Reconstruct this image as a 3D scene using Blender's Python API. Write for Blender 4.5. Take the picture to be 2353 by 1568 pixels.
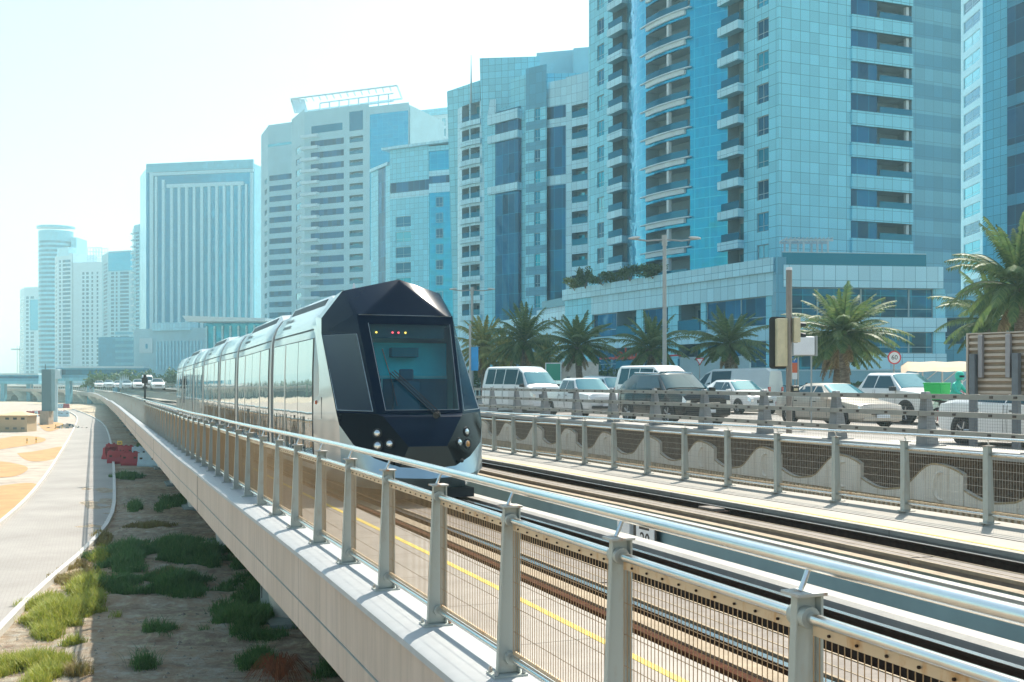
import bpy, bmesh, math, random
from mathutils import Vector, Matrix
random.seed(7)
R = math.radians
scene = bpy.context.scene
for o in list(bpy.data.objects): bpy.data.objects.remove(o)
# ---------------------------------------------------------------- camera
EYE, FPX, HOR, CX = 1.9, 2500.0, 880.0, 1176.5      # reference raster 2353 x 1568
cam_d = bpy.data.cameras.new('camera'); cam = bpy.data.objects.new('camera', cam_d)
scene.collection.objects.link(cam); scene.camera = cam
cam.location = (0, 0, EYE); cam.rotation_euler = (R(90), 0, 0)
cam_d.sensor_width = 36; cam_d.lens = 36*FPX/2353; cam_d.shift_y = (HOR-784)/2353
cam_d.clip_start = .05; cam_d.clip_end = 9000
# ---------------------------------------------------------------- sky, sun, exposure
SUN_AZ, SUN_EL = R(25), R(51)                        # azimuth clockwise from the view direction
w = bpy.data.worlds.new('World'); scene.world = w; w.use_nodes = True
nt = w.node_tree; nt.nodes.clear()
sky = nt.nodes.new('ShaderNodeTexSky'); sky.sky_type = 'NISHITA'; sky.sun_disc = False
sky.sun_elevation = SUN_EL; sky.sun_rotation = SUN_AZ
sky.air_density = 1.3; sky.dust_density = 1.5; sky.ozone_density = 2.0; sky.altitude = 0
hs = nt.nodes.new('ShaderNodeMix'); hs.data_type = 'RGBA'; hs.blend_type = 'MULTIPLY'; hs.inputs[0].default_value = 1
hs.inputs[7].default_value = (1.08, 1.05, .95, 1)
bg = nt.nodes.new('ShaderNodeBackground'); bg.inputs[1].default_value = .086
ow = nt.nodes.new('ShaderNodeOutputWorld')
nt.links.new(sky.outputs[0], hs.inputs[6]); nt.links.new(hs.outputs[2], bg.inputs[0]); nt.links.new(bg.outputs[0], ow.inputs[0])
sd = bpy.data.lights.new('sun', 'SUN'); so = bpy.data.objects.new('sun', sd); scene.collection.objects.link(so)
sd.energy = 3.9; sd.angle = R(.6); sd.color = (1, .93, .82)
sdir = Vector((math.sin(SUN_AZ)*math.cos(SUN_EL), math.cos(SUN_AZ)*math.cos(SUN_EL), math.sin(SUN_EL)))
so.rotation_euler = (-sdir).to_track_quat('-Z', 'Y').to_euler(); so.location = sdir*50
scene.view_settings.view_transform = 'Standard'; scene.view_settings.look = 'None'
scene.view_settings.exposure = 1.18; scene.view_settings.gamma = 1
scene.cycles.use_denoising = True; scene.cycles.max_bounces = 7; scene.cycles.volume_bounces = 1
scene.cycles.transparent_max_bounces = 24; scene.cycles.caustics_reflective = False; scene.cycles.caustics_refractive = False
# ---------------------------------------------------------------- materials
def srgb(h):
    c = [int(h[i:i+2], 16)/255 for i in (0, 2, 4)]
    return tuple(((x/12.92) if x <= .04045 else ((x+.055)/1.055)**2.4) for x in c)+(1,)
MATS = {}
class N:
    """tiny node helper"""
    def __init__(s, name):
        s.m = bpy.data.materials.new(name); s.m.use_nodes = True; s.t = s.m.node_tree; s.t.nodes.clear()
        s.out = s.t.nodes.new('ShaderNodeOutputMaterial'); s.p = s.t.nodes.new('ShaderNodeBsdfPrincipled')
        s.t.links.new(s.p.outputs[0], s.out.inputs[0])
    def n(s, typ, **k):
        x = s.t.nodes.new(typ)
        for a, b in k.items(): setattr(x, a, b)
        return x
    def L(s, a, b): s.t.links.new(a, b)
    def math(s, op, a, b=None, c=None):
        x = s.n('ShaderNodeMath', operation=op)
        for i, v in enumerate((a, b, c)):
            if v is None: continue
            if isinstance(v, (int, float)): x.inputs[i].default_value = v
            else: s.L(v, x.inputs[i])
        return x.outputs[0]
    def mix(s, f, a, b, blend='MIX'):
        x = s.n('ShaderNodeMix', data_type='RGBA', blend_type=blend)
        for i, v in ((0, f), (6, a), (7, b)):
            if isinstance(v, (int, float, tuple)): x.inputs[i].default_value = v
            else: s.L(v, x.inputs[i])
        return x.outputs[2]
    def noise(s, scale, detail=4, vec=None, stretch=None, rough=.6):
        x = s.n('ShaderNodeTexNoise'); x.inputs['Scale'].default_value = scale; x.inputs['Detail'].default_value = detail
        x.inputs['Roughness'].default_value = rough
        g = vec or s.pos()
        if stretch:
            mp = s.n('ShaderNodeMapping'); mp.inputs['Scale'].default_value = stretch
            if len(stretch) and hasattr(s, 'rot'): mp.inputs['Rotation'].default_value = s.rot
            s.L(g, mp.inputs[0]); g = mp.outputs[0]
        s.L(g, x.inputs['Vector']); return x.outputs[0]
    def pos(s): return s.n('ShaderNodeNewGeometry').outputs['Position']
    def ramp(s, f, stops):
        x = s.n('ShaderNodeValToRGB'); e = x.color_ramp.elements
        while len(e) < len(stops): e.new(.5)
        for i, (p, c) in enumerate(stops): e[i].position = p; e[i].color = c if len(c) == 4 else c+(1,)
        s.L(f, x.inputs[0]); return x.outputs[0]
    def bump(s, h, dist=.02, strength=.5):
        b = s.n('ShaderNodeBump'); b.inputs['Distance'].default_value = dist; b.inputs['Strength'].default_value = strength
        s.L(h, b.inputs['Height']); s.L(b.outputs[0], s.p.inputs['Normal'])
    def wallu(s):
        """horizontal coordinate along any vertical wall, and z"""
        g = s.n('ShaderNodeNewGeometry'); cr = s.n('ShaderNodeVectorMath', operation='CROSS_PRODUCT'); cr.inputs[0].default_value = (0, 0, 1)
        s.L(g.outputs['True Normal'], cr.inputs[1]); d = s.n('ShaderNodeVectorMath', operation='DOT_PRODUCT')
        s.L(cr.outputs[0], d.inputs[0]); s.L(g.outputs['Position'], d.inputs[1])
        sp = s.n('ShaderNodeSeparateXYZ'); s.L(g.outputs['Position'], sp.inputs[0])
        return d.outputs['Value'], sp.outputs[2]
    def lines(s, v, period, wd, off=0):
        f = s.math('FRACT', s.math('DIVIDE', s.math('ADD', v, off+1000*period), period))
        return s.math('LESS_THAN', f, wd/period)
def mat(name, col, rough=.6, metal=0, var=.12, scale=3, bump=0, spec=.5, coat=0, bscale=30):
    if name in MATS: return MATS[name]
    c = srgb(col) if isinstance(col, str) else col
    s = N(name); nz = s.noise(scale, 5)
    lo = tuple(x*(1-var) for x in c[:3])+(1,); hi = tuple(min(1, x*(1+var)) for x in c[:3])+(1,)
    s.L(s.ramp(nz, [(.3, lo), (.7, hi)]), s.p.inputs['Base Color'])
    s.p.inputs['Roughness'].default_value = rough; s.p.inputs['Metallic'].default_value = metal
    s.p.inputs['Specular IOR Level'].default_value = spec; s.p.inputs['Coat Weight'].default_value = coat
    s.p.inputs['Coat Roughness'].default_value = .05
    if bump: s.bump(s.noise(bscale, 4), .01, bump)
    MATS[name] = s.m; return s.m
# ---------------------------------------------------------------- mesh builder
col = scene.collection
class MB:
    def __init__(s): s.v = []; s.f = []; s.mi = []
    def add(s, vs, fs, mi=0):
        b = len(s.v); s.v += [tuple(v) for v in vs]; s.f += [tuple(b+i for i in f) for f in fs]; s.mi += [mi]*len(fs)
        return s
    def quad(s, a, b, c, d, mi=0): return s.add((a, b, c, d), ((0, 1, 2, 3),), mi)
    def poly(s, ps, mi=0): return s.add(ps, (tuple(range(len(ps))),), mi)
    def box(s, x0, x1, y0, y1, z0, z1, mi=0):
        return s.hexa([(x0, y0), (x1, y0), (x1, y1), (x0, y1)], z0, z1, mi)
    def hexa(s, xy, z0, z1, mi=0, top=None):
        n = len(xy); t = top or xy
        return s.add([(x, y, z0) for x, y in xy]+[(x, y, z1) for x, y in t],
                     [tuple(range(n))[::-1], tuple(range(n, 2*n))]+[(i, (i+1) % n, n+(i+1) % n, n+i) for i in range(n)], mi)
    def slab8(s, p, mi=0):  # 8 corners: bottom 4, top 4
        return s.add(p, [(3, 2, 1, 0), (4, 5, 6, 7), (0, 1, 5, 4), (1, 2, 6, 5), (2, 3, 7, 6), (3, 0, 4, 7)], mi)
    def tube(s, pts, r, seg=8, mi=0, cap=True):
        pts = [Vector(p) for p in pts]; n = len(pts); rs = r if isinstance(r, (list, tuple)) else [r]*n; rings = []
        prev = None
        for i, p in enumerate(pts):
            d = (pts[min(i+1, n-1)]-pts[max(i-1, 0)]).normalized()
            if prev is None:
                a = Vector((0, 0, 1)) if abs(d.z) < .9 else Vector((1, 0, 0)); u = d.cross(a).normalized()
            else: u = (prev-d*prev.dot(d)).normalized()
            prev = u; v = d.cross(u)
            rings.append([p+(u*math.cos(2*math.pi*k/seg)+v*math.sin(2*math.pi*k/seg))*rs[i] for k in range(seg)])
        vs = [q for ring in rings for q in ring]; fs = []
        for i in range(n-1):
            for k in range(seg):
                a = i*seg+k; b = i*seg+(k+1) % seg; fs.append((a, b, b+seg, a+seg))
        if cap: fs += [tuple(range(seg))[::-1], tuple((n-1)*seg+k for k in range(seg))]
        return s.add(vs, fs, mi)
    def lathe(s, prof, c, axis='z', seg=24, mi=0):   # prof [(r,h)]
        vs = []; n = len(prof)
        for k in range(seg):
            a = 2*math.pi*k/seg; ca, sa = math.cos(a), math.sin(a)
            for r, h in prof:
                q = {'z': (r*ca, r*sa, h), 'y': (r*ca, h, r*sa), 'x': (h, r*ca, r*sa)}[axis]
                vs.append((c[0]+q[0], c[1]+q[1], c[2]+q[2]))
        fs = [(k*n+i, ((k+1) % seg)*n+i, ((k+1) % seg)*n+i+1, k*n+i+1) for k in range(seg) for i in range(n-1)]
        return s.add(vs, fs, mi)
    def loft(s, rings, closed=True, caps=True, mi=0):
        n = len(rings[0]); vs = [p for r in rings for p in r]; fs = []
        for i in range(len(rings)-1):
            for k in range(n if closed else n-1):
                a = i*n+k; b = i*n+(k+1) % n; fs.append((a, b, b+n, a+n))
        if caps and closed: fs += [tuple(range(n))[::-1], tuple((len(rings)-1)*n+k for k in range(n))]
        return s.add(vs, fs, mi)
    def merge(s, o):
        b = len(s.v); s.v += o.v; s.f += [tuple(b+i for i in f) for f in o.f]; s.mi += o.mi; return s
    def build(s, name, m, parent=None, smooth=False, angle=35, bevel=0, recalc=True, bseg=2):
        if parent is not None:
            r = parent
            while r.parent: r = r.parent
            off = r.location
        else: off = Vector((0, 0, 0))
        me = bpy.data.meshes.new(name); me.from_pydata([(v[0]-off[0], v[1]-off[1], v[2]-off[2]) for v in s.v], [], s.f)
        for q in (m if isinstance(m, (list, tuple)) else [m]): me.materials.append(q)
        me.polygons.foreach_set('material_index', s.mi)
        if recalc:
            b = bmesh.new(); b.from_mesh(me); bmesh.ops.remove_doubles(b, verts=b.verts, dist=.00005)
            bmesh.ops.recalc_face_normals(b, faces=b.faces); b.to_mesh(me); b.free()
        if smooth:
            me.polygons.foreach_set('use_smooth', [True]*len(me.polygons)); me.set_sharp_from_angle(angle=R(angle))
        me.update(); o = bpy.data.objects.new(name, me); col.objects.link(o)
        if parent is not None: o.parent = parent
        if bevel:
            b = o.modifiers.new('bevel', 'BEVEL'); b.width = bevel; b.segments = bseg; b.limit_method = 'ANGLE'; b.angle_limit = R(28)
            b.harden_normals = False
        return o
def tag(o, label=None, cat=None, group=None, kind=None):
    if label: o['label'] = label
    if cat: o['category'] = cat
    if group: o['group'] = group
    if kind: o['kind'] = kind
    return o
def thing(name, label, cat, loc=(0, 0, 0), group=None):
    o = bpy.data.objects.new(name, None); col.objects.link(o); o.location = loc; o.empty_display_size = .2
    return tag(o, label, cat, group)
def copy_tree(o, parent=None):
    c = o.copy(); col.objects.link(c)
    if parent is not None: c.parent = parent
    for ch in list(o.children): copy_tree(ch, c)
    return c
# ---------------------------------------------------------------- frames
CS, SN = .933, .36
def smooth_lerp(t, pts):
    if t <= pts[0][0]: return pts[0][1]
    for (a, x), (b, y) in zip(pts, pts[1:]):
        if t <= b:
            f = (t-a)/(b-a); f = f*f*(3-2*f); return x+(y-x)*f
    return pts[-1][1]
DROP = [(10, 0), (24, -.09), (33, -.15), (60, -.2), (100, -.25), (140, -.4), (195, -.85), (285, -1.4), (318, -.7), (350, .1), (470, .8)]
def drop(s): return smooth_lerp(s, DROP)
def bend(s): return -.0026*(s-280)**2 if s > 280 else 0
def P(s, n, z, d=True):
    n2 = n+bend(s)
    return Vector((CS*n2-SN*s, SN*n2+CS*s, z+(drop(s)+(-.1*(n-7)/5 if n > 7 else 0) if d else 0)))
def PX(x, y, z):
    """world point on the level z seen at reference raster (x, y)"""
    Y = (EYE-z)*FPX/(y-HOR); return Vector(((x-CX)*Y/FPX, Y, z))
def AT(x, y, Y): return Vector(((x-CX)*Y/FPX, Y, EYE-(y-HOR)*Y/FPX))
def extr(mb, prof, ss, mi=0, d=True, closed=True, f=None):
    """extrude a cross-section [(n,z)] along the track"""
    f = f or P
    return mb.loft([[f(s, n, z, d) for n, z in prof] for s in ss], closed=closed, caps=closed, mi=mi)
def rect(n0, n1, z0, z1): return [(n0, z0), (n1, z0), (n1, z1), (n0, z1)]
def srange(a, b, step):
    k = max(1, round((b-a)/step)); return [a+(b-a)*i/k for i in range(k+1)]
LONG = srange(-8, 60, 2)+srange(62.5, 200, 2.5)+srange(204, 470, 4)
MID = srange(-8, 80, 2)
# ================================================================ SETTING: ground, roads, viaduct
def sn_nodes(s):
    g = s.pos(); out = []
    for v in ((-SN, CS, 0), (CS, SN, 0)):
        d = s.n('ShaderNodeVectorMath', operation='DOT_PRODUCT'); s.L(g, d.inputs[0]); d.inputs[1].default_value = v; out.append(d.outputs['Value'])
    return out
def ground_mat():
    s = N('sandy_ground'); a = s.noise(.16, 8, rough=.7); b = s.noise(2.6, 10, rough=.78); s.rot = (0, 0, R(-8))
    c = s.noise(.55, 6, stretch=(.3, 1.6, 1), rough=.7)
    base = s.ramp(a, [(.38, (.66, .49, .33)), (.52, (.78, .65, .50)), (.64, (.62, .46, .31))])
    base = s.mix(s.math('MULTIPLY', s.math('GREATER_THAN', c, .52), .22), base, (.23, .185, .14, 1))
    col_ = s.mix(.8, base, s.ramp(b, [(.36, (.27, .27, .27)), (.5, (.5, .5, .5)), (.64, (.95, .93, .9))]), 'OVERLAY')
    s.L(col_, s.p.inputs['Base Color']); s.p.inputs['Roughness'].default_value = .95; s.p.inputs['Specular IOR Level'].default_value = .15
    s.bump(s.math('ADD', b, s.math('MULTIPLY', c, 1.5)), .5, 1); return s.m
def paver_mat():
    s = N('pavers'); u, v = sn_nodes(s); br = s.n('ShaderNodeTexBrick'); cb = s.n('ShaderNodeCombineXYZ'); s.L(u, cb.inputs[0]); s.L(v, cb.inputs[1]); s.L(cb.outputs[0], br.inputs[0])
    br.inputs['Scale'].default_value = 1; br.inputs['Brick Width'].default_value = .22; br.inputs['Row Height'].default_value = .11; br.inputs['Mortar Size'].default_value = .012
    br.inputs['Color1'].default_value = (.35, .325, .295, 1); br.inputs['Color2'].default_value = (.335, .31, .285, 1); br.inputs['Mortar'].default_value = (.315, .29, .265, 1)
    n = s.noise(.35, 6); s.L(s.mix(.5, br.outputs[0], s.ramp(n, [(.3, (.35, .34, .33)), (.7, (.6, .6, .6))]), 'OVERLAY'), s.p.inputs['Base Color'])
    s.p.inputs['Roughness'].default_value = .85; return s.m
def walk_mat(name, base, tr=1.5):
    s = N(name); u, v = sn_nodes(s); n = s.noise(2.2, 8, rough=.7); n2 = s.noise(.5, 4)
    c = s.ramp(n, [(.3, tuple(x*.8 for x in base)), (.7, tuple(min(1, x*1.12) for x in base))])
    c = s.mix(s.math('MULTIPLY', n2, .3), c, tuple(x*.62 for x in base)+(1,))
    j = s.lines(u, tr, .012); c = s.mix(j, c, (.07, .065, .06, 1))
    s.L(c, s.p.inputs['Base Color']); s.p.inputs['Roughness'].default_value = .8; s.bump(n, .01, .3); return s.m
def steel_mat(name, col_, rust, rough=.4, metal=.8, sc=6):
    s = N(name); n = s.noise(sc, 6, stretch=(1, 1, .4)); f = s.ramp(n, [(.52, (0, 0, 0)), (.68, (1, 1, 1))])
    s.L(s.mix(f, col_+(1,), rust+(1,)), s.p.inputs['Base Color']); s.p.inputs['Metallic'].default_value = metal; s.p.inputs['Roughness'].default_value = rough
    s.bump(n, .005, .2); return s.m
M = {}
M['ground'] = ground_mat(); M['pavers'] = paver_mat()
M['walk'] = walk_mat('walkway_concrete', (.40, .355, .305)); M['walk2'] = walk_mat('far_walkway_concrete', (.40, .37, .32), 3)
M['curb'] = mat('white_curb', (.44, .445, .44), .55, var=.06, scale=8, bump=.1)
def fascia_mat():
    s = N('fascia_concrete'); u, v = sn_nodes(s); n = s.noise(.9, 6, stretch=(1, 1, .35)); n2 = s.noise(9, 5, stretch=(1, 1, .08))
    c = s.ramp(n, [(.3, (.53, .44, .37)), (.7, (.63, .53, .46))]); c = s.mix(s.ramp(n2, [(.42, (0, 0, 0)), (.75, (.6, .6, .6))]), c, (.36, .31, .27, 1)); j = s.lines(u, 6.3, .02); c = s.mix(j, c, (.25, .21, .18, 1))
    s.L(c, s.p.inputs['Base Color']); s.p.inputs['Roughness'].default_value = .6; return s.m
M['fascia'] = fascia_mat()
M['conc'] = mat('deck_concrete', (.34, .315, .275), .8, var=.22, scale=1.5, bump=.3)
M['conc_d'] = mat('girder_concrete', (.36, .345, .32), .8, var=.15, scale=.6, bump=.2)
M['conc_g'] = mat('grey_concrete', (.24, .30, .30), .75, var=.2, scale=2.5, bump=.2)
M['conc_w'] = mat('pale_upstand', (.40, .375, .335), .7, var=.1, scale=3, bump=.3)
M['trackbed'] = mat('track_bed', (.07, .06, .05), .95, var=.5, scale=3, bump=.5, spec=.1)
M['rust'] = mat('rust_channel', (.075, .028, .014), .9, var=.35, scale=14, bump=.3, spec=.08)
M['railtop'] = mat('polished_rail', (.62, .64, .66), .22, metal=1, var=.06)
M['railside'] = mat('rail_side', (.05, .03, .022), .9, var=.3, scale=10, spec=.1)
M['strip'] = mat('track_strip', (.22, .185, .155), .8, var=.22, scale=5, bump=.3)
M['tan'] = mat('tan_edge', (.34, .26, .17), .8, var=.2, scale=6)
M['yellow'] = mat('yellow_line', (.80, .58, .10), .7, var=.2, scale=9)
M['postpaint'] = steel_mat('post_paint', (.46, .49, .45), (.42, .40, .34), .45, .1, 9)
M['rustedge'] = steel_mat('rusty_plate', (.5, .5, .47), (.45, .19, .07), .55, .3, 14)
M['stainless'] = mat('stainless_tube', (.78, .78, .76), .24, metal=1, var=.05, scale=4)
M['wire'] = mat('mesh_wire', (.42, .28, .16), .45, metal=.6, var=.1)
M['wire2'] = mat('mesh_wire_grey', (.45, .42, .36), .5, metal=.3, var=.1)
M['flat'] = steel_mat('flat_bar', (.66, .52, .36), (.55, .33, .16), .45, .5, 12)
M['black'] = mat('black_rubber', (.02, .022, .025), .7, var=.2)
# ---- ground sheet
g = MB(); g.quad((-6000, -200, -3.9), (6000, -200, -3.9), (6000, 7000, -3.9), (-6000, 7000, -3.9))
tag(g.build('ground', M['ground']), kind='structure')
# ---- paved path
pathL = [(-330, 1470), (0, 1210), (65, 1152), (110, 1095), (140, 1045), (160, 1010), (172, 985), (180, 965), (176, 955), (150, 943)]
pathR = [(-330, 1760), (0, 1448), (52, 1387), (130, 1318), (190, 1270), (242, 1210), (256, 1178), (259, 1150), (259, 1090), (256, 1040), (248, 995), (235, 972), (205, 955), (166, 941)]
def resample(pts, k):
    q = [Vector(p) for p in pts]; L = [0]
    for a, b in zip(q, q[1:]): L.append(L[-1]+(b-a).length)
    out = []; j = 0
    for i in range(k):
        t = L[-1]*i/(k-1)
        while j < len(L)-2 and L[j+1] < t: j += 1
        f = (t-L[j])/(L[j+1]-L[j]); out.append(q[j].lerp(q[j+1], f))
    return out
def smooth_pts(pts, it=2):
    for _ in range(it):
        o = [pts[0]]
        for a, b in zip(pts, pts[1:]): a, b = Vector(a), Vector(b); o += [a.lerp(b, .25), a.lerp(b, .75)]
        o.append(pts[-1]); pts = o
    return pts
A_ = resample(smooth_pts([PX(x, y, -3.85) for x, y in pathL]), 60); B_ = resample(smooth_pts([PX(x, y, -3.85) for x, y in pathR]), 60)
mb = MB()
for i in range(59): mb.quad(A_[i], B_[i], B_[i+1], A_[i+1])
tag(mb.build('paved_path', M['pavers']), kind='structure')
mb = MB()
for line, sg in ((B_, 1), (A_, -1)):
    rings = []
    for i, p in enumerate(line):
        t = (line[min(i+1, 59)]-line[max(i-1, 0)]).normalized(); nrm = Vector((t.y, -t.x, 0))*sg
        a, b = p, p+nrm*.16; rings.append([(a.x, a.y, -3.9), (b.x, b.y, -3.9), (b.x, b.y, -3.72), (a.x, a.y, -3.72)])
    mb.loft(rings)
tag(mb.build('path_kerb', mat('kerb_white', (.56, .54, .5), .7, var=.1)), kind='structure')
# ---- orange sand patches and pale gravel
sandm = mat('orange_sand', (.47, .27, .12), .95, var=.16, scale=.8, bump=.5); grav = mat('pale_gravel', (.42, .35, .285), .95, var=.25, scale=.9, bump=.8)
def flat_patch(name, pts, z, m):
    ps = smooth_pts([PX(x, y, z) for x, y in pts+[pts[0]]], 2)[:-1]; mb = MB(); mb.poly(ps)
    return tag(mb.build(name, m), kind='structure')
flat_patch('gravel_ground', [(-400, 935), (100, 925), (168, 948), (178, 968), (160, 1015), (60, 1160), (-300, 1420), (-600, 1400)], -3.892, grav)
for q_z, pts in enumerate(([(-90, 1135), (0, 1115), (91, 1107), (78, 1133), (43, 1167), (0, 1193), (-90, 1240)], [(39, 1042), (90, 1036), (151, 1023), (140, 1045), (121, 1057), (80, 1062), (56, 1057)],
            [(-60, 1058), (0, 1059), (52, 1068), (69, 1077), (43, 1094), (0, 1098), (-60, 1100)], [(-60, 1020), (0, 1008), (43, 1001), (85, 1003), (112, 1010), (86, 1020), (0, 1033), (-60, 1042)],
            [(86, 973), (120, 969), (151, 974), (140, 984), (112, 994), (96, 985)], [(-60, 962), (30, 958), (70, 962), (40, 968), (-60, 972)])):
    flat_patch('sand_patch', pts, -3.886+.004*q_z, sandm)
# ---- raised right-hand terrain, road, pavement
mb = MB(); SS = srange(-60, 280, 10)+srange(300, 470, 5)+[600, 900, 1500, 3500]
def Q(s, n, z): # level frame without the viaduct's sag
    n2 = n+(bend(s) if s <= 470 else bend(470)+(s-470)*-.9); return Vector((CS*n2-SN*s, SN*n2+CS*s, z))
def sheet(mb, n0, n1, z, k=1):
    for a, b in zip(SS, SS[1:]): mb.quad(Q(a, n0, z), Q(a, n1, z), Q(b, n1, z), Q(b, n0, z))
sheet(mb, 14.1, 1500, .40)
for a, b in zip(SS, SS[1:]): mb.quad(Q(a, 14.1, -4), Q(a, 14.1, .4), Q(b, 14.1, .4), Q(b, 14.1, -4))
tag(mb.build('terrain', mat('pale_paving', (.42, .39, .34), .9, var=.15, scale=.3)), kind='structure')
def road_mat():
    s = N('asphalt'); n = s.noise(30, 4); n2 = s.noise(.25, 5)
    c = s.ramp(n, [(.3, (.17, .155, .135)), (.7, (.24, .22, .195))]); c = s.mix(s.math('MULTIPLY', n2, .6), c, (.33, .30, .27, 1))
    s.L(c, s.p.inputs['Base Color']); s.p.inputs['Roughness'].default_value = .75; s.bump(n, .01, .3); return s.m
mb = MB(); sheet(mb, 15.3, 30.5, .45); tag(mb.build('road', road_mat()), kind='structure')
mb = MB()
wl = mat('road_paint', (.78, .77, .72), .7, var=.1, scale=5)
for n0 in (15.7, 30.1): sheet(mb, n0, n0+.15, .455)
for n0 in (19.4+1.9, 23.4+1.9):
    s_ = -30
    while s_ < 300: mb.quad(Q(s_, n0, .455), Q(s_, n0+.14, .455), Q(s_+3, n0+.14, .455), Q(s_+3, n0, .455)); s_ += 8
for s0_ in (12.5, 21.5):
    mb.quad(Q(s0_, 15.9, .455), Q(s0_, 30, .455), Q(s0_+.5, 30, .455), Q(s0_+.5, 15.9, .455))
tag(mb.build('road_marking', wl), kind='structure')
mb = MB(); extr(mb, [(30.5, .4), (36.5, .4), (36.5, .58), (30.5, .58)], SS[:28], f=lambda s, n, z, d: Q(s, n, z)); extr(mb, [(14.1, .4), (15.3, .4), (15.3, .58), (14.1, .58)], SS[:28], f=lambda s, n, z, d: Q(s, n, z))
tag(mb.build('pavement', mat('pavement_slabs', (.45, .42, .37), .85, var=.12, scale=2)), kind='structure')

# ---- viaduct: a structure with parts
via = thing('tram_viaduct', 'curving concrete tram viaduct with two track decks and pale fascia', 'viaduct', P(20, 5, 0))
tag(via, kind='structure')
mb = MB(); extr(mb, [(2.22, -.92), (2.42, -.92), (2.42, -.06), (2.22, -.05)], LONG)
for z in (-.62,): pass
mb.build('fascia', M['fascia'], via)
mb = MB()
for s_ in [25.5+19*k for k in range(-1, 20)]:
    a = P(s_, 2.215, 0); mb.slab8([P(s_, 2.215, -.915), P(s_+.04, 2.215, -.915), P(s_+.04, 2.3, -.915), P(s_, 2.3, -.915), P(s_, 2.215, -.02), P(s_+.04, 2.215, -.02), P(s_+.04, 2.3, -.02), P(s_, 2.3, -.02)])
mb.build('joint', M['black'], via)
mb = MB(); extr(mb, [(2.212, -.60), (2.23, -.60), (2.23, -.585), (2.212, -.585)], LONG); mb.build('groove', M['conc_g'], via)
mb = MB(); extr(mb, [(2.16, -.06), (2.17, -.02), (2.21, 0), (2.40, .012), (2.78, .012), (2.78, -.06)], LONG); mb.build('curb', M['curb'], via, smooth=True)
mb = MB(); extr(mb, [(2.42, -.93), (3.3, -1.0), (4.3, -1.5), (4.9, -2.1), (6.5, -2.1), (6.6, -.4), (4.05, -.34), (3.9, -.05), (2.7, -.05)], LONG); mb.build('near_girder', M['conc_d'], via)
mb = MB(); extr(mb, [(2.78, -.048), (3.92, -.048), (3.92, -.044), (2.78, -.044)], LONG); mb.build('near_walkway', M['walk'], via)
mb = MB(); extr(mb, rect(3.55, 3.62, -.0445, -.0405), LONG); mb.build('yellow_line', M['yellow'], via)
mb = MB(); extr(mb, rect(3.95, 4.03, -.36, -.02), MID); mb.build('cable_channel', M['rust'], via)
mb = MB(); extr(mb, rect(7.55, 7.8, -1.6, -.02), LONG)
mb.build('far_fascia', mat('teal_grey_concrete', (.20, .32, .35), .6, var=.12, scale=1.2), via)
mb = MB(); extr(mb, rect(7.52, 7.66, -.02, .015), LONG); mb.build('far_coping', M['conc_w'], via)
mb = MB(); extr(mb, [(7.8, -2.0), (12.3, -1.4), (12.3, -.1), (10.15, -.1), (10.15, -.4), (7.8, -.4)], LONG); mb.build('far_girder', M['conc_d'], via)
mb = MB(); extr(mb, [(10.15, -.4), (12.3, -.4), (12.3, .0), (11.85, .0), (11.8, -.04), (10.15, -.04)], LONG); mb.build('far_walkway', M['walk2'], via)
mb = MB(); extr(mb, rect(10.32, 10.37, -.039, -.034), LONG); mb.build('yellow_line', M['yellow'], via)
mb = MB(); extr(mb, rect(11.0, 11.03, -.039, -.034), LONG); mb.build('handrail_shadow_strip', M['black'], via)  # thin black strip painted in as the handrail's shadow line on the walkway
mb = MB(); extr(mb, rect(4.05, 6.42, -.345, -.325), LONG); extr(mb, rect(7.85, 10.14, -.405, -.38), LONG); mb.build('track_bed', M['trackbed'], via)
mb = MB(); extr(mb, [(6.38, -.38), (6.62, -.9), (6.62, -.09), (6.44, -.09), (6.38, -.12)], LONG); mb.build('central_upstand', M['conc_w'], via)
# segmented concrete upstands and strips beside each rail
def segs(name, n0, n1, z0, z1, m, L, gap, s0=-8, s1=130, big=0):
    mb = MB(); s_ = s0; i = 0
    while s_ < s1:
        e = s_+L
        extr(mb, rect(n0, n1, z0, z1), srange(s_, e, 2)); s_ = e+(gap if i % 3 else gap*(1+big)); i += 1
    return mb.build(name, m, via)
segs('guide_upstand', 4.26, 4.42, -.33, -.12, M['conc'], 5.8, .03, big=20)
segs('guide_upstand', 8.05, 8.2, -.38, -.06, M['conc'], 7.8, .03, s0=-5, big=16)
extr_b = MB(); extr(extr_b, rect(4.255, 4.425, -.12, -.1), LONG[:60]); extr(extr_b, rect(8.045, 8.205, -.06, -.04), LONG[:60]); extr_b.build('upstand_edge', M['tan'], via)
for n0, n1, z1, ge in ((4.74, 5.12, -.11, 1), (8.62, 8.98, -.05, 1)):
    segs('track_strip', n0, n1, -.38, z1, M['strip'], 8.9, .05)
    mb = MB(); extr(mb, rect(n0-.03, n0, z1-.03, z1+.008), MID); extr(mb, rect(n1, n1+.02, z1-.03, z1+.008), MID); extr(mb, rect(n0+.16, n0+.175, z1, z1+.004), MID); mb.build('strip_edge', M['tan'], via)
def rail(n, z):
    prof = [(n-.07, z-.17), (n+.07, z-.17), (n+.07, z-.15), (n+.012, z-.13), (n+.012, z-.04), (n+.035, z-.03), (n+.035, z-.004), (n-.035, z-.004), (n-.035, z-.03), (n-.012, z-.04), (n-.012, z-.13), (n-.07, z-.15)]
    mb = MB(); extr(mb, prof, LONG); r = mb.build('rail', M['railside'], via)
    mb = MB(); extr(mb, rect(n-.034, n+.034, z-.0035, z), LONG); mb.build('rail_head', M['railtop'], r)
for n, z in ((4.6, -.1), (6.0, -.07), (7.98, -.16), (9.82, -.08)): rail(n, z)
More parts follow.
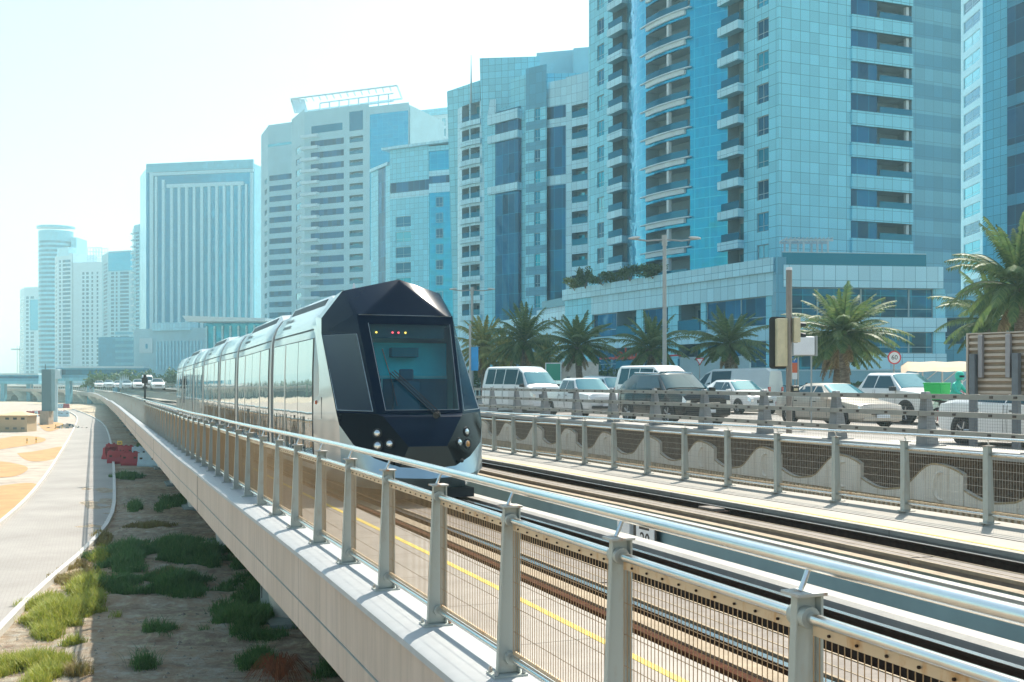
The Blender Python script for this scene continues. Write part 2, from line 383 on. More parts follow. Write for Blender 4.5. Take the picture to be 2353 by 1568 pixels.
mb = MB(); extr(mb, rect(5.7, 5.82, -.33, -.2), MID); extr(mb, rect(9.2, 9.35, -.38, -.22), MID); mb.build('conduit', M['railside'], via)
mb = MB()
for k in range(120):
    s_ = -4+k*.72
    for n0 in (5.28, 5.9):
        if n0 < 5.5 and k % 2: continue
        a = [P(s_, n0, -.325), P(s_, n0+.2, -.325), P(s_+.16, n0+.2, -.325), P(s_+.16, n0, -.325)]; mb.slab8(a+[p+Vector((0, 0, .05+.03*(k % 2))) for p in a])
mb.build('rail_fixings', M['railside'], via)
tag(bpy.data.objects['rail_fixings'], kind='stuff')
# switch box on far track, sign on the gap face
def box_sn(mb, s0, s1, n0, n1, z0, z1, mi=0):
    return mb.slab8([P(s0, n0, z0), P(s0, n1, z0), P(s1, n1, z0), P(s1, n0, z0), P(s0, n0, z1), P(s0, n1, z1), P(s1, n1, z1), P(s1, n0, z1)], mi)
M['white_sign'] = mat('white_sign', (.8, .82, .84), .4, var=.03)
M['sign_black'] = mat('sign_black', (.015, .018, .02), .4, var=.1)
sgn = thing('track_sign', 'white track sign with black border and number 20 hung on the deck edge between tracks', 'track sign', P(14.0, 7.4, -.45))
mb = MB(); box_sn(mb, 13.65, 14.35, 7.46, 7.5, -.75, -.02); mb.build('plate', M['sign_black'], sgn)
mb = MB(); box_sn(mb, 13.7, 14.25, 7.452, 7.47, -.72, -.09); mb.build('face', M['white_sign'], sgn)
def text_mesh(txt, size, ext=.003):
    cu = bpy.data.curves.new('t', 'FONT'); cu.body = txt; cu.size = size; cu.extrude = ext; cu.align_x = 'CENTER'; cu.align_y = 'CENTER'; cu.resolution_u = 3
    o = bpy.data.objects.new('t', cu); col.objects.link(o); dg = bpy.context.evaluated_depsgraph_get(); me = bpy.data.meshes.new_from_object(o.evaluated_get(dg))
    vs = [tuple(v.co) for v in me.vertices]; fs = [tuple(p.vertices) for p in me.polygons]; bpy.data.objects.remove(o); bpy.data.curves.remove(cu); return vs, fs
def put_text(name, txt, size, org, ux, uz, m, parent, ext=.003):
    """text in the plane of ux (right) and uz (up), standing a little proud of org"""
    ux, uz = Vector(ux).normalized(), Vector(uz).normalized(); nn = ux.cross(uz); vs, fs = text_mesh(txt, size, ext)
    mb = MB(); mb.add([Vector(org)+ux*v[0]+uz*v[1]+nn*v[2] for v in vs], fs); return mb.build(name, m, parent, recalc=False)
put_text('number', '20', .3, P(13.98, 7.449, -.36), (SN, -CS, 0), (0, 0, 1), M['sign_black'], sgn)
mb = MB(); box_sn(mb, 13.85, 14.15, 7.446, 7.452, -.2, -.15); mb.build('bar', M['sign_black'], sgn)
tb = thing('junction_box', 'small white junction box with yellow lid beside the number sign', 'junction box', P(14.6, 7.45, -.2))
mb = MB(); box_sn(mb, 14.45, 14.85, 7.44, 7.54, -.32, -.14); mb.build('housing', M['white_sign'], tb, bevel=.01)
mb = MB(); box_sn(mb, 14.42, 14.88, 7.42, 7.545, -.14, -.1); mb.build('lid', M['yellow'], tb)
bx = thing('track_box', 'dark metal equipment box sitting in the far track', 'equipment box', P(15.5, 9.4, -.3))
mb = MB(); box_sn(mb, 15.2, 15.75, 9.38, 9.66, -.38, -.1); mb.build('housing', M['railside'], bx, bevel=.01); mb = MB(); box_sn(mb, 15.25, 15.7, 9.36, 9.6, -.1, -.06); mb.build('lid', M['strip'], bx, bevel=.01)
M['pier'] = mat('pier_concrete', (.74, .70, .62), .75, var=.12, scale=1.5, bump=.2)
# piers
def pier(s0, label):
    t = thing('viaduct_pier', label, 'viaduct pier', P(s0, 5, -3.9), 'flared piers under the viaduct')
    mb = MB(); rings = []
    for (z, n0, n1, hw) in ((-3.95, 4.2, 7.6, .75), (-3.2, 4.1, 7.7, .75), (-2.5, 3.7, 8.1, .8), (-2.0, 3.2, 8.9, .95), (-1.55, 2.75, 9.7, 1.05), (-1.2, 2.55, 10.3, 1.1), (-.97, 2.5, 10.6, 1.1)):
        rings.append([P(s0-hw, n0+.3, z), P(s0-hw*.5, n0, z), P(s0+hw*.5, n0, z), P(s0+hw, n0+.3, z), P(s0+hw, n1, z), P(s0-hw, n1, z)])
    mb.loft(rings); mb.build('column', M['pier'], t, smooth=True, angle=50)
    mb = MB(); c = P(s0, 6, -3.9); box_sn(mb, s0-1.4, s0+1.4, 3.9, 7.9, -4.1-drop(s0), -3.8-drop(s0)); mb.build('footing', M['conc_g'], t)
for k in range(34):
    s0 = 14.6+k*12.6
    pier(s0, ['viaduct pier with flared head nearest the camera under the pale fascia', 'second flared viaduct pier, beyond the grey utility cabinet'][k] if k < 2 else 'flared concrete pier in the receding row under the viaduct')

# ================================================================ RAILINGS
def posts(rname, n0, ss_near, parent, inner=1, z0=.012, near_detail=12):
    for i, s0 in enumerate(ss_near):
        zb = z0
        mb = MB(); k = inner
        # web in the n-z plane, inner and outer flanges
        def B(s0_, s1_, a, b, a2, b2, z0_, z1_, mi=0):
            mb.slab8([P(s0+s0_, n0+k*a, z0_), P(s0+s0_, n0+k*b, z0_), P(s0+s1_, n0+k*b, z0_), P(s0+s1_, n0+k*a, z0_), P(s0+s0_, n0+k*a2, z1_), P(s0+s0_, n0+k*b2, z1_), P(s0+s1_, n0+k*b2, z1_), P(s0+s1_, n0+k*a2, z1_)], mi)
        B(-.012, .012, -.028, .1, .02, .1, zb+.015, 1.095)
        B(-.045, .045, .1, .112, .1, .112, zb+.015, 1.095)
        B(-.02, .02, -.038, -.028, .01, .02, zb+.015, 1.095)
        p = mb.build('post', M['postpaint'], parent, bevel=.003 if i < near_detail else 0)
        mb = MB(); mb2 = mb
        def B2(*a): mb2.slab8([P(s0+a[0], n0+k*a[2], a[4]), P(s0+a[0], n0+k*a[3], a[4]), P(s0+a[1], n0+k*a[3], a[4]), P(s0+a[1], n0+k*a[2], a[4]), P(s0+a[0], n0+k*a[2], a[5]), P(s0+a[0], n0+k*a[3], a[5]), P(s0+a[1], n0+k*a[3], a[5]), P(s0+a[1], n0+k*a[2], a[5])])
        B2(-.058, .058, -.012, .122, 1.095, 1.109); mb.build('cap_plate', M['rustedge'], p, bevel=.003 if i < near_detail else 0)
        mb2 = mb = MB(); B2(-.08, .08, -.08, .15, zb, zb+.014)
        if i < near_detail:
            for ds in (-.055, .055):
                for dn in (-.06, .13): mb.lathe([(0, .034), (.007, .034), (.007, .022), (.014, .022), (.014, 0)], P(s0+ds, n0+k*dn, zb+.016), seg=6, mi=1)
        mb.build('base_plate', [M['postpaint'], M['rustedge']], p)
        mb = MB(); mb.tube([P(s0, n0+k*.04, 1.11), P(s0, n0+k*.075, 1.19)], .011, 8); mb.build('stem', M['stainless'], p, smooth=True)
        if i < near_detail:
            for zz in (1.015, .125): mb = MB(); mb.tube([P(s0-.05, n0+k*.05, zz), P(s0+.05, n0+k*.05, zz)], .042, 14); mb.build('bracket', M['postpaint'], p, smooth=True, angle=40)
def wires(ss, n0, step, r, hz, z0, z1, name, m, parent, k=1):
    for a, b in zip(ss, ss[1:]):
        if b-a > 4: continue
        a += .06; b -= .06; mb = MB(); n_ = max(2, round((b-a)/step))
        for i in range(n_+1):
            s_ = a+(b-a)*i/n_; mb.tube([P(s_, n0, z0), P(s_, n0, z1)], r, 4, cap=False)
        for z in hz: mb.tube([P(a, n0+r*2, z), P(b, n0+r*2, z)], r, 4, cap=False)
        pan = mb.build(name, m, parent, recalc=False)
        mb = MB(); bx = lambda z_0, z_1: mb.slab8([P(a, n0-.004, z_0), P(a, n0+.01, z_0), P(b, n0+.01, z_0), P(b, n0-.004, z_0), P(a, n0-.004, z_1), P(a, n0+.01, z_1), P(b, n0+.01, z_1), P(b, n0-.004, z_1)])
        bx(.952, .99)
        if b < 16:
            for q in range(9): s_ = a+.1+(b-a-.2)*q/8; mb.tube([P(s_, n0-.012, .971), P(s_, n0-.0035, .971)], .006, 6, mi=1)
        mb.build('flat_bar', [M['flat'], M['railside']], pan)
        if b < 30: mb = MB(); bx(.155, .18); mb.build('flat_bar', M['flat'], pan)
lr = thing('railing', 'near stainless tube railing with tapered grey posts and wire mesh on the viaduct edge', 'railing', P(10, 2.5, 0))
NL = 2.47; near_s = [.34+1.56*k for k in range(-1, 38)]; far_s = [near_s[-1]+1.56*k for k in range(1, 55)]
posts('r', NL, near_s, lr, 1)
mb = MB()
for s0 in far_s+[far_s[-1]+1.9*k for k in range(1, 120)]:
    mb.slab8([P(s0-.03, NL-.06, 0), P(s0-.03, NL+.1, 0), P(s0+.03, NL+.1, 0), P(s0+.03, NL-.06, 0), P(s0-.03, NL, 1.12), P(s0-.03, NL+.1, 1.12), P(s0+.03, NL+.1, 1.12), P(s0+.03, NL, 1.12)])
tag(mb.build('distant_posts', M['postpaint'], lr), kind='stuff')
for nm, n_, z, r, sl in (('handrail', NL+.08, 1.215, .03, LONG), ('middle_tube', NL+.05, 1.015, .0225, LONG[:70]), ('lower_tube', NL+.05, .125, .0225, LONG[:50])):
    mb = MB(); mb.tube([P(s_, n_, z) for s_ in sl], r, 14 if r > .025 else 10); mb.build(nm, M['stainless'], lr, smooth=True, angle=60)
wires(near_s[:14], NL+.055, .036, .0022, [.3, .46, .62, .78], .17, .95, 'mesh_panel', M['wire'], lr)
wires(near_s[13:], NL+.055, .052, .003, [.3, .46, .62, .78], .17, .95, 'mesh_panel', M['wire'], lr)
rr = thing('railing', 'far grey railing with tube handrail and wire mesh before the wave wall', 'railing', P(15, 11.95, 0))
NR = 11.95; rs_near = [12.0+1.7*k-3.4 for k in range(0, 26)]
posts('r', NR, rs_near, rr, -1, .0, 0)
for nm, n_, z, r in (('handrail', NR-.06, 1.205, .024), ('middle_tube', NR-.05, .985, .02), ('lower_tube', NR-.05, .125, .02)):
    mb = MB(); mb.tube([P(s_, n_, z) for s_ in LONG], r, 10); mb.build(nm, M['stainless'], rr, smooth=True, angle=60)
wires(rs_near, NR-.055, .05, .0019, [.28, .4, .52, .64, .76, .88], .17, .95, 'mesh_panel', M['wire2'], rr)
mb = MB()
for k in range(1, 170):
    s0 = rs_near[-1]+1.8*k; mb.slab8([P(s0-.03, NR-.1, 0), P(s0-.03, NR+.06, 0), P(s0+.03, NR+.06, 0), P(s0+.03, NR-.1, 0), P(s0-.03, NR-.08, 1.12), P(s0-.03, NR, 1.12), P(s0+.03, NR, 1.12), P(s0+.03, NR-.08, 1.12)])
tag(mb.build('distant_posts', M['postpaint'], rr), kind='stuff')

# ================================================================ WAVE WALL + GUARD RAIL
NW = 13.55
ww = thing('retaining_wall', 'concrete retaining wall with dark panels and a cream wave relief beside the road', 'wall', Q(20, NW, 0))
def extq(mb, prof, ss): return extr(mb, prof, ss, f=lambda s, n, z, d: Q(s, n, z))
WS = srange(-10, 110, 3)+srange(115, 470, 5)
mb = MB(); extq(mb, rect(NW+.08, 14.12, -4, .66), WS); mb.build('dark_panel', mat('dark_rough_panel', (.125, .085, .055), .95, var=.45, scale=14, bump=1), ww)
mb = MB(); extq(mb, [(NW-.06, .66), (14.4, .66), (14.4, .78), (NW-.02, .78), (NW-.06, .74)], WS); mb.build('coping', M['conc_w'], ww)
def stained():
    s = N('cream_relief'); n = s.noise(3, 6, stretch=(1, 1, .5)); n2 = s.noise(10, 5, stretch=(1, 1, .06))
    c = s.ramp(n, [(.3, (.82, .74, .62)), (.7, (.9, .84, .73))]); c = s.mix(s.ramp(n2, [(.5, (0, 0, 0)), (.72, (.6, .6, .6))]), c, (.5, .38, .25, 1))
    s.L(c, s.p.inputs['Base Color']); s.p.inputs['Roughness'].default_value = .8; s.bump(n, .01, .3); return s.m
M['cream'] = stained(); M['stain'] = mat('stain_edge', (.44, .32, .18), .9, var=.3, scale=8)
LW = 2.6
def wave(t):  # t 0..1 along one panel, going towards the camera
    if t < .38: return .05-.16*math.sin(math.pi*(t/.38))*.55-.03+.10*(1-t/.38)
    return .02+.50*(.5-.5*math.cos(math.pi*min(1, (t-.38)/.36))) if t < .74 else .52-.14*((t-.74)/.26)**2
for k in range(-2, 38):
    s1 = 14.2+LW*k; mb = MB(); fr = []; bk = []
    us = [i/24 for i in range(25)]
    for u in us: fr.append((s1-LW*u+.02*(u == 1), wave(u)))
    for (a, za), (b, zb) in zip(fr, fr[1:]):
        mb.quad(Q(a, NW, -.16), Q(b, NW, -.16), Q(b, NW, zb), Q(a, NW, za)); mb.quad(Q(a, NW, za), Q(b, NW, zb), Q(b, NW+.09, zb), Q(a, NW+.09, za))
    a, za = fr[-1]; mb.quad(Q(a, NW, -.16), Q(a, NW+.09, -.16), Q(a, NW+.09, za), Q(a, NW, za)); a, za = fr[0]; mb.quad(Q(a, NW, -.16), Q(a, NW+.09, -.16), Q(a, NW+.09, za), Q(a, NW, za))
    wv = mb.build('wave_relief', M['cream'], ww)
    mb = MB()
    for (a, za), (b, zb) in zip(fr, fr[1:]): mb.quad(Q(a, NW-.004, za-.035), Q(b, NW-.004, zb-.035), Q(b, NW-.004, zb), Q(a, NW-.004, za))
    mb.build('stained_edge', M['stain'], wv)
    mb = MB(); c = s1-LW*.8; rings = []
    for i in range(13):
        an = R(75)+R(210)*i/12; ca, sa = math.cos(an), math.sin(an); wd = .05*math.sin(math.pi*(i+.5)/13)+.01
        rings.append([Q(c-(.17+wd)*ca, NW-.002, .13+(.24+wd)*sa), Q(c-.17*ca, NW-.03, .13+.24*sa), Q(c-(.17-wd)*ca, NW-.002, .13+(.24-wd)*sa)])
    mb.loft(rings); mb.build('ring_moulding', M['cream'], wv)
mb = MB(); extq(mb, rect(NW+.02, NW+.08, -1.6, -.16), WS); mb.build('ribbed_base', mat('rib_tan', (.55, .41, .25), .9, var=.25, scale=6), ww)
mb = MB(); s_ = 8
while s_ < 60: mb.slab8([Q(s_, NW-.01, -1.2), Q(s_, NW+.02, -1.2), Q(s_+.06, NW+.02, -1.2), Q(s_+.06, NW-.01, -1.2), Q(s_, NW-.01, -.18), Q(s_, NW+.02, -.18), Q(s_+.06, NW+.02, -.18), Q(s_+.06, NW-.01, -.18)]); s_ += .13
tag(mb.build('ribs', mat('rib_pale', (.74, .6, .42), .9, var=.2, scale=6), ww), kind='stuff')
gr = thing('guard_rail', 'grey guard rail with tapered posts and three bolted bars on top of the wave wall', 'guard rail', Q(20, 13.75, .78))
NG = 13.85; galv = mat('galvanised_post', (.27, .28, .29), .5, metal=.45, var=.12, scale=6); galb = mat('galvanised_bar', (.36, .345, .31), .45, metal=.35, var=.1, scale=4); bolt = mat('dark_bolt', (.12, .1, .09), .6, metal=.5)
gs = [15.4+2.5*k for k in range(-2, 44)]
for i, s0 in enumerate(gs):
    mb = MB()
    c = lambda s_, n_, z: Q(s0+s_, n_, z)
    mb.slab8([c(-.14, NG-.13, .79), c(-.14, NG+.16, .79), c(.14, NG+.16, .79), c(.14, NG-.13, .79), c(-.07, NG-.07, 1.74), c(-.07, NG+.02, 1.74), c(.07, NG+.02, 1.74), c(.07, NG-.07, 1.74)])
    p = mb.build('post', galv, gr, bevel=.01)
    mb = MB(); mb.slab8([c(-.22, NG-.2, .78), c(-.22, NG+.24, .78), c(.22, NG+.24, .78), c(.22, NG-.2, .78), c(-.22, NG-.2, .8), c(-.22, NG+.24, .8), c(.22, NG+.24, .8), c(.22, NG-.2, .8)]); mb.build('base_plate', galv, p)
for j, (z, n_) in enumerate(((1.66, NG-.16), (1.36, NG-.18), (1.04, NG-.2))):
    for a, b in zip(gs[:20], gs[1:21]):
        mb = MB(); extq(mb, rect(n_, n_+.06, z-.045, z+.045), [a+.005, b-.005]); br = mb.build('bar', galb, gr)
        mb = MB()
        for q in (-.9, -.4, .4, .9):
            m_ = (a+b)/2+q; mb.slab8([Q(m_-.022, n_-.012, z-.014), Q(m_-.035, n_, z-.02), Q(m_+.035, n_, z-.02), Q(m_+.035, n_-.012, z-.02), Q(m_-.035, n_-.012, z+.02), Q(m_-.035, n_, z+.02), Q(m_+.035, n_, z+.02), Q(m_+.035, n_-.012, z+.02)])
        mb.build('bolt', bolt, br)
    mb = MB(); extq(mb, rect(n_, n_+.06, z-.055, z+.055), [gs[20]]+[x for x in WS if x > gs[20]]); mb.build('distant_bar', galb, gr)
mb = MB(); s_ = 9.0
while s_ < 36: mb.tube([Q(s_, NG-.1, .8), Q(s_, NG-.1, 1.7)], .0016, 4, cap=False); s_ += .052
for i in range(18): mb.tube([Q(9, NG-.095, .82+.05*i), Q(36, NG-.095, .82+.05*i)], .0015, 4, cap=False)
mb.build('mesh', mat('guard_mesh', (.16, .15, .14), .6), gr, recalc=False)
# ================================================================ TRAM
tram = thing('tram', 'long silver articulated tram with faceted dark blue cab and mirror-like side windows', 'tram', P(19, 5.3, 0))
NT = 5.3
def TD(s): return smooth_lerp(s, [(15, 0), (24, -.02), (33, -.06), (60, -.26)])
def TP(w, s, z): return P(s, NT+w, z+TD(s))
def shell_mat():
    s = N('tram_silver'); n = s.noise(1.2, 4); s.L(s.ramp(n, [(.3, (.66, .66, .64)), (.7, (.72, .72, .70))]), s.p.inputs['Base Color'])
    s.p.inputs['Metallic'].default_value = .55; s.p.inputs['Roughness'].default_value = .28; s.p.inputs['Coat Weight'].default_value = .6; s.p.inputs['Coat Roughness'].default_value = .06; return s.m
silver = shell_mat()
navy = mat('navy_mask', (.002, .010, .028), .2, var=.06, spec=.12)
navyl = mat('lower_mask', (.004, .005, .008), .12, var=.1, spec=.16)
silverblue = mat('skirt_silver_blue', (.42, .56, .63), .3, metal=.6, var=.05, coat=.4)
bellow = mat('bellows', (.10, .13, .15), .6, var=.2, scale=10)
def glass_mat(name, col_, rough=.03, wav=.0, metal=.92):
    s = N(name); s.p.inputs['Base Color'].default_value = col_; s.p.inputs['Metallic'].default_value = metal; s.p.inputs['Roughness'].default_value = rough
    if wav:
        s.bump(s.noise(1.1, 2, stretch=(1, 1, .6)), .06, wav)
    return s.m
mirror = glass_mat('side_glass', (.50, .545, .56, 1), .02, .12, .95)
def glass_see(name, tint, refl=.25):
    m = bpy.data.materials.new(name); m.use_nodes = True; t = m.node_tree; t.nodes.clear(); o = t.nodes.new('ShaderNodeOutputMaterial'); mx = t.nodes.new('ShaderNodeMixShader'); tr = t.nodes.new('ShaderNodeBsdfTransparent'); gl = t.nodes.new('ShaderNodeBsdfGlossy')
    tr.inputs[0].default_value = tint; gl.inputs['Roughness'].default_value = .02; gl.inputs[0].default_value = (.9, 1, 1, 1)
    fr = t.nodes.new('ShaderNodeFresnel'); fr.inputs[0].default_value = 1.5; ad = t.nodes.new('ShaderNodeMath'); ad.operation = 'MULTIPLY_ADD'; ad.inputs[1].default_value = 1; ad.inputs[2].default_value = refl-.04
    t.links.new(fr.outputs[0], ad.inputs[0]); t.links.new(ad.outputs[0], mx.inputs[0]); t.links.new(tr.outputs[0], mx.inputs[1]); t.links.new(gl.outputs[0], mx.inputs[2]); t.links.new(mx.outputs[0], o.inputs[0]); return m
wind = glass_see('windscreen_glass', (.40, .85, .9, 1), .05)
# body modules --------------------------------------------------
SEC = [(1.16, .18), (1.30, .32), (1.325, 1.0), (1.325, 2.2), (1.30, 2.92), (1.27, 3.12), (1.20, 3.30), (1.06, 3.50), (.86, 3.60)]
def ring(s, k=1.0, dz=0):
    r = [(w_*k, z) for w_, z in SEC]; r = r+[(-w_, z) for w_, z in r[::-1]]
    return [TP(w_, s, z+dz) for w_, z in r]
gaps = [20.9, 26.2, 32.8, 37.5, 43.2, 47.4, 53.2, 57.6]
def side(s0, s1, z0, z1, w_, mb, sg=-1, mi=0, th=.012):
    """patch following the side of the shell, th thick and proud of it"""
    def wz(z):
        for (a, za), (b, zb) in zip(SEC, SEC[1:]):
            if za <= z <= zb: return a+(b-a)*(z-za)/(zb-za)
        return 1.2
    zs = [z0]+[z for z in (1.0, 2.2, 2.92, 3.12) if z0 < z < z1]+[z1]; out = []; inn = []
    ss = srange(s0, s1, 2)
    for a, b in zip(ss, ss[1:]):
        for za, zb in zip(zs, zs[1:]):
            f = lambda s_, z, e: TP(sg*(wz(z)+w_+e), s_, z)
            mb.quad(f(a, za, 0), f(b, za, 0), f(b, zb, 0), f(a, zb, 0), mi)
    for (s_, z_, s2, z2) in ((s0, z0, s1, z0), (s0, z1, s1, z1)):
        mb.quad(TP(sg*(wz(z_)+w_), s_, z_), TP(sg*(wz(z2)+w_), s2, z2), TP(sg*(wz(z2)+w_-th), s2, z2), TP(sg*(wz(z_)+w_-th), s_, z_), mi)
    for s_ in (s0, s1):
        for za, zb in zip(zs, zs[1:]): mb.quad(TP(sg*(wz(za)+w_), s_, za), TP(sg*(wz(zb)+w_), s_, zb), TP(sg*(wz(zb)+w_-th), s_, zb), TP(sg*(wz(za)+w_-th), s_, za), mi)
    return mb
dark_edge = mat('window_gasket', (.03, .035, .04), .5, var=.1)
for i, (a, b) in enumerate(zip(gaps, gaps[1:])):
    s0 = a+(.20 if i else -.55); s1 = b-.20
    mb = MB(); mb.loft([ring(s0+.0, .985), ring(s0+.05, 1)]+[ring(s_, 1) for s_ in srange(s0+.05, s1-.05, 1.5)][1:-1]+[ring(s1-.05, 1), ring(s1, .985)])
    sh = mb.build('body_module', silver, tram, smooth=True, angle=25)
    if i < 6:
        mb = MB(); mb.loft([ring(s1-.02, .94), ring(s1+.1, .90), ring(s1+.2, .94), ring(s1+.3, .90), ring(s1+.42, .94)]); mb.build('bellows', bellow, tram, smooth=True, angle=60)
    for sg in (-1, 1):
        # silver-framed mirror windows, floor to cantrail
        g0, g1 = s0+.22, s1-.22; L = g1-g0; nwin = 3 if i in (0, 2, 4, 6) else 4
        if i == 0: g0 = s0+.62; L = g1-g0
        edges = [g0+L*k/nwin for k in range(nwin+1)]
        mb = MB(); side(g0-.05, g1+.05, .42, 2.86, .004, mb, sg); fr = mb.build('window_frame', dark_edge, sh)
        for k, (e0, e1) in enumerate(zip(edges, edges[1:])):
            mb = MB(); side(e0+.02, e1-.02, .95, 2.84, .016, mb, sg); mb.build('window', mirror, tram)
            mb = MB(); side(e0+.02, e1-.02, .44, .93, .016, mb, sg); mb.build('lower_panel', mirror, tram)
        mb = MB(); side(s0+.05, s1-.05, 3.015, 3.045, .006, mb, sg); mb.build('seam_gutter', dark_edge, sh)
        # pillars
        mb = MB()
        for k in range(1, nwin):
            if k % 2 == (i % 2): side(edges[k]-.045, edges[k]+.045, .46, 2.83, .024, mb, sg)
        if mb.v: mb.build('pillar', silver, sh)
    # roof fairings with dark slots
    if b-a > 5:
        for sg in (-1, 1):
            mb = MB(); mb.loft([[TP(sg*1.04, s_, 3.50), TP(sg*.55, s_, 3.50), TP(sg*.55, s_, 3.70+h), TP(sg*.92, s_, 3.66+h)] for s_, h in ((s0+.5, -.1), (s0+.8, .04), (s1-.8, .04), (s1-.5, -.1))]); mb.build('roof_fairing', silver, sh, smooth=True)
            mb = MB(); mb.slab8([TP(sg*1.035, s0+.95, 3.52), TP(sg*.8, s0+.95, 3.52), TP(sg*.8, s1-.95, 3.52), TP(sg*1.035, s1-.95, 3.52), TP(sg*.965, s0+.95, 3.65), TP(sg*.8, s0+.95, 3.65), TP(sg*.8, s1-.95, 3.65), TP(sg*.965, s1-.95, 3.65)]); mb.build('roof_slot', dark_edge, sh)
        mb = MB()
        for q in range(7):
            for r_ in range(2):
                c = s1-1.1-q*.14; mb.add([TP(-(1.245-.07*r_+.006), c, 3.2+.14*r_), TP(-(1.245-.07*r_+.006), c+.09, 3.2+.14*r_), TP(-(1.215-.07*r_+.006), c+.09, 3.27+.14*r_), TP(-(1.215-.07*r_+.006), c, 3.27+.14*r_)], [(0, 1, 2, 3)])
        mb.build('vent_grille', dark_edge, sh)
# cab shell: loft from module end to the mask ---------------------
def V(w_, s, z): return TP(w_, s, z)
Lp = {  # left half of the mask edge, w negative; mirrored for the right
 'A': (-.95, 20.05, 3.70), 'A2': (-1.29, 20.33, 3.2), 'A3': (-1.325, 20.15, 2.9), 'A4': (-1.33, 18.8, 1.45), 'A5': (-1.31, 18.66, 1.24), 'A6': (-1.15, 18.27, .91),
 'A7': (-.85, 17.97, .68), 'A8': (-.49, 17.68, .54), 'V': (-.9, 19.12, 3.2), 'V0': (-.75, 19.08, 3.2), 'W': (-.875, 18.94, 2.88), 'WB': (-.766, 18.13, 1.43), 'C1': (-.694, 17.98, 1.38), 'C2': (-.34, 17.68, .88)}
P0 = (0, 19.5, 3.86); A9 = (0, 17.62, .50)
def q(n_, sg): a = Lp[n_]; return V(a[0]*-sg*-1 if sg < 0 else -a[0], a[1], a[2])
def g(n_, sg):
    if n_ == 'P': return V(*P0)
    if n_ == 'A9': return V(*A9)
    a = Lp[n_]; return V(a[0]*(1 if sg < 0 else -1), a[1], a[2])
mb = MB()
back = [(.62, 3.68, 'A'), (1.22, 3.28, 'A2'), (1.30, 2.92, 'A3'), (1.325, 1.45, 'A4'), (1.325, 1.24, 'A5')]
B_S = 21.4
for sg in (-1, 1):
    rows = []
    Bk = {'T': V(0, B_S, 3.62), 'A': V(sg*.86, B_S, 3.60), 'A2': V(sg*1.20, B_S, 3.30), 'A3': V(sg*1.27, B_S, 3.12), 'A4': V(sg*1.325, B_S, 1.6), 'A5': V(sg*1.325, B_S, 1.1), 'K': V(sg*1.30, B_S, .32), 'K2': V(sg*1.16, B_S, .18)}
    Mi = {'T': V(0, 20.4, 3.80), 'A': V(sg*.93, 20.7, 3.68), 'A2': V(sg*1.26, 20.85, 3.25), 'A3': V(sg*1.31, 20.7, 3.0), 'A4': V(sg*1.335, 20.1, 1.52), 'A5': V(sg*1.335, 20.1, 1.17), 'K': V(sg*1.30, 20.2, .34), 'K2': V(sg*1.16, 20.2, .18)}
    Fr = {'T': V(*P0), 'A': g('A', sg), 'A2': g('A2', sg), 'A3': g('A3', sg), 'A4': g('A4', sg), 'A5': g('A5', sg), 'K': V(sg*1.25, 18.75, .5), 'K2': V(sg*1.12, 18.8, .18)}
    ks = ['T', 'A', 'A2', 'A3', 'A4', 'A5', 'K', 'K2']
    for R1, R2 in ((Bk, Mi), (Mi, Fr)):
        for a, b in zip(ks, ks[1:]): mb.quad(R1[a], R2[a], R2[b], R1[b])
mb.build('cab_shell', silver, tram, smooth=True, angle=24)
# skirt
mb = MB()
for sg in (-1, 1):
    A_row = [g('A5', sg), g('A6', sg), g('A7', sg), g('A8', sg), g('A9', sg)]
    M_row = [V(sg*1.25, 18.75, .5), V(sg*1.16, 18.22, .45), V(sg*.87, 17.86, .40), V(sg*.48, 17.62, .36), V(0, 17.56, .34)]
    B_row = [V(sg*1.12, 18.8, .18), V(sg*1.02, 18.45, .17), V(sg*.78, 18.15, .15), V(sg*.42, 17.95, .13), V(0, 17.9, .12)]
    for r1, r2 in ((A_row, M_row), (M_row, B_row)):
        for (a, b), (c, d) in zip(zip(r1, r1[1:]), zip(r2, r2[1:])): mb.quad(a, b, d, c)
mb.build('front_skirt', silverblue, tram, smooth=True, angle=50)
def facet(name, polys, m, bev=.018):
    mb = MB()
    for ps in polys: mb.poly(ps)
    o = mb.build(name, m, tram, bevel=bev, smooth=bool(bev), angle=60); return o
pol = []
for sg in (-1, 1):
    pol += [[g('A', sg), g('P', sg), g('V0', sg), g('V', sg)], [g('A', sg), g('V', sg), g('A2', sg)], [g('A2', sg), g('V', sg), g('W', sg), g('A3', sg)]]
pol.append([g('P', 0), g('V0', -1), g('V0', 1)])
facet('visor', pol, navy, .05)
cabglass = mat('cab_side_glass', (.003, .012, .022), .03, var=.04, metal=0, spec=.6, coat=.2)
def patch(mb, a, b, c, d, u0=0, u1=1, v0=0, v1=1, out=0, K=8):
    def f(u, v_): return (a*(1-u)+b*u)*(1-v_)+(d*(1-u)+c*u)*v_
    n_ = (b-a).cross(d-a).normalized(); n_ = -n_ if n_.y > 0 else n_
    G = lambda i, j: f(u0+(u1-u0)*i/K, v0+(v1-v0)*j/K)+n_*out
    for i in range(K):
        for j in range(K): mb.quad(G(i, j), G(i+1, j), G(i+1, j+1), G(i, j+1))
    return mb
for sg in (-1, 1): patch(MB(), g('A3', sg), g('W', sg), g('WB', sg), g('A4', sg), K=20).build('mask_frame', navy, tram, smooth=True)
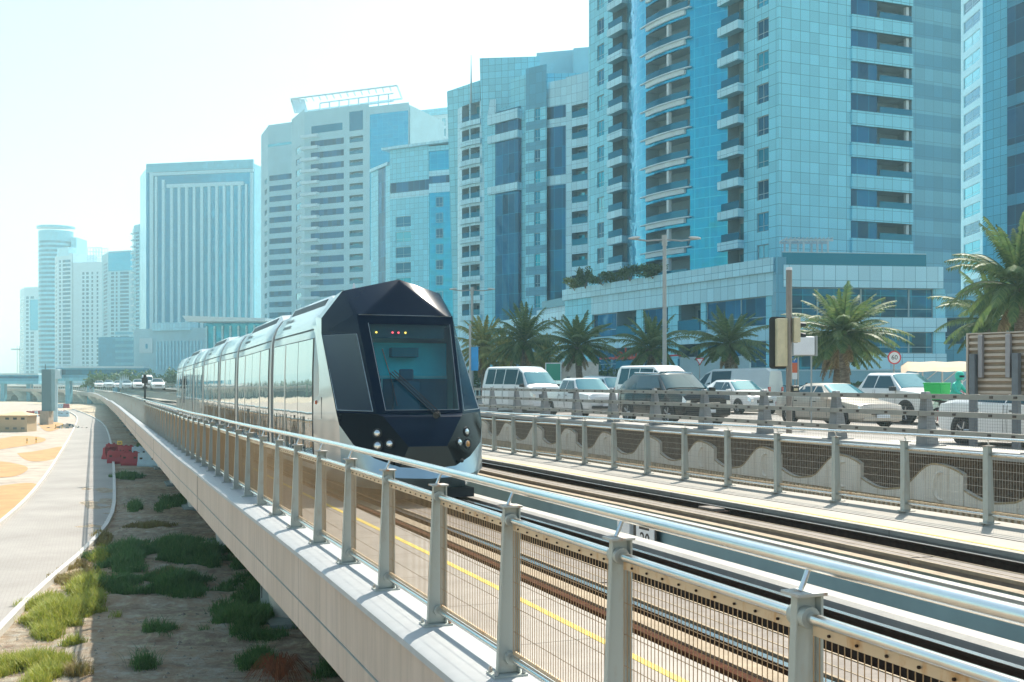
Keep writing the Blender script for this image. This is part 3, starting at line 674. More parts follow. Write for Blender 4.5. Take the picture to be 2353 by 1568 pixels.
for sg in (-1, 1):
    mb = MB(); patch(mb, g('A3', sg), g('W', sg), g('WB', sg), g('A4', sg), .03, .9, .03, .97, .012, 20); mb.build('cab_side_window', cabglass, tram, smooth=True)
    mb = MB(); e_ = [(.03, .03, .9, .03), (.9, .03, .9, .97), (.9, .97, .03, .97), (.03, .97, .03, .03)]; q4 = [g('A3', sg), g('W', sg), g('WB', sg), g('A4', sg)]
    for (u0, v0, u1, v1) in e_:
        pp = []
        for t in range(9): u, v_ = u0+(u1-u0)*t/8, v0+(v1-v0)*t/8; pp.append((q4[0]*(1-u)+q4[1]*u)*(1-v_)+(q4[3]*(1-u)+q4[2]*u)*v_)
        mb.tube([p+Vector((-.006*-sg*-1, -.012, 0)) for p in pp], .008, 6)
    mb.build('cab_window_trim', mat('trim_grey', (.35, .4, .42), .3, metal=.6), tram)
# windscreen frame and pane
def lerp2(u, v_, out=0):
    a = g('V', -1)*(1-u)+g('V', 1)*u; b = g('WB', -1)*(1-u)+g('WB', 1)*u; p = a*(1-v_)+b*v_
    c = math.sin(math.pi*u)*.045; fwd = Vector((SN, -CS, .0)); return p+fwd*(c+out)
mb = MB(); K = 12
fr_u = lambda i: i/K
outer = MB()
for i in range(K):
    for (v0, v1) in ((0, .10), (.965, 1)): outer.quad(lerp2(i/K, v0), lerp2((i+1)/K, v0), lerp2((i+1)/K, v1), lerp2(i/K, v1))
for (u0, u1) in ((0, .11), (.955, 1)): outer.quad(lerp2(u0, .1), lerp2(u1, .1), lerp2(u1, .965), lerp2(u0, .965))
outer.build('windscreen_frame', navy, tram)
mb = MB(); us = [.11+.845*i/K for i in range(K+1)]
for a, b in zip(us, us[1:]): mb.quad(lerp2(a, .1, -.004), lerp2(b, .1, -.004), lerp2(b, .965, -.004), lerp2(a, .965, -.004))
ws = mb.build('windscreen', wind, tram)
mb = MB()
for (u0, v0, u1, v1) in ((.1, .09, .1, .965), (.958, .09, .958, .965), (.1, .965, .958, .965), (.02, .005, .98, .005)):
    mb.tube([lerp2(u0+(u1-u0)*t/8, v0+(v1-v0)*t/8, .004) for t in range(9)], .006, 6)
mb.build('windscreen_trim', mat('trim_grey', (.35, .4, .42), .3, metal=.6), tram)
# cab interior
cabteal = mat('cab_interior_teal', (.10, .85, .95), .6, var=.12, scale=1.5); cabdark = mat('cab_interior_dark', (.02, .13, .2), .7, var=.1)
mb = MB(); mb.box(0, 0, 0, 0, 0, 0) if 0 else None
def hexs(mb, s0, s1, w0, w1, z0, z1): return mb.slab8([V(w0, s0, z0), V(w1, s0, z0), V(w1, s1, z0), V(w0, s1, z0), V(w0, s0, z1), V(w1, s0, z1), V(w1, s1, z1), V(w0, s1, z1)])
hexs(mb, 19.55, 19.6, -.92, .92, 1.0, 2.72); mb.build('cab_rear_wall', cabteal, tram)
mb = MB(); hexs(mb, 19.5, 19.62, -.92, .92, .9, 2.05); hexs(mb, 18.35, 19.55, -.66, .66, .95, 1.3); mb.build('dashboard', cabdark, tram)
mb = MB(); hexs(mb, 19.15, 19.6, -.8, .8, 2.98, 3.05); hexs(mb, 19.14, 19.3, -.75, .75, 2.78, 2.98); mb.build('display_box', mat('display_dark', (.03, .10, .12), .6), tram)
mb = MB(); hexs(mb, 19.44, 19.48, -.9, .9, 2.06, 2.11); hexs(mb, 19.44, 19.47, -.36, -.34, 1.2, 2.06); mb.build('grab_bar', mat('pale_bar', (.55, .8, .78), .4), tram)
mb = MB(); hexs(mb, 19.0, 19.12, -.25, .25, 1.3, 2.0); hexs(mb, 19.0, 19.1, -.13, .13, 2.03, 2.22); hexs(mb, 18.75, 19.1, -.25, .25, 1.28, 1.4); mb.build('driver_seat', cabdark, tram, bevel=.03)
mb = MB(); hexs(mb, 19.3, 19.5, -.2, .3, 2.45, 2.62); mb.build('sun_blind', mat('blind_teal', (.03, .2, .24), .6), tram)
def emis(name, c, e):
    m = bpy.data.materials.new(name); m.use_nodes = True; b = m.node_tree.nodes['Principled BSDF']; b.inputs['Base Color'].default_value = c; b.inputs['Emission Color'].default_value = c; b.inputs['Emission Strength'].default_value = e; return m
led1, led2 = emis('led_orange', (1, .35, .05, 1), 2.5), emis('led_red', (1, .05, .06, 1), 2.5)
for k, (w_, m_) in enumerate(((-.67, led1), (-.54, led1), (-.24, led2), (-.13, led2), (.0, led1))):
    mb = MB(); c = V(w_, 19.10, 2.88); mb.lathe([(0, -.02), (.018, -.014), (.018, .0), (0, .0)], c, 'y', 10); mb.build('display_light', m_, tram)
# lower mask
pol = []
for sg in (-1, 1): pol += [[g('A4', sg), g('WB', sg), g('C1', sg), g('C2', sg), g('A7', sg), g('A6', sg), g('A5', sg)]]
lm = []
for sg in (-1, 1):
    lm += [[g('A4', sg), g('WB', sg), g('C1', sg)], [g('A4', sg), g('C1', sg), g('A5', sg)], [g('C1', sg), g('A6', sg), g('A5', sg)], [g('C1', sg), g('C2', sg), g('A7', sg)], [g('C1', sg), g('A7', sg), g('A6', sg)], [g('C2', sg), g('A8', sg), g('A7', sg)]]
facet('lower_mask', lm, navyl, .015)
facet('centre_panel', [[g('C1', -1), g('C1', 1), g('C2', 1), g('C2', -1)], [g('WB', -1), g('WB', 1), g('C1', 1), g('C1', -1)]], navy, .012)
facet('chin_panel', [[g('C2', -1), g('C2', 1), g('A8', 1), g('A9', 1), g('A8', -1)]], mat('chin_black', (.004, .004, .006), .15, coat=.1), .01)
# headlights
lens = glass_mat('headlight_lens', (.8, .85, .85, 1), .12, 0, .9); ambl = mat('amber_lens', (.55, .25, .06), .2, coat=.5)
def on_lower(u, v_, sg):  # bilinear on cluster facet A4-C1-C2-A6
    c1, c2, a7, a6 = g('C1', sg), g('C2', sg), g('A7', sg), g('A6', sg)
    n_ = ((c2-c1).cross(a7-c1)).normalized(); w_ = sg*u; s_ = 19.0
    # slide along the track until the point lies on the facet plane
    o_ = V(w_, s_, v_); d_ = Vector((SN, -CS, 0)); b, a, d = 0, 0, 0
    p = o_+d_*((c1-o_).dot(n_)/d_.dot(n_)); n_ = -n_ if n_.y > 0 else n_; return p, n_
for sg in (-1, 1):
    for (u, v_, m_, r_) in ((.80, 1.12, lens, .05), (.80, .91, ambl if sg > 0 else lens, .055), (.62, .945, lens, .05)):
        p, n_ = on_lower(u, v_, sg); rot = n_.to_track_quat('Z', 'Y').to_matrix()
        mb = MB(); t_ = MB(); t_.lathe([(.0, .002), (r_*1.5, .002), (r_*1.62, .012), (r_*1.75, .0)], (0, 0, 0), seg=20)
        mb.add([p+rot @ Vector(v) for v in t_.v], t_.f); hs_ = mb.build('headlight', M['black'], tram, smooth=True)
        mb = MB(); t_ = MB(); t_.lathe([(0, .03), (r_*.6, .026), (r_*.95, .014), (r_, .003)], (0, 0, 0), seg=20); mb.add([p+rot @ Vector(v) for v in t_.v], t_.f); mb.build('lens', m_, hs_, smooth=True)
        mb = MB(); t_ = MB(); t_.lathe([(r_, .004), (r_*1.05, .018), (r_*1.12, .016), (r_*1.15, .004)], (0, 0, 0), seg=20); mb.add([p+rot @ Vector(v) for v in t_.v], t_.f); mb.build('ring', M['stainless'], hs_, smooth=True)
# wiper
blk = mat('wiper_black', (.012, .014, .016), .35)
def WS(u, v_, out): return lerp2(u, v_, out)
mb = MB(); base = WS(.66, 1.02, .06); mid = WS(.215, .60, .07)
for d in (0, .035, .075): mb.tube([base+Vector((d, 0, d*.6)), mid+Vector((d, 0, d*.6))], .009, 6)
wp = mb.build('wiper', blk, tram)
mb = MB(); mb.tube([WS(.185, .36, .05), WS(.20, .5, .05), WS(.215, .62, .06)], .011, 6); mb.tube([WS(.215, .62, .06), WS(.235, .92, .04)], .007, 6); mb.build('blade', blk, wp)
mb = MB(); mb.lathe([(0, -.06), (.05, -.06), (.06, .02), (.03, .05), (0, .05)], base, 'y', 12); mb.tube([base, base+Vector((.02, .05, .0))], .07, 10); mb.build('pivot', blk, wp)
# side marker, handle, antenna, coupler cover, bolts
mb = MB(); mb.lathe([(0, -.03), (.03, -.025), (.045, 0), (.045, .01)], V(-1.325, 20.62, 1.62), 'x', 14); mb.build('side_marker', mat('amber_marker', (.7, .12, .02), .25, coat=.5), tram, smooth=True)
mb = MB(); side(20.08, 20.12, 1.32, 1.72, .012, mb); mb.build('door_handle', dark_edge, tram)
mb = MB(); 
for w_ in (-.62, .3): mb.tube([V(w_, 20.5, 3.62), V(w_, 20.55, 3.9)], [.09, .01], 6)
mb.build('antenna', silver, tram)
mb = MB(); hexs(mb, 17.9, 19.5, -.5, .9, -.02, .14); mb.build('underframe', M['black'], tram)
mb = MB(); hexs(mb, 19, 57, -1.05, 1.05, -.02, .2); mb.build('bogie', M['black'], tram)
mb = MB(); mb.poly([V(-1.335, 20.05, .46), V(-1.335, 19.8, .50), V(-1.335, 19.92, .38)]); mb.build('side_badge', mat('red_mark', (.6, .04, .03), .4), tram)
mb = MB()
for w_, z in ((.62, .62), (-.62, .62)): mb.lathe([(0, -.02), (.03, -.02), (.035, 0)], V(w_, 17.73, z), 'y', 10)
mb.build('socket', M['black'], tram)
# small box right of the tram nose, hanging blue banner behind
# ================================================================ BUILDINGS
def panel_mat(name, base, joint, pw, ph, jw=.05, rough=.28, var=.08, spec=.6, tone=.10, offz=0):
    s = N(name); u, z = s.wallu(); cu = s.math('FLOOR', s.math('DIVIDE', u, pw)); cz = s.math('FLOOR', s.math('DIVIDE', s.math('ADD', z, offz), ph))
    cb = s.n('ShaderNodeCombineXYZ'); s.L(cu, cb.inputs[0]); s.L(cz, cb.inputs[1]); wn = s.n('ShaderNodeTexWhiteNoise'); s.L(cb.outputs[0], wn.inputs[0])
    c = s.ramp(wn.outputs['Value'], [(0, tuple(x*(1-tone) for x in base)), (1, tuple(min(1, x*(1+tone)) for x in base))])
    n = s.noise(.12, 5); c = s.mix(s.math('MULTIPLY', n, .25), c, tuple(x*.8 for x in base)+(1,))
    j = s.math('MAXIMUM', s.lines(u, pw, jw), s.lines(z, ph, jw, offz)); c = s.mix(j, c, joint+(1,))
    s.L(c, s.p.inputs['Base Color']); s.p.inputs['Roughness'].default_value = rough; s.p.inputs['Specular IOR Level'].default_value = spec
    return s.m
def cglass_mat(name, base, mul, pw, ph, rough=.06, metal=.55, jw=.06, tone=.3, offz=0, wav=.5, bands=None):
    s = N(name); u, z = s.wallu(); cu = s.math('FLOOR', s.math('DIVIDE', u, pw)); cz = s.math('FLOOR', s.math('DIVIDE', s.math('ADD', z, offz), ph))
    cb = s.n('ShaderNodeCombineXYZ'); s.L(cu, cb.inputs[0]); s.L(cz, cb.inputs[1]); wn = s.n('ShaderNodeTexWhiteNoise'); s.L(cb.outputs[0], wn.inputs[0])
    c = s.ramp(wn.outputs['Value'], [(0, tuple(x*(1-tone) for x in base)), (1, tuple(min(1, x*(1+tone)) for x in base))])
    j = s.math('MAXIMUM', s.lines(u, pw, jw), s.lines(z, ph, jw, offz)); c = s.mix(j, c, mul+(1,))
    s.L(c, s.p.inputs['Base Color']); s.p.inputs['Roughness'].default_value = rough; s.p.inputs['Metallic'].default_value = metal
    if wav:
        b = s.n('ShaderNodeBump'); b.inputs['Distance'].default_value = .3; b.inputs['Strength'].default_value = wav
        n = s.noise(.35, 2); s.L(s.math('ADD', n, s.math('MULTIPLY', wn.outputs['Value'], .3)), b.inputs['Height']); s.L(b.outputs[0], s.p.inputs['Normal'])
    return s.m
G = {}
G['cyan'] = panel_mat('aluminium_panel', (.20, .64, .80), (.04, .25, .36), 1.15, 1.12)
G['cyan_w'] = panel_mat('light_panel', (.40, .72, .84), (.10, .33, .45), 1.1, 1.4)
G['grey_band'] = panel_mat('bluegrey_panel', (.07, .33, .48), (.04, .22, .34), 1.3, 3.35/2)
G['band_lt'] = panel_mat('paleblue_panel', (.14, .46, .60), (.07, .28, .38), 1.3, 3.35/2)
G['glass'] = cglass_mat('curtain_glass', (.0, .34, .54), (.06, .56, .74), 1.7, 1.12, tone=.08)
G['glass_d'] = cglass_mat('dark_glass', (.0, .10, .20), (.02, .30, .44), 1.5, 3.3, tone=.45)
G['win'] = (lambda s: (s.L(s.ramp(s.n('ShaderNodeObjectInfo').outputs['Random'], [(0, (.0, .08, .15)), (.5, (.0, .20, .33)), (.8, (.0, .40, .54)), (1, (.25, .55, .62))]), s.p.inputs['Base Color']), setattr(s.p.inputs['Metallic'], 'default_value', .5), setattr(s.p.inputs['Roughness'], 'default_value', .06), s.m)[3])(N('window_glass'))
G['balu'] = glass_mat('balcony_glass', (.0, .15, .24, 1), .08, 0, .5)
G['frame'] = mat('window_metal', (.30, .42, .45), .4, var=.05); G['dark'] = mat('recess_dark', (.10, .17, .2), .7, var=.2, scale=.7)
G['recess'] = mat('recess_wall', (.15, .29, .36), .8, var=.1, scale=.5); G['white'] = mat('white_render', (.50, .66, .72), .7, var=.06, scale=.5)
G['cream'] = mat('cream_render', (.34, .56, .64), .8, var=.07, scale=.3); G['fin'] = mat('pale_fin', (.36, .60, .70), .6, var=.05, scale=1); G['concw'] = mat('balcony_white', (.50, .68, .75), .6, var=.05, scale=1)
class Bld:
    CAP = 100
    def __init__(s, name, label, cat, loc, group=None):
        s.root = thing(name, label, cat, loc, group); s.cnt = {}; s.solid = {}; s.over = {}; s.later = []
    def wall(s, name, m):
        if name in ('loggia', 'spandrel', 'banded_wall', 'loggia_column', 'parapet_fin', 'roof_block'):
            mb = MB(); s.later.append((name, mb, m)); return mb
        return s.solid.setdefault((name, m), MB())
    def part(s, name, mb, m, parent=None, **k):
        c = s.cnt.get(name, 0)
        if c < s.CAP: s.cnt[name] = c+1; return mb.build(name, m, parent or s.root, recalc=True, **k)
        s.over.setdefault((name, m), MB()).merge(mb); return None
    def finish(s):
        for n_, mb, m in s.later: s.part(n_, mb, m)
        for (n_, m), mb in s.solid.items():
            if mb.v: mb.build(n_, m, s.root)
        for (n_, m), mb in s.over.items(): tag(mb.build('upper_'+n_+'s', m, s.root), kind='stuff')
        return s.root
def line_map(A, B):
    A, B = Vector(A[:2]), Vector(B[:2]); L = (B-A).length; t = (B-A)/L; n_ = Vector((t.y, -t.x))
    if n_.dot(-A) < 0: n_ = -n_   # outward: towards the camera
    F = lambda u, d: A+t*u+n_*d
    F.L = L; F.hit = lambda px: hitu(px, A, t); return F
def hitu(px, A, t):
    r = (px-CX)/FPX; # X = r*Y
    return (r*A.y-A.x)/(t.x-r*t.y)
def bxF(mb, F, u0, u1, d0, d1, z0, z1, nseg=1):
    for i in range(nseg):
        a = u0+(u1-u0)*i/nseg; b = u0+(u1-u0)*(i+1)/nseg
        c = [F(a, d0), F(b, d0), F(b, d1), F(a, d1)]; mb.slab8([(p[0], p[1], z0) for p in c]+[(p[0], p[1], z1) for p in c])
    return mb
def qF(mb, F, u0, u1, d, z0, z1, nseg=1):
    for i in range(nseg):
        a = u0+(u1-u0)*i/nseg; b = u0+(u1-u0)*(i+1)/nseg; p, q_ = F(a, d), F(b, d)
        mb.quad((p[0], p[1], z0), (q_[0], q_[1], z0), (q_[0], q_[1], z1), (p[0], p[1], z1))
def pane(b, F, u0, u1, z0, z1, d=-.18, m='win', frame='frame', mull=1, nseg=1, name='window', transom=.3):
    """recessed window: glass box with frame as its sub-part"""
    mb = MB(); bxF(mb, F, u0+.06, u1-.06, d-.06, d, z0+.06, z1-.06, nseg); o = b.part(name, mb, G[m])
    if o is not None and frame:
        fm = MB(); t_ = .07
        for (a, c, e, f) in ((u0, u1, z0, z0+t_), (u0, u1, z1-t_, z1), (u0, u0+t_, z0, z1), (u1-t_, u1, z0, z1)): bxF(fm, F, a, c, d-.05, d+.04, e, f)
        for k in range(1, mull+1): a = u0+(u1-u0)*k/(mull+1); bxF(fm, F, a-.03, a+.03, d-.04, d+.035, z0+t_, z1-t_)
        if transom: bxF(fm, F, u0+t_, u1-t_, d-.04, d+.03, z0+(z1-z0)*transom-.03, z0+(z1-z0)*transom+.03)
        fm.build('frame', G[frame], o)
    return o
def reveal(mb, F, u0, u1, z0, z1, d0, d1):
    """four reveal faces between depths d0 (outer) and d1 (inner)"""
    a0, a1, b0, b1 = F(u0, d0), F(u0, d1), F(u1, d0), F(u1, d1)
    for (p, q_) in ((a0, a1), (b0, b1)): mb.quad((p[0], p[1], z0), (q_[0], q_[1], z0), (q_[0], q_[1], z1), (p[0], p[1], z1))
    for z in (z0, z1): mb.quad((a0[0], a0[1], z), (a1[0], a1[1], z), (b1[0], b1[1], z), (b0[0], b0[1], z))
def facade(b, F, us, zs, cell, wallm='cyan', depth=1.3, nseg=1, spm='grey_band'):
    """cell(i,j) -> 'w' wall, 'x' second wall colour, 'g' window, 'c' glass, 'd' dark glass, 'b' loggia, '.' nothing"""
    for i in range(len(us)-1):
        u0, u1 = us[i], us[i+1]; j = 0
        while j < len(zs)-1:
            c = cell(i, j); z0 = zs[j]
            if c in 'wxcd.':
                while j+1 < len(zs)-1 and cell(i, j+1) == c: j += 1
            z1 = zs[j+1]; j += 1
            if c == 'w': qF(b.wall('wall', G[wallm]), F, u0, u1, 0, z0, z1, nseg)
            elif c == 'x': qF(b.wall('spandrel', G[spm]), F, u0, u1, 0, z0, z1, nseg)
            elif c in 'cd':
                mb = MB(); bxF(mb, F, u0, u1, -.3, -.02, z0, z1, nseg); b.part('glass_panel', mb, G['glass' if c == 'c' else 'glass_d'])
            elif c == 'g': reveal(b.wall('wall', G[wallm]), F, u0, u1, z0, z1, 0, -.3); pane(b, F, u0, u1, z0, z1)
            elif c == 'b':
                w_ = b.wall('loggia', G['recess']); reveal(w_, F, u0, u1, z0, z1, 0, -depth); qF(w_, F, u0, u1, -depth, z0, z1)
                mb = MB(); bxF(mb, F, u0+(u1-u0)*.12, u0+(u1-u0)*.5, -depth, -depth+.05, z0+.05, z0+(z1-z0)*.85); b.part('balcony_door', mb, G['win'])
                mb = MB(); bxF(mb, F, u0, u1, -.08, -.03, z0, z0+1.0, nseg); r_ = b.part('balustrade', mb, G['balu'])
def body(b, pts, z0, z1, m='cyan', name='wall', inset=0):
    """solid core prism; pts are (x,y)"""
    mb = b.wall(name, G[m]); mb.hexa([(p[0], p[1]) for p in pts], z0, z1)
FH = 3.35
# ---- main tower ------------------------------------------------
def P2(x, Y): return Vector(((x-CX)*Y/FPX, Y))
A, C, D = P2(1353, 146), P2(1790, 111), P2(2092, 117); E = P2(2208, 122)
Z0 = 13.4; NF = 20; zt = Z0+NF*FH
b = Bld('apartment_tower', 'tall cyan panelled apartment tower with curved blue glass bay, rising out of frame', 'apartment tower', (C.x, C.y, .4))
L = line_map(A, C); h = L.hit
us = [0, h(1372), h(1388), h(1408), h(1441)]
zsw = [Z0]; 
for k in range(NF): zsw += [Z0+k*FH+.95, Z0+k*FH+2.85, Z0+(k+1)*FH] if 0 else [Z0+k*FH+.9, Z0+k*FH+2.9]
zsw.append(zt)
facade(b, L, us[:4], zsw, lambda i, j: 'g' if i == 1 and j % 2 == 1 else 'w')
# left loggias with chamfered slabs
zs = [Z0+k*FH for k in range(NF+1)]
u0, u1 = us[3], us[4]
for k in range(NF):
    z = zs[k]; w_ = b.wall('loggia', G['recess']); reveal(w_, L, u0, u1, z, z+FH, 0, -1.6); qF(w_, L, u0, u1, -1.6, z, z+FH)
    mb = MB(); bxF(mb, L, u0, u1+.2, -.3, .9, z-.55, z+.35); bal = b.part('balcony', mb, G['cyan_w'])
    mb = MB(); bxF(mb, L, u0+.1, u1, .7, .75, z+.35, z+1.25); b.part('balustrade', mb, G['balu'])
# curved glass bay
ub0, ub1 = h(1441), h(1672); LB = ub1-ub0
def bayF(u, d):
    t = (u-ub0)/LB; bulge = 2.6*(1-(2*t-1)**2); return L(u, bulge+d)
bayF.L = LB
mb = b.wall
u_a, u_b = h(1528), h(1612)
for (a, c, k) in ((ub0, u_a-.3, 3), (u_b+.3, ub1, 4)):
    for i in range(k):
        a0 = a+(c-a)*i/k; a1 = a+(c-a)*(i+1)/k; g_ = MB(); qF(g_, bayF, a0, a1, 0, Z0, zt, 3); b.part('glass_panel', g_, G['glass'])
for k in range(NF):
    z = zs[k]; g_ = MB(); qF(g_, bayF, u_a-.3, u_b+.3, 0, z-.55, z+.75, 4); b.part('glass_spandrel', g_, G['glass'])
    w_ = b.wall('loggia', G['recess'])
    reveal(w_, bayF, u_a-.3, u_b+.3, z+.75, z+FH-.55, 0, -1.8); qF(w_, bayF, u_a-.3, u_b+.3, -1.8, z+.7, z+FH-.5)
    um = (u_a+u_b)/2+.4; bxF(b.wall('loggia_column', G['white']), bayF, um-.18, um+.18, -.5, -.1, z+.75, z+FH-.55)
    m1 = MB(); bxF(m1, bayF, u_a, u_b-.3, -.1, .25, z-.2, z+.3, 3); bal = b.part('balcony', m1, G['concw'])
    m1 = MB(); bxF(m1, bayF, u_a-1, u_b+.7, .2, .5, z+.32, z+.44, 4); b.part('balcony_ledge', m1, G['concw'])
    m1 = MB(); bxF(m1, bayF, u_a, u_b+.1, .12, .16, z+.5, z+1.3, 3); b.part('balustrade', m1, G['balu'])
# right-hand balconies beside the bay, wall and windows
u0, u1 = h(1672), h(1709); qF(b.wall('wall', G['cyan']), L, u0-.4, u0, -.0, Z0, zt)
for k in range(NF):
    z = zs[k]; w_ = b.wall('loggia', G['recess']); reveal(w_, L, u0, u1, z, z+FH, 0, -1.5); qF(w_, L, u0, u1, -1.5, z, z+FH)
    mb = MB(); bxF(mb, L, u0+.4, u1-.2, -1.5, -1.42, z+.4, z+2.5); b.part('balcony_door', mb, G['win'])
    mb = MB(); bxF(mb, L, u0-.8, u1+.02, -.3, .8, z-.5, z+.4); b.part('balcony', mb, G['cyan_w'])
    mb = MB(); bxF(mb, L, u0-.3, u1, .6, .65, z+.4, z+1.25); b.part('balustrade', mb, G['balu'])
us = [h(1709), h(1739), h(1766), L.L]
facade(b, L, us, zsw, lambda i, j: 'g' if i == 1 and j % 2 == 1 else 'w')
# right face
Rf = line_map(C, D); h = Rf.hit; ua, um, ub = h(1955), h(2016), h(2095)
qF(b.wall('wall', G['cyan']), Rf, 0, ua, 0, Z0-.4, zt)
for k in range(NF):
    z = zs[k]
    if k >= 0:
        w_ = b.wall('loggia', G['recess'])
        mb = MB(); bxF(mb, Rf, ua, um, -.25, -.05, z+.35, z+2.15); b.part('glass_panel', mb, G['glass_d'])
        reveal(w_, Rf, um, ub, z+.35, z+2.15, 0, -2.2); qF(w_, Rf, um, ub, -2.2, z+.3, z+2.2)
        mb = MB(); bxF(mb, Rf, um+.2, ub-.1, .1, .15, z+.35, z+1.05); b.part('balustrade', mb, G['balu'])
        mb = MB(); bxF(mb, Rf, ub-.55, ub-.2, -.6, -.2, z+.35, z+2.15); b.part('loggia_pier', mb, G['white'])
    mb = MB(); bxF(mb, Rf, ua, ub, -.4, .25, z+2.15, z+FH+.35); b.part('spandrel_band', mb, G['cyan'])
# banded side wall set back
Sf = line_map(P2(2090, 119), E)
for k in range(NF*2+1):
    z = Z0-2+k*FH/2*1.0; m1 = b.wall('banded_wall', G['grey_band' if k % 2 else 'band_lt']); qF(m1, Sf, 0, Sf.L, 0, z, z+FH/2)
qF(b.wall('banded_wall', G['grey_band']), Sf, 0, Sf.L, 0, .4, Z0-2)
far = Vector((CS, SN))*26
body(b, [L(.3, -2.5), L(L.L-.2, -2.5), Rf(1, -2.4), Rf(Rf.L, -2.4), E, E*1.15, A+far*.3+Vector((3, 26)), A+far*.02+Vector((.5, 1))], .4, zt)
b.finish()
# ---- podium of the main tower
b = Bld('podium_block', 'low panelled podium block with long windows and roof terrace planting below the main tower', 'podium building', P2(1785, 98).to_3d())
A, C, D = P2(1300, 134), P2(1786, 99), P2(2160, 101)
L = line_map(A, C); h = L.hit; zp = 12.6
def band(F, u0, u1, z0, z1, d0=-.3, d1=.12, name='spandrel_band', m='cyan_w'):
    mb = MB(); bxF(mb, F, u0, u1, d0, d1, z0, z1); b.part(name, mb, G[m])
band(L, 0, L.L, zp-.6, zp+.7, -.5, .5, 'cornice', 'cyan_w'); band(L, h(1362), L.L, 9.9, zp-.6, -.3, .2)
band(L, 0, h(1362), .4, zp-.6, -.3, .1, 'end_wall', 'cyan')
cols_ = [(1362, 1422, 'w'), (1424, 1484, 'l'), (1484, 1500, 'p'), (1500, 1566, 'w'), (1566, 1600, 'p'), (1600, 1686, 'l'), (1686, 1704, 'p')]
def podrow(F, z0, z1, segs_, hh):
    for a, c, k in segs_:
        ua_, uc_ = hh(a), hh(c)
        if k == 'w': pane(b, F, ua_, uc_, z0, z1, -.2, 'glass_d', 'frame', 0)
        elif k == 'l':
            w_ = b.wall('loggia', G['recess']); reveal(w_, F, ua_, uc_, z0, z1, 0, -2); qF(w_, F, ua_, uc_, -2, z0, z1)
            mb = MB(); bxF(mb, F, ua_, uc_, .1, .15, z0-.1, z0+1.1); b.part('balustrade', mb, G['balu'])
            mb = MB(); bxF(mb, F, ua_+.8, ua_+2.6, -1.95, -1.85, z0, z0+2.2); b.part('balcony_door', mb, G['win'])
        else: band(F, ua_, uc_, z0, z1, -.3, 0, 'wall_panel', 'cyan')
row = [(1362, 1415, 'w'), (1418, 1462, 'l'), (1462, 1478, 'p'), (1478, 1535, 'w'), (1535, 1560, 'p'), (1560, 1610, 'l'), (1610, 1622, 'p'), (1622, 1700, 'w'), (1700, 1760, 'w'), (1760, 1786, 'p')]
podrow(L, 7.2, 9.9, row, h); podrow(L, 3.3, 5.8, row, h)
band(L, h(1362), L.L, 5.8, 7.2, -.3, .0, 'spandrel_band', 'cyan'); band(L, h(1362), h(1470), 5.8, 7.1, .0, .9, 'balcony', 'cyan_w'); band(L, h(1560), h(1625), 5.8, 7.1, .0, .9, 'balcony', 'cyan_w'); band(L, h(1625), L.L, 5.8, 7.2, .02, .14, 'spandrel_band', 'cyan_w')
band(L, h(1362), L.L, .4, 3.3, -1.6, -1.2, 'shopfront', 'glass_d'); band(L, h(1420), h(1700), 2.7, 3.3, -1.2, 1.2, 'canopy', 'dark')
Rf = line_map(C, D); h = Rf.hit
band(Rf, -.3, h(1802), .4, zp+.7, -.6, .5, 'corner_pier', 'grey_band')
band(Rf, h(1795), h(2160), 10.6, zp-.0, -.4, .6); band(Rf, h(1795), h(2172), 6.6, 7.9, -.3, .3); band(Rf, h(1930), h(2172), .9, 4.6, -.3, .25)
rowr = [(1800, 1880, 'w'), (1880, 1980, 'w'), (1980, 2090, 'w'), (2090, 2145, 'w'), (2145, 2172, 'p')]
podrow(Rf, 7.9, 10.6, rowr, h); podrow(Rf, 4.6, 6.6, rowr, h)
band(Rf, h(1800), h(1930), .4, 4.6, -1, -.6, 'shopfront', 'glass_d')
mb = MB(); bxF(mb, Rf, h(1795), h(2125), .2, .26, zp, zp+1.15); b.part('terrace_balustrade', mb, G['balu'])
mb = MB(); bxF(mb, Rf, h(1795), h(2125), .17, .29, zp+1.15, zp+1.22); b.part('terrace_rail', mb, G['white'])
far = Vector((CS, SN))
body(b, [L(.2, -2.3), L(L.L-.5, -2.3), Rf(.5, -2.3), Rf(h(2172), -2.3), Rf(h(2172), -2.3)*1.2, A+Vector((4, 26))], .4, zp, 'cyan', 'core')
b.finish()
# pergola on the terrace
pg = thing('pergola', 'white slatted pergola standing on the podium terrace at the tower corner', 'pergola', AT(1855, 590, 104))
c0 = AT(1815, 590, 103); mb = MB()
for dx in (0, 1.3, 2.6, 3.6):
    for dy in (0, 2.0): mb.box(c0.x+dx-.08, c0.x+dx+.08, c0.y+dy-.08, c0.y+dy+.08, zp-.2, zp+2.7)
mb.build('post', G['white'], pg) if 0 else None
k_ = 0
for dx in (0, 1.3, 2.6, 3.6):
    for dy in (0, 2.0): m1 = MB(); m1.box(c0.x+dx-.08, c0.x+dx+.08, c0.y+dy-.08, c0.y+dy+.08, zp-.2, zp+2.7); m1.build('post', G['white'], pg)
m1 = MB()
for dy in (0, 2.0): m1.box(c0.x-.5, c0.x+4.1, c0.y+dy-.06, c0.y+dy+.06, zp+2.7, zp+2.9)
for i in range(12): m1.box(c0.x-.4+i*.39, c0.x-.34+i*.39, c0.y-.5, c0.y+2.5, zp+2.9, zp+3.02)
m1.build('slatted_roof', G['white'], pg)
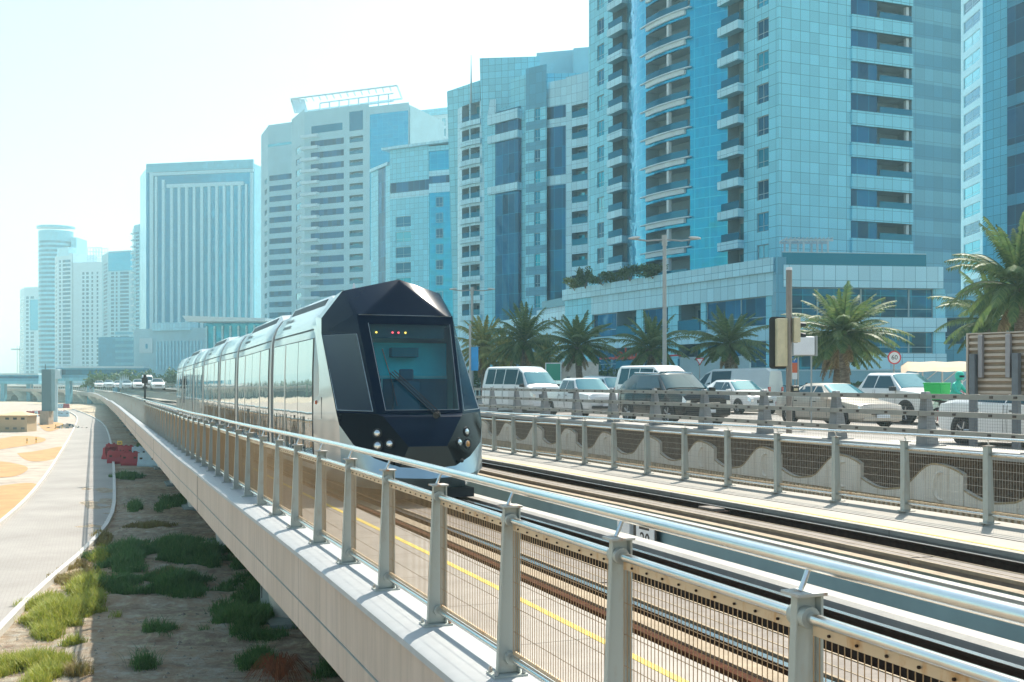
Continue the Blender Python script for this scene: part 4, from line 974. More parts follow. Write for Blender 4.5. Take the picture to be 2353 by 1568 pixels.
# ---- low annex right of the podium, and villa-height blocks
b = Bld('annex_block', 'low blue panelled annex with a wide window right of the podium, behind the parking canopy', 'annex building', P2(2250, 104).to_3d())
F = line_map(P2(2145, 106), P2(2420, 100)); h = F.hit
facade(b, F, [0, h(2170), h(2262), F.L], [.4, 5.6, 8.2, 10.4], lambda i, j: 'g' if i == 1 and j == 1 else 'w', 'band_lt')
body(b, [F(0, -.9), F(F.L, -.9), F(F.L, -20), F(0, -20)], .4, 10.4, 'band_lt', 'core'); qF(b.wall('roof_edge', G['cyan_w']), F, 0, F.L, .1, 10.2, 10.5); b.finish()
# ---- right edge towers
b = Bld('apartment_tower', 'pale tower with one column of square blue windows in the gap at right', 'apartment tower', P2(2230, 200).to_3d())
F = line_map(P2(2206, 208), P2(2262, 196)); h = F.hit; FHs = 3.5
zs = [.4]; 
for k in range(24): zs += [15+k*FHs+.4, 15+k*FHs+2.6]
zs.append(15+24*FHs+1)
facade(b, F, [0, h(2214), h(2252), F.L], zs, lambda i, j: 'g' if i == 1 and j % 2 == 1 else 'w', 'white'); body(b, [F(.1, -1), F(F.L-.1, -1), F(F.L, -15), F(0, -15)], .4, zs[-1], 'white', 'core'); b.finish()
b = Bld('apartment_tower', 'light blue tower with wide dark windows cut by the right edge of the view', 'apartment tower', P2(2330, 125).to_3d())
F = line_map(P2(2258, 128), P2(2420, 118)); h = F.hit; zs = [.4]; FHs = 112*126/FPX
for k in range(11): zs += [EYE+(880-562)*124/FPX-FHs*2+k*FHs, EYE+(880-562)*124/FPX-FHs*2+k*FHs+FHs*.78]
zs.append(zs[-1]+2)
facade(b, F, [0, h(2314), h(2332), h(2355), F.L], zs, lambda i, j: ('w' if i == 0 else ('d' if j % 2 == 1 else 'x')), 'cyan'); body(b, [F(.1, -1), F(F.L-.1, -1), F(F.L, -15), F(0, -15)], .4, zs[-1], 'cyan', 'core'); b.finish()

# ---- curved tower behind ------------------------------------------
b = Bld('apartment_tower', 'cyan panelled tower with curved balcony wing, raised parapet fins and rooftop antenna', 'apartment tower', P2(1200, 180).to_3d())
FH2 = 3.36
Ff = line_map(P2(1283, 176), P2(1420, 170)); h = Ff.hit
def zrow(y, Y): return EYE+(880-y)*Y/FPX
zb0 = .4; ztop = zrow(193, 174)
nfl = 14; zf = [zrow(668, 174)-FH2+k*FH2 for k in range(16)]
zs = [.4]
for z in zf: zs += [z+.75, z+2.75]
zs = [z for z in zs if z < ztop-3]+[ztop]
facade(b, Ff, [0, h(1289), h(1302), h(1312)], zs, lambda i, j: 'g' if i == 1 and j % 2 else ('x' if (i == 0 or i == 2) and j % 2 == 0 else 'w'), 'cyan')
facade(b, Ff, [h(1312), h(1350) if 0 else h(1312)+.01], [.4, ztop], lambda i, j: 'w')
def facF(x): return Ff.hit(x)
# layout of the flat front by pixel column
Gf = line_map(P2(1262, 178), P2(1420, 172)); h = Gf.hit
cols = [(0, h(1298)), ]
Gz = lambda y: zrow(y, 175)
# glazed bays
Wf = line_map(P2(1152, 183), P2(1218, 178)); hw = Wf.hit
mb = MB()
for (y0, y1) in ((755, 430), (412, 308), (290, 263)):
    m1 = MB(); bxF(m1, Wf, hw(1154), hw(1207), -.4, 1.6, Gz(y0), Gz(y1), 1); b.part('glass_panel', m1, G['glass_d'])
for (y0, y1) in ((430, 412), (308, 290), (263, 240)): m1 = MB(); bxF(m1, Wf, hw(1140), hw(1209), -.4, 2.0, Gz(y0), Gz(y1)); b.part('spandrel_band', m1, G['cyan_w'])
m1 = MB(); bxF(m1, Wf, hw(1148), hw(1206), .9, 1.0, Gz(240), Gz(232)); b.part('balustrade', m1, G['balu'])
m1 = MB(); bxF(m1, Wf, hw(1128), hw(1153), -.4, 1.5, .4, Gz(240)); b.part('corner_pier', m1, G['cyan'])
# window strip between the bays
Xf = line_map(P2(1208, 177), P2(1300, 172)); hx = Xf.hit; zs = [.4]
for z in zf: zs += [z+.7, z+2.7]
zs = [z for z in zs if z < Gz(200)-2.3]+[Gz(150)]
if len(zs) % 2: pass
facade(b, Xf, [0, hx(1228), hx(1241), hx(1256)], zs, lambda i, j: 'g' if i == 1 and j % 2 == 1 and j < len(zs)-2 else ('x' if j % 2 == 0 else 'w'))
Yf = line_map(P2(1256, 175), P2(1300, 173)); hy = Yf.hit
for (y0, y1) in ((745, 428), (406, 295), (276, 248)):
    m1 = MB(); bxF(m1, Yf, hy(1257), hy(1300), -.3, -.05, Gz(y0), Gz(y1)); b.part('glass_panel', m1, G['glass_d'])
for (y0, y1) in ((428, 406), (295, 276), (248, 190), (860, 745)): m1 = MB(); bxF(m1, Yf, hy(1256), hy(1301), -.3, .02, Gz(y0), Gz(y1)); b.part('spandrel_band', m1, G['cyan_w'])
Zf = line_map(P2(1300, 173), P2(1400, 167)); hz_ = Zf.hit; zs = [.4]
for z in zf: zs += [z+.2, z+2.2]
zs = [z for z in zs if z < Gz(245)]+[Gz(186)]
facade(b, Zf, [0, hz_(1314), hz_(1350), Zf.L], zs, lambda i, j: 'b' if i == 1 and j % 2 == 1 else 'w', 'cyan_w')
# curved balcony wing: arc from x=1045 to x=1110 (seen), bulging left
cx_, cy_ = P2(1192, 196); Rr = 11.5
def arcF(u, d):
    a = R(200)+u/Rr; r_ = Rr+d; return Vector((cx_+r_*math.cos(a), cy_+r_*math.sin(a)))
ulen = Rr*R(50); zs = [.4]
for z in zf: zs += [z+.25, z+2.3]
zs = [z for z in zs if z < Gz(215)]+[Gz(190)]
facade(b, arcF, [0, ulen*.2, ulen*.43, ulen*.46, ulen*.68, ulen], zs, lambda i, j: 'b' if i in (1, 3) and j % 2 == 1 else 'w', 'cyan_w', nseg=2)
for k, z in enumerate(zf):
    if z > Gz(215): break
    m1 = MB(); bxF(m1, arcF, ulen*.17, ulen*.72, -.2, .45, z-.6, z+.25, 6); b.part('balcony', m1, G['cyan_w'])
# tall side blade (slanted outwards at the top) and rear parapets
mb = b.wall('parapet_fin', G['cyan']); fin_ = lambda: b.wall('parapet_fin', G['cyan']); p0 = P2(1042, 197)
mb.slab8([(p0.x+.4, 196, .4), (p0.x+5.2, 193, .4), (p0.x+6, 200, .4), (p0.x+.5, 204, .4), (p0.x-1.0, 194, Gz(175)+2.6), (p0.x+5.0, 190, Gz(168)+3), (p0.x+6, 200, Gz(168)+3), (p0.x-.8, 203, Gz(175)+2.6)])
p1 = P2(1102, 186); p2 = P2(1240, 184)
fin_().slab8([(p1.x+1.5, 187, .4), (p2.x, 183, .4), (p2.x, 196, .4), (p1.x+1.5, 198, .4), (p1.x, 186, Gz(130)+3), (p2.x, 183, Gz(134)+2.7), (p2.x, 196, Gz(134)+2.7), (p1.x, 197, Gz(130)+3)])
p3 = P2(1173, 180); fin_().slab8([(p3.x, 180, .4), (p3.x+2.6, 177.4, .4), (p3.x+18, 176, .4), (p3.x+18, 190, .4), (p3.x, 180, Gz(165)), (p3.x+2.6, 177.4, Gz(160)), (p3.x+18, 176, Gz(163)), (p3.x+18, 190, Gz(163))])
p4 = P2(1233, 200); b.wall('roof_block', G['cream']).hexa([(p4.x, 200), (p4.x+14, 196), (p4.x+16, 210), (p4.x, 214)], 40, zrow(122, 200)); b.wall('roof_block', G['cream']).hexa([(p4.x+6.5, 195), (p4.x+14, 193), (p4.x+16, 205), (p4.x+6.5, 206)], 40, zrow(115, 196))
body(b, [arcF(.5, -1.9), arcF(ulen*.5, -1.9), arcF(ulen-.5, -1.9), Wf(hw(1150), -.6), Wf(Wf.L, -.6), Yf(hy(1300), -1.4), Zf(Zf.L, -1.5), Zf(Zf.L, -22), (cx_-6, cy_+12)], .4, Gz(215), 'cyan', 'core')
pa = P2(1080, 185); m1 = MB(); m1.tube([(pa.x, 190, Gz(190)), (pa.x, 190, Gz(150)), (pa.x, 190, Gz(118)), (pa.x, 190, Gz(62))], [.22, .17, .12, .05], 8); m1.build('antenna', G['frame'], b.root)
b.finish()
# cream low wing between the curved tower and the podium
b = Bld('podium_wing', 'cream low wing with slit openings and terrace between the curved tower and the podium', 'podium building', P2(1230, 150).to_3d())
F = line_map(P2(1138, 168), P2(1302, 140)); h = F.hit; z1 = zrow(700, 150)
facade(b, F, [0, h(1150), h(1168), h(1182), h(1190), h(1262), h(1280), F.L], [.4, 3.6, 7.2, 8.4, 11.3], lambda i, j: 'g' if (i, j) in ((1, 1), (3, 1)) else ('d' if i == 4 and j == 1 else 'w'), 'cyan_w')
for k in range(12):
    u = F.L*(.06+.08*k); m1 = MB(); bxF(m1, F, u, u+.35, -.05, .03, 9.3, 10.6); b.part('slit_opening', m1, G['dark'])
m1 = MB(); bxF(m1, F, h(1215), F.L, -2.1, -2.0, 12.3, 13.4); b.part('balustrade', m1, G['balu']); m1 = MB(); bxF(m1, F, h(1200), F.L, -9, -2.2, 11, 12.3); b.part('terrace', m1, G['cyan_w'])
body(b, [F(0, -1.35), F(F.L, -1.35), F(F.L, -14), F(0, -14)], .4, 11.2, 'cyan_w', 'core'); b.finish()

# ---- mid tower (x 852-1040) ------------------------------------------
b = Bld('apartment_tower', 'shorter cyan tower with stepped roof and blue glass strips left of the curved tower', 'apartment tower', P2(950, 232).to_3d())
yz = lambda y, Y=232: EYE+(880-y)*Y/FPX; FH3 = 35.7*232/FPX
F = line_map(P2(896, 236), P2(985, 231)); h = F.hit; zs = [.4]; z = yz(625)-3*FH3
while z+2.3 < yz(470): zs += [z, z+2.25]; z += FH3
zs += [yz(451)]
facade(b, F, [0, h(909), h(944), h(986)], zs, lambda i, j: 'g' if i == 1 and j % 2 == 1 else 'w', 'cyan'); b.CAP = 100
for (y0, y1, m_) in ((451, 438, 'w'), (438, 414, 'd'), (414, 400, 'w'), (400, 362, 'w')):
    if m_ == 'd': m1 = MB(); bxF(m1, F, h(898), h(988), -.3, -.02, yz(y0), yz(y1)); b.part('glass_panel', m1, G['glass_d'])
m1 = MB(); bxF(m1, F, 0, F.L, -.3, .01, yz(414), yz(335)); b.part('parapet', m1, G['cyan']); m1 = MB(); bxF(m1, F, 0, F.L, -.3, .01, yz(451), yz(438)); b.part('parapet', m1, G['cyan_w'])
F2 = line_map(P2(986, 231), P2(1060, 228)); h = F2.hit
for (y0, y1, m_, d) in ((640, 446, 'glass', 0), (446, 425, 'cyan_w', .1), (425, 408, 'glass_d', 0), (408, 396, 'cyan_w', .1), (396, 351, 'glass', 0), (351, 340, 'cyan', .2)):
    m1 = MB(); bxF(m1, F2, 0, F2.L, -.3, d, yz(y0) if y0 != 640 else .4, yz(y1)); b.part('glass_panel' if 'glass' in m_ else 'spandrel_band', m1, G[m_])
z = yz(625)-3*FH3
while z < yz(450): pane(b, F2, h(1002), h(1018), z+.3, z+2.3, .06, 'win', 'frame', 1); z += FH3
F3 = line_map(P2(852, 246), P2(896, 237)); h = F3.hit
facade(b, F3, [0, h(869), h(886), F3.L], [.4, yz(385, 240)], lambda i, j: 'd' if i == 1 else 'w', 'cyan')
m1 = MB(); bxF(m1, F3, 0, F3.L*.95, -5, .4, yz(385, 240), yz(378, 240)); b.part('roof_slab', m1, G['cyan_w']); m1 = MB(); bxF(m1, F, -1.6, F.L+12, -6, 1.0, yz(337), yz(331)); b.part('roof_slab', m1, G['cyan_w'])
body(b, [F3(0, -.7), F3(F3.L, -.7), F(0.2, -.7), F(F.L, -.7), F2(F2.L, -.7), F2(F2.L, -18), F3(0, -18)], .4, yz(386), 'cyan', 'core')
body(b, [F(0.2, -.75), F(F.L, -.75), F2(F2.L, -.75), F2(F2.L, -17), F(0.2, -17)], yz(386), yz(337), 'cyan', 'core_top'); b.finish()

# ---- tall beige tower with roof pergola (x 670-940) -----------------------
b = Bld('apartment_tower', 'tall pale tower with white balconies and an open steel frame crowning the roof', 'apartment tower', P2(800, 310).to_3d())
yz = lambda y, Y=310: EYE+(880-y)*Y/FPX; FH4 = 27.1*310/FPX
F = line_map(P2(700, 318), P2(848, 308)); h = F.hit; zs = [.4]; z = yz(625)-6*FH4
while z+2.4 < yz(283): zs += [z, z+1.75]; z += FH4
zs += [yz(242)]
facade(b, F, [0, h(714), h(790), h(803), h(834), F.L], zs, lambda i, j: ('d' if i == 1 and j % 2 == 1 else 'b' if i == 3 and j % 2 == 1 else 'w'), 'cream')
z = yz(625)-6*FH4
while z < yz(290):
    m1 = MB(); bxF(m1, F, -.6, h(735), -.3, 1.5, z-.7, z+.1); b.part('balcony', m1, G['concw']); z += FH4
m1 = MB(); bxF(m1, F, h(716), h(787), -.2, .05, yz(295), yz(278)); b.part('glass_panel', m1, G['win']); m1 = MB(); bxF(m1, F, h(803), h(834), -.2, .05, yz(300), yz(256)); b.part('glass_panel', m1, G['win'])
F2 = line_map(P2(848, 308), P2(940, 303)); h2 = F2.hit; qF(b.wall('wall', G['cream']), F2, 0, F2.L, 0, .4, yz(250))
m1 = MB(); bxF(m1, F2, h2(850), h2(938), -.2, .06, yz(600), yz(268)); b.part('glass_panel', m1, G['glass'])
F3 = line_map(P2(670, 332), P2(700, 319)); h3 = F3.hit; zs3 = [.4]; z = yz(625)-6*FH4
while z+2.4 < yz(300): zs3 += [z, z+1.9]; z += FH4
zs3 += [yz(262, 325)]
facade(b, F3, [0, h3(680), h3(692), F3.L], zs3, lambda i, j: 'g' if i == 1 and j % 2 == 1 else 'w', 'cream')
body(b, [F3(0, -1.4), F3(F3.L, -1.4), F(F.L, -1.4), F2(F2.L, -.6), F2(F2.L, -22), F3(0, -22)], .4, yz(255), 'cream', 'core')
m1 = MB(); o0, o1 = F(-3, 2.5), F2(F2.L-3, 1.5); o2 = o0+Vector((-2, 16)); o3 = o1+Vector((0, 14)); zt_ = yz(213)
rp = [(p.x, p.y, zt_) for p in (o0, o1, o3, o2)]
for a, c in zip(rp, rp[1:]+rp[:1]): m1.tube([a, c], .25, 6)
for i in range(16):
    t_ = i/15; a = Vector(rp[0]).lerp(Vector(rp[1]), t_); c = a+Vector((.0, 4, -.2)); m1.tube([a, c], .16, 5)
    if i % 2 == 0: q_ = F(4, -2).lerp(F2(F2.L-6, -2), t_); m1.tube([(q_.x, q_.y, yz(252)), (q_.x, q_.y, zt_-1)], .2, 5)
    a = Vector(rp[0]).lerp(Vector(rp[3]), t_); m1.tube([a, a+Vector((4, 0, -.2))], .16, 5)
qa, qb = F(4, -2), F2(F2.L-6, -2)
for zz in (-1.0, -3.2): m1.tube([(qa.x, qa.y, zt_+zz), (qb.x, qb.y, zt_+zz)], .2, 5)
m1.build('roof_frame', G['concw'], b.root); b.finish()
# banded tower x 600-670
b = Bld('apartment_tower', 'narrow grey tower with horizontal blue window bands next to the pale tower', 'apartment tower', P2(640, 345).to_3d())
yz = lambda y, Y=345: EYE+(880-y)*Y/FPX; FH5 = 24.4*345/FPX
F = line_map(P2(616, 348), P2(690, 342)); h = F.hit; F0 = line_map(P2(600, 362), P2(616, 349)); h0 = F0.hit; z = yz(730)-FH5*4; zs = [.4]
while z+2.2 < yz(385): zs += [z, z+1.7]; z += FH5
zs += [yz(283)]
facade(b, F, [0, h(619), F.L], zs, lambda i, j: 'd' if i == 1 and j % 2 == 1 else 'w', 'cream'); facade(b, F0, [0, F0.L*.5, F0.L*.85, F0.L], zs, lambda i, j: 'g' if i == 1 and j % 2 == 1 else 'w', 'cream')
m1 = MB(); bxF(m1, F, 0, F.L, -.1, .1, yz(334), yz(328)); b.part('glass_panel', m1, G['win'])
body(b, [F0(0, -.6), F0(F0.L, -.6), F(F.L, -.6), F(F.L, -20), F0(0, -20)], .4, yz(285), 'cream', 'core'); b.finish()
# white tower behind (x 938-1040)
b = Bld('apartment_tower', 'white tower with tall narrow windows showing above and behind the stepped tower', 'apartment tower', P2(990, 420).to_3d())
yz = lambda y, Y=420: EYE+(880-y)*Y/FPX; F = line_map(P2(925, 424), P2(1060, 414)); h = F.hit
facade(b, F, [0]+[h(x) for x in (942, 950, 956, 966, 972, 980, 986, 994, 1001, 1009, 1015, 1024, 1030)]+[F.L], [.4, yz(318), yz(300), yz(294), yz(276), yz(253)], lambda i, j: 'g' if i % 2 == 1 and j in (1, 3) else 'w', 'white')
m1 = MB(); bxF(m1, F, 0, F.L, -.3, .4, yz(268), yz(253)); b.part('parapet', m1, G['cyan']); body(b, [F(0, -.6), F(F.L, -.6), F(F.L, -20), F(0, -20)], .4, yz(255), 'white', 'core'); b.finish()

# ---- blue slab tower with vertical fins (x 322-582)
b = Bld('office_tower', 'wide blue office slab with pale vertical fins and a glazed roof screen', 'office tower', P2(450, 470).to_3d())
yz = lambda y, Y=470: EYE+(880-y)*Y/FPX
F = line_map(P2(336, 472), P2(582, 462)); h = F.hit; F0 = line_map(P2(322, 492), P2(336, 473))
m1 = MB(); bxF(m1, F, 0, F.L, -1, -.5, 6, yz(395)); b.part('glass_wall', m1, G['glass']); m1 = MB(); bxF(m1, F0, 0, F0.L, -1, 0, 6, yz(384)); b.part('glass_wall', m1, G['glass'])
m1 = MB(); bxF(m1, F, 0, F.L, -.8, .1, yz(395), yz(375)); b.part('roof_screen', m1, G['band_lt'])
for x0, x1, yt in [(344, 352, 395), (356, 361, 405), (372, 378, 413)]+[(391+17.3*i, 397+17.3*i, 425) for i in range(10)]+[(566-3, 571-3, 430), (575, 581, 405)]:
    m1 = MB(); bxF(m1, F, h(x0), h(x1), -.6, .15, 8, yz(yt)); b.part('fin', m1, G['fin'])
for (x0, x1, y0, y1) in ((344, 582, 403, 396), (383, 560, 432, 424)): m1 = MB(); bxF(m1, F, h(x0), h(x1), -.6, .2, yz(y0), yz(y1)); b.part('beam', m1, G['fin'])
body(b, [F(0, -1.1), F(F.L, -1.1), F(F.L, -24), F0(.3, -1)], .4, yz(384), 'band_lt', 'core'); b.finish()
b = Bld('office_tower', 'small blue block peeking out between the finned slab and grey tower', 'office tower', P2(590, 520).to_3d())
yz = lambda y, Y=520: EYE+(880-y)*Y/FPX
F = line_map(P2(575, 522), P2(606, 518)); m1 = MB(); bxF(m1, F, 0, F.L, -12, 0, .4, yz(597)); b.part('glass_wall', m1, G['glass']); m1 = MB(); bxF(m1, F, F.L*.5, F.L*.6, 0, .3, .4, yz(625)); b.part('fin', m1, G['concw']); b.finish()

# ---- hazy cluster at the left
def far_tower(name, label, x0, xc, x1, ytop, Y, spec, wm='white', fh=10, side_w=3, curved=False, ybase=866):
    b = Bld(name, label, 'apartment tower', P2((x0+x1)/2, Y).to_3d()); b.CAP = 90
    yz = lambda y: EYE+(880-y)*Y/FPX
    F = line_map(P2(xc, Y), P2(x1, Y-6)); h = F.hit; z = 6; zs = [.4]; fhm = fh*Y/FPX
    while z+fhm < yz(ytop)-3: zs += [z, z+fhm*.62]; z += fhm
    zs += [yz(ytop)]
    us = [0]+[h(x) for x in spec]+[F.L]
    facade(b, F, us, zs, lambda i, j: 'd' if i % 2 == 1 and j % 2 == 1 else 'w', wm)
    if x0 < xc:
        F0 = line_map(P2(x0, Y+22), P2(xc, Y+1)); L0 = F0.L; facade(b, F0, [0, L0*.25, L0*.8, L0], zs, lambda i, j: 'd' if i == 1 and j % 2 == 1 else 'w', wm)
        body(b, [F0(0, -.6), F0(L0, -.6), F(F.L, -.6), F(F.L, -20), F0(0, -20)], .4, yz(ytop)-.2, wm, 'core')
    else: body(b, [F(0, -.6), F(F.L, -.6), F(F.L, -20), F(0, -20)], .4, yz(ytop)-.2, wm, 'core')
    return b, F, yz
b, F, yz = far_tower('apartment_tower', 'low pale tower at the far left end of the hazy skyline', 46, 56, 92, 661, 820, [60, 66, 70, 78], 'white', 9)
m1 = MB(); bxF(m1, F, F.hit(70), F.hit(92), -.2, .6, yz(760), yz(690)); b.part('glass_panel', m1, G['glass']); b.finish()
# round-topped tower
b = Bld('apartment_tower', 'rounded banded tower with drum-shaped top, tallest of the hazy left cluster', 'apartment tower', P2(135, 760).to_3d())
yz = lambda y: EYE+(880-y)*760/FPX; cc = P2(130, 772); rr_ = 12.0
def drumF(u, d): a = R(180)+u/rr_; return Vector((cc.x+(rr_+d)*math.cos(a), cc.y+(rr_+d)*math.sin(a)))
ul = rr_*math.pi; zs = [.4]; z = 6; fhm = 10.3*760/FPX
while z+fhm < yz(545): zs += [z, z+fhm*.5]; z += fhm
zs += [yz(528)]
facade(b, drumF, [0, ul], zs, lambda i, j: 'd' if j % 2 == 1 else 'w', 'band_lt', nseg=16)
mb = b.wall('core', G['band_lt']); mb.hexa([drumF(ul*i/16, -.6) for i in range(17)]+[P2(150, 790)], .4, yz(530))
p = P2(91, 768); mb.hexa([(p.x, 768), (p.x+9, 762), (p.x+9, 785), (p.x, 785)], .4, yz(541)); p = P2(166, 768); mb.hexa([(p.x, 766), (p.x+3.8, 766), (p.x+3.8, 785), (p.x, 785)], .4, yz(543))
m1 = MB(); m1.hexa([drumF(ul*i/16, 1.2) for i in range(17)], yz(522), yz(517)); b.part('roof_disc', m1, G['band_lt']); b.finish()
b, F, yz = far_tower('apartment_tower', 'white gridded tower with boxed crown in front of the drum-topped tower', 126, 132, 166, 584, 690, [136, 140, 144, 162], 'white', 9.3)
for x0, x1, y0, y1 in ((132, 158, 590, 570),): m1 = MB(); bxF(m1, F, F.hit(x0), F.hit(x1), -6, .2, yz(y0), yz(y1)); b.part('crown', m1, G['cyan_w'])
b.finish()
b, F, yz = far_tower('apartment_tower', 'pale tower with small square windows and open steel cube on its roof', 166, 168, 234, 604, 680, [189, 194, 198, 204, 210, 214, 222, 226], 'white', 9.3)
m1 = MB(); a, c = F.hit(200), F.hit(232)
for i in range(6):
    u = a+(c-a)*i/5
    for d in (0, -6): q_ = F(u, d-.5); m1.tube([(q_.x, q_.y, yz(606)), (q_.x, q_.y, yz(571))], .18, 4)
for k in range(5):
    for d in (0, -6): q0, q1 = F(a, d-.5), F(c, d-.5); zz = yz(606)+(yz(571)-yz(606))*k/4; m1.tube([(q0.x, q0.y, zz), (q1.x, q1.y, zz)], .18, 4)
m1.build('roof_frame', G['concw'], b.root); b.finish()
b, F, yz = far_tower('apartment_tower', 'hazy tower with sloped glazed top beside the finned office slab', 234, 250, 302, 578, 640, [255, 262, 266, 270, 276, 296], 'cream', 8.6)
m1 = MB(); bxF(m1, F, 0, F.L, -.2, .5, yz(624), yz(582)); b.part('glass_panel', m1, G['glass']); b.finish()
b, F, yz = far_tower('apartment_tower', 'thin tower with jagged balconies hidden behind the finned office slab', 304, 308, 326, 518, 600, [312, 320], 'band_lt', 8.5)
z = 8
while z < yz(530): m1 = MB(); bxF(m1, F, -1.2, 2, -.4, 1.5, z, z+.8); b.part('balcony', m1, G['white']); z += 3.6
b.finish()
# towers across the canal, outside the frame, mirrored in the glass bay of the main tower
for k, (x, y, wd, hh) in enumerate(((-205, 250, 16, 95), (-250, 235, 20, 135), (-190, 205, 12, 60), (-300, 300, 26, 160))):
    b = Bld('apartment_tower', ['cyan tower across the water, mirrored in the glass bay', 'tallest slab across the water, mirrored in the glass bay', 'lowest block across the water, mirrored in the glass bay', 'broad tower across the water, mirrored in the glass bay'][k], 'apartment tower', (x, y, -3.9)); b.wall('wall', G['glass_d' if k % 2 else 'grey_band']).hexa([(x-wd, y-wd), (x+wd, y-wd), (x+wd, y+wd), (x-wd, y+wd)], -3.9, hh); b.finish()
# low blocks at the foot
def block(name, label, cat, x0, x1, y0, Y, dY, m, extra=None, ybase=None, depth=18):
    b = Bld(name, label, cat, P2((x0+x1)/2, Y).to_3d()); F = line_map(P2(x0, Y), P2(x1, Y-dY)); yz = lambda y: EYE+(880-y)*Y/FPX
    qF(b.wall('wall', G[m]), F, 0, F.L, 0, .2, yz(y0)); body(b, [F(0, -.3), F(F.L, -.3), F(F.L, -depth), F(0, -depth)], .2, yz(y0)-.1, m, 'core')
    if extra: extra(b, F, F.hit, yz)
    b.finish()
def ex1(b, F, h, yz):
    for i in range(6): m1 = MB(); bxF(m1, F, F.L*.5, F.L, 0, .3, yz(840-14*i), yz(834-14*i)); b.part('louvre', m1, G['band_lt'])
block('low_building', 'flat blue low block with louvred side at the foot of the skyline', 'low building', 226, 306, 775, 420, 4, 'grey_band', ex1)
def ex2(b, F, h, yz):
    m1 = MB(); bxF(m1, F, h(322), h(352), 0, .3, yz(812), yz(778)); o = b.part('poster', m1, G['white']); m1 = MB(); bxF(m1, F, h(336), h(341), .3, .34, yz(802), yz(791)); m1.build('poster_mark', G['grey_band'], o)
    for i in range(14): m1 = MB(); bxF(m1, F, h(360)+i*(h(470)-h(360))/14, h(360)+i*(h(470)-h(360))/14+.5, 0, .3, yz(850), yz(786)); b.part('pilaster', m1, G['cyan_w'])
    m1 = MB(); bxF(m1, F, h(354), h(440), -3, .8, yz(762), yz(744)); b.part('parapet', m1, G['cyan_w'])
block('mall_building', 'long pale mall with ribbed front and a white poster left of the tram', 'mall', 308, 480, 757, 330, 10, 'cream', ex2)
def ex3(b, F, h, yz):
    m1 = MB(); q0, q1 = F(h(462), 6), F(F.L, 6); q2, q3 = F(F.L, -14), F(h(470), -14)
    m1.slab8([(q0.x, q0.y, yz(742)), (q1.x, q1.y, yz(744)), (q2.x, q2.y, yz(742)), (q3.x, q3.y, yz(742)), (q0.x-1, q0.y, yz(729)), (q1.x, q1.y, yz(738)), (q2.x, q2.y, yz(738)), (q3.x, q3.y, yz(729))]); b.part('roof_canopy', m1, G['concw'])
    for i in range(9): m1 = MB(); bxF(m1, F, F.L*i/9, F.L*i/9+.4, 0, .3, 1, yz(750)); b.part('mullion', m1, G['cyan_w'])
block('mall_entrance', 'glazed entrance hall under a white wedge roof just behind the tram', 'mall', 474, 640, 742, 250, 5, 'glass', ex3)
# ================================================================ VEHICLES
HEAD = math.atan2(-CS, SN)          # heading of the traffic
paint = {}
def pmat(name, c, metal=0, rough=.3, coat=.6):
    return mat('paint_'+name, c, rough, metal=metal, var=.03, scale=2, coat=coat)
white = pmat('white', (.82, .82, .80)); greyw = pmat('cool_white', (.55, .62, .64)); beige = pmat('champagne', (.62, .53, .43), .1); black_p = pmat('black', (.006, .012, .016), 0, .15, .25); redw = pmat('red', (.45, .04, .05))
vglass = glass_mat('vehicle_glass', (.03, .08, .10, 1), .04, 0, .45); vglass_l = glass_mat('windscreen_tint', (.12, .28, .32, 1), .05, 0, .5)
tyre = mat('tyre', (.02, .02, .02), .85, var=.2); rim = mat('alloy', (.45, .46, .47), .35, metal=.8, var=.05); plast = mat('black_plastic', (.03, .033, .036), .6, var=.1)
lampm = glass_mat('lamp_glass', (.75, .8, .82, 1), .1, 0, .8); redl = mat('tail_lamp', (.5, .02, .02), .25, coat=.5); chrome = glass_mat('chrome', (.8, .8, .8, 1), .1, 0, 1)
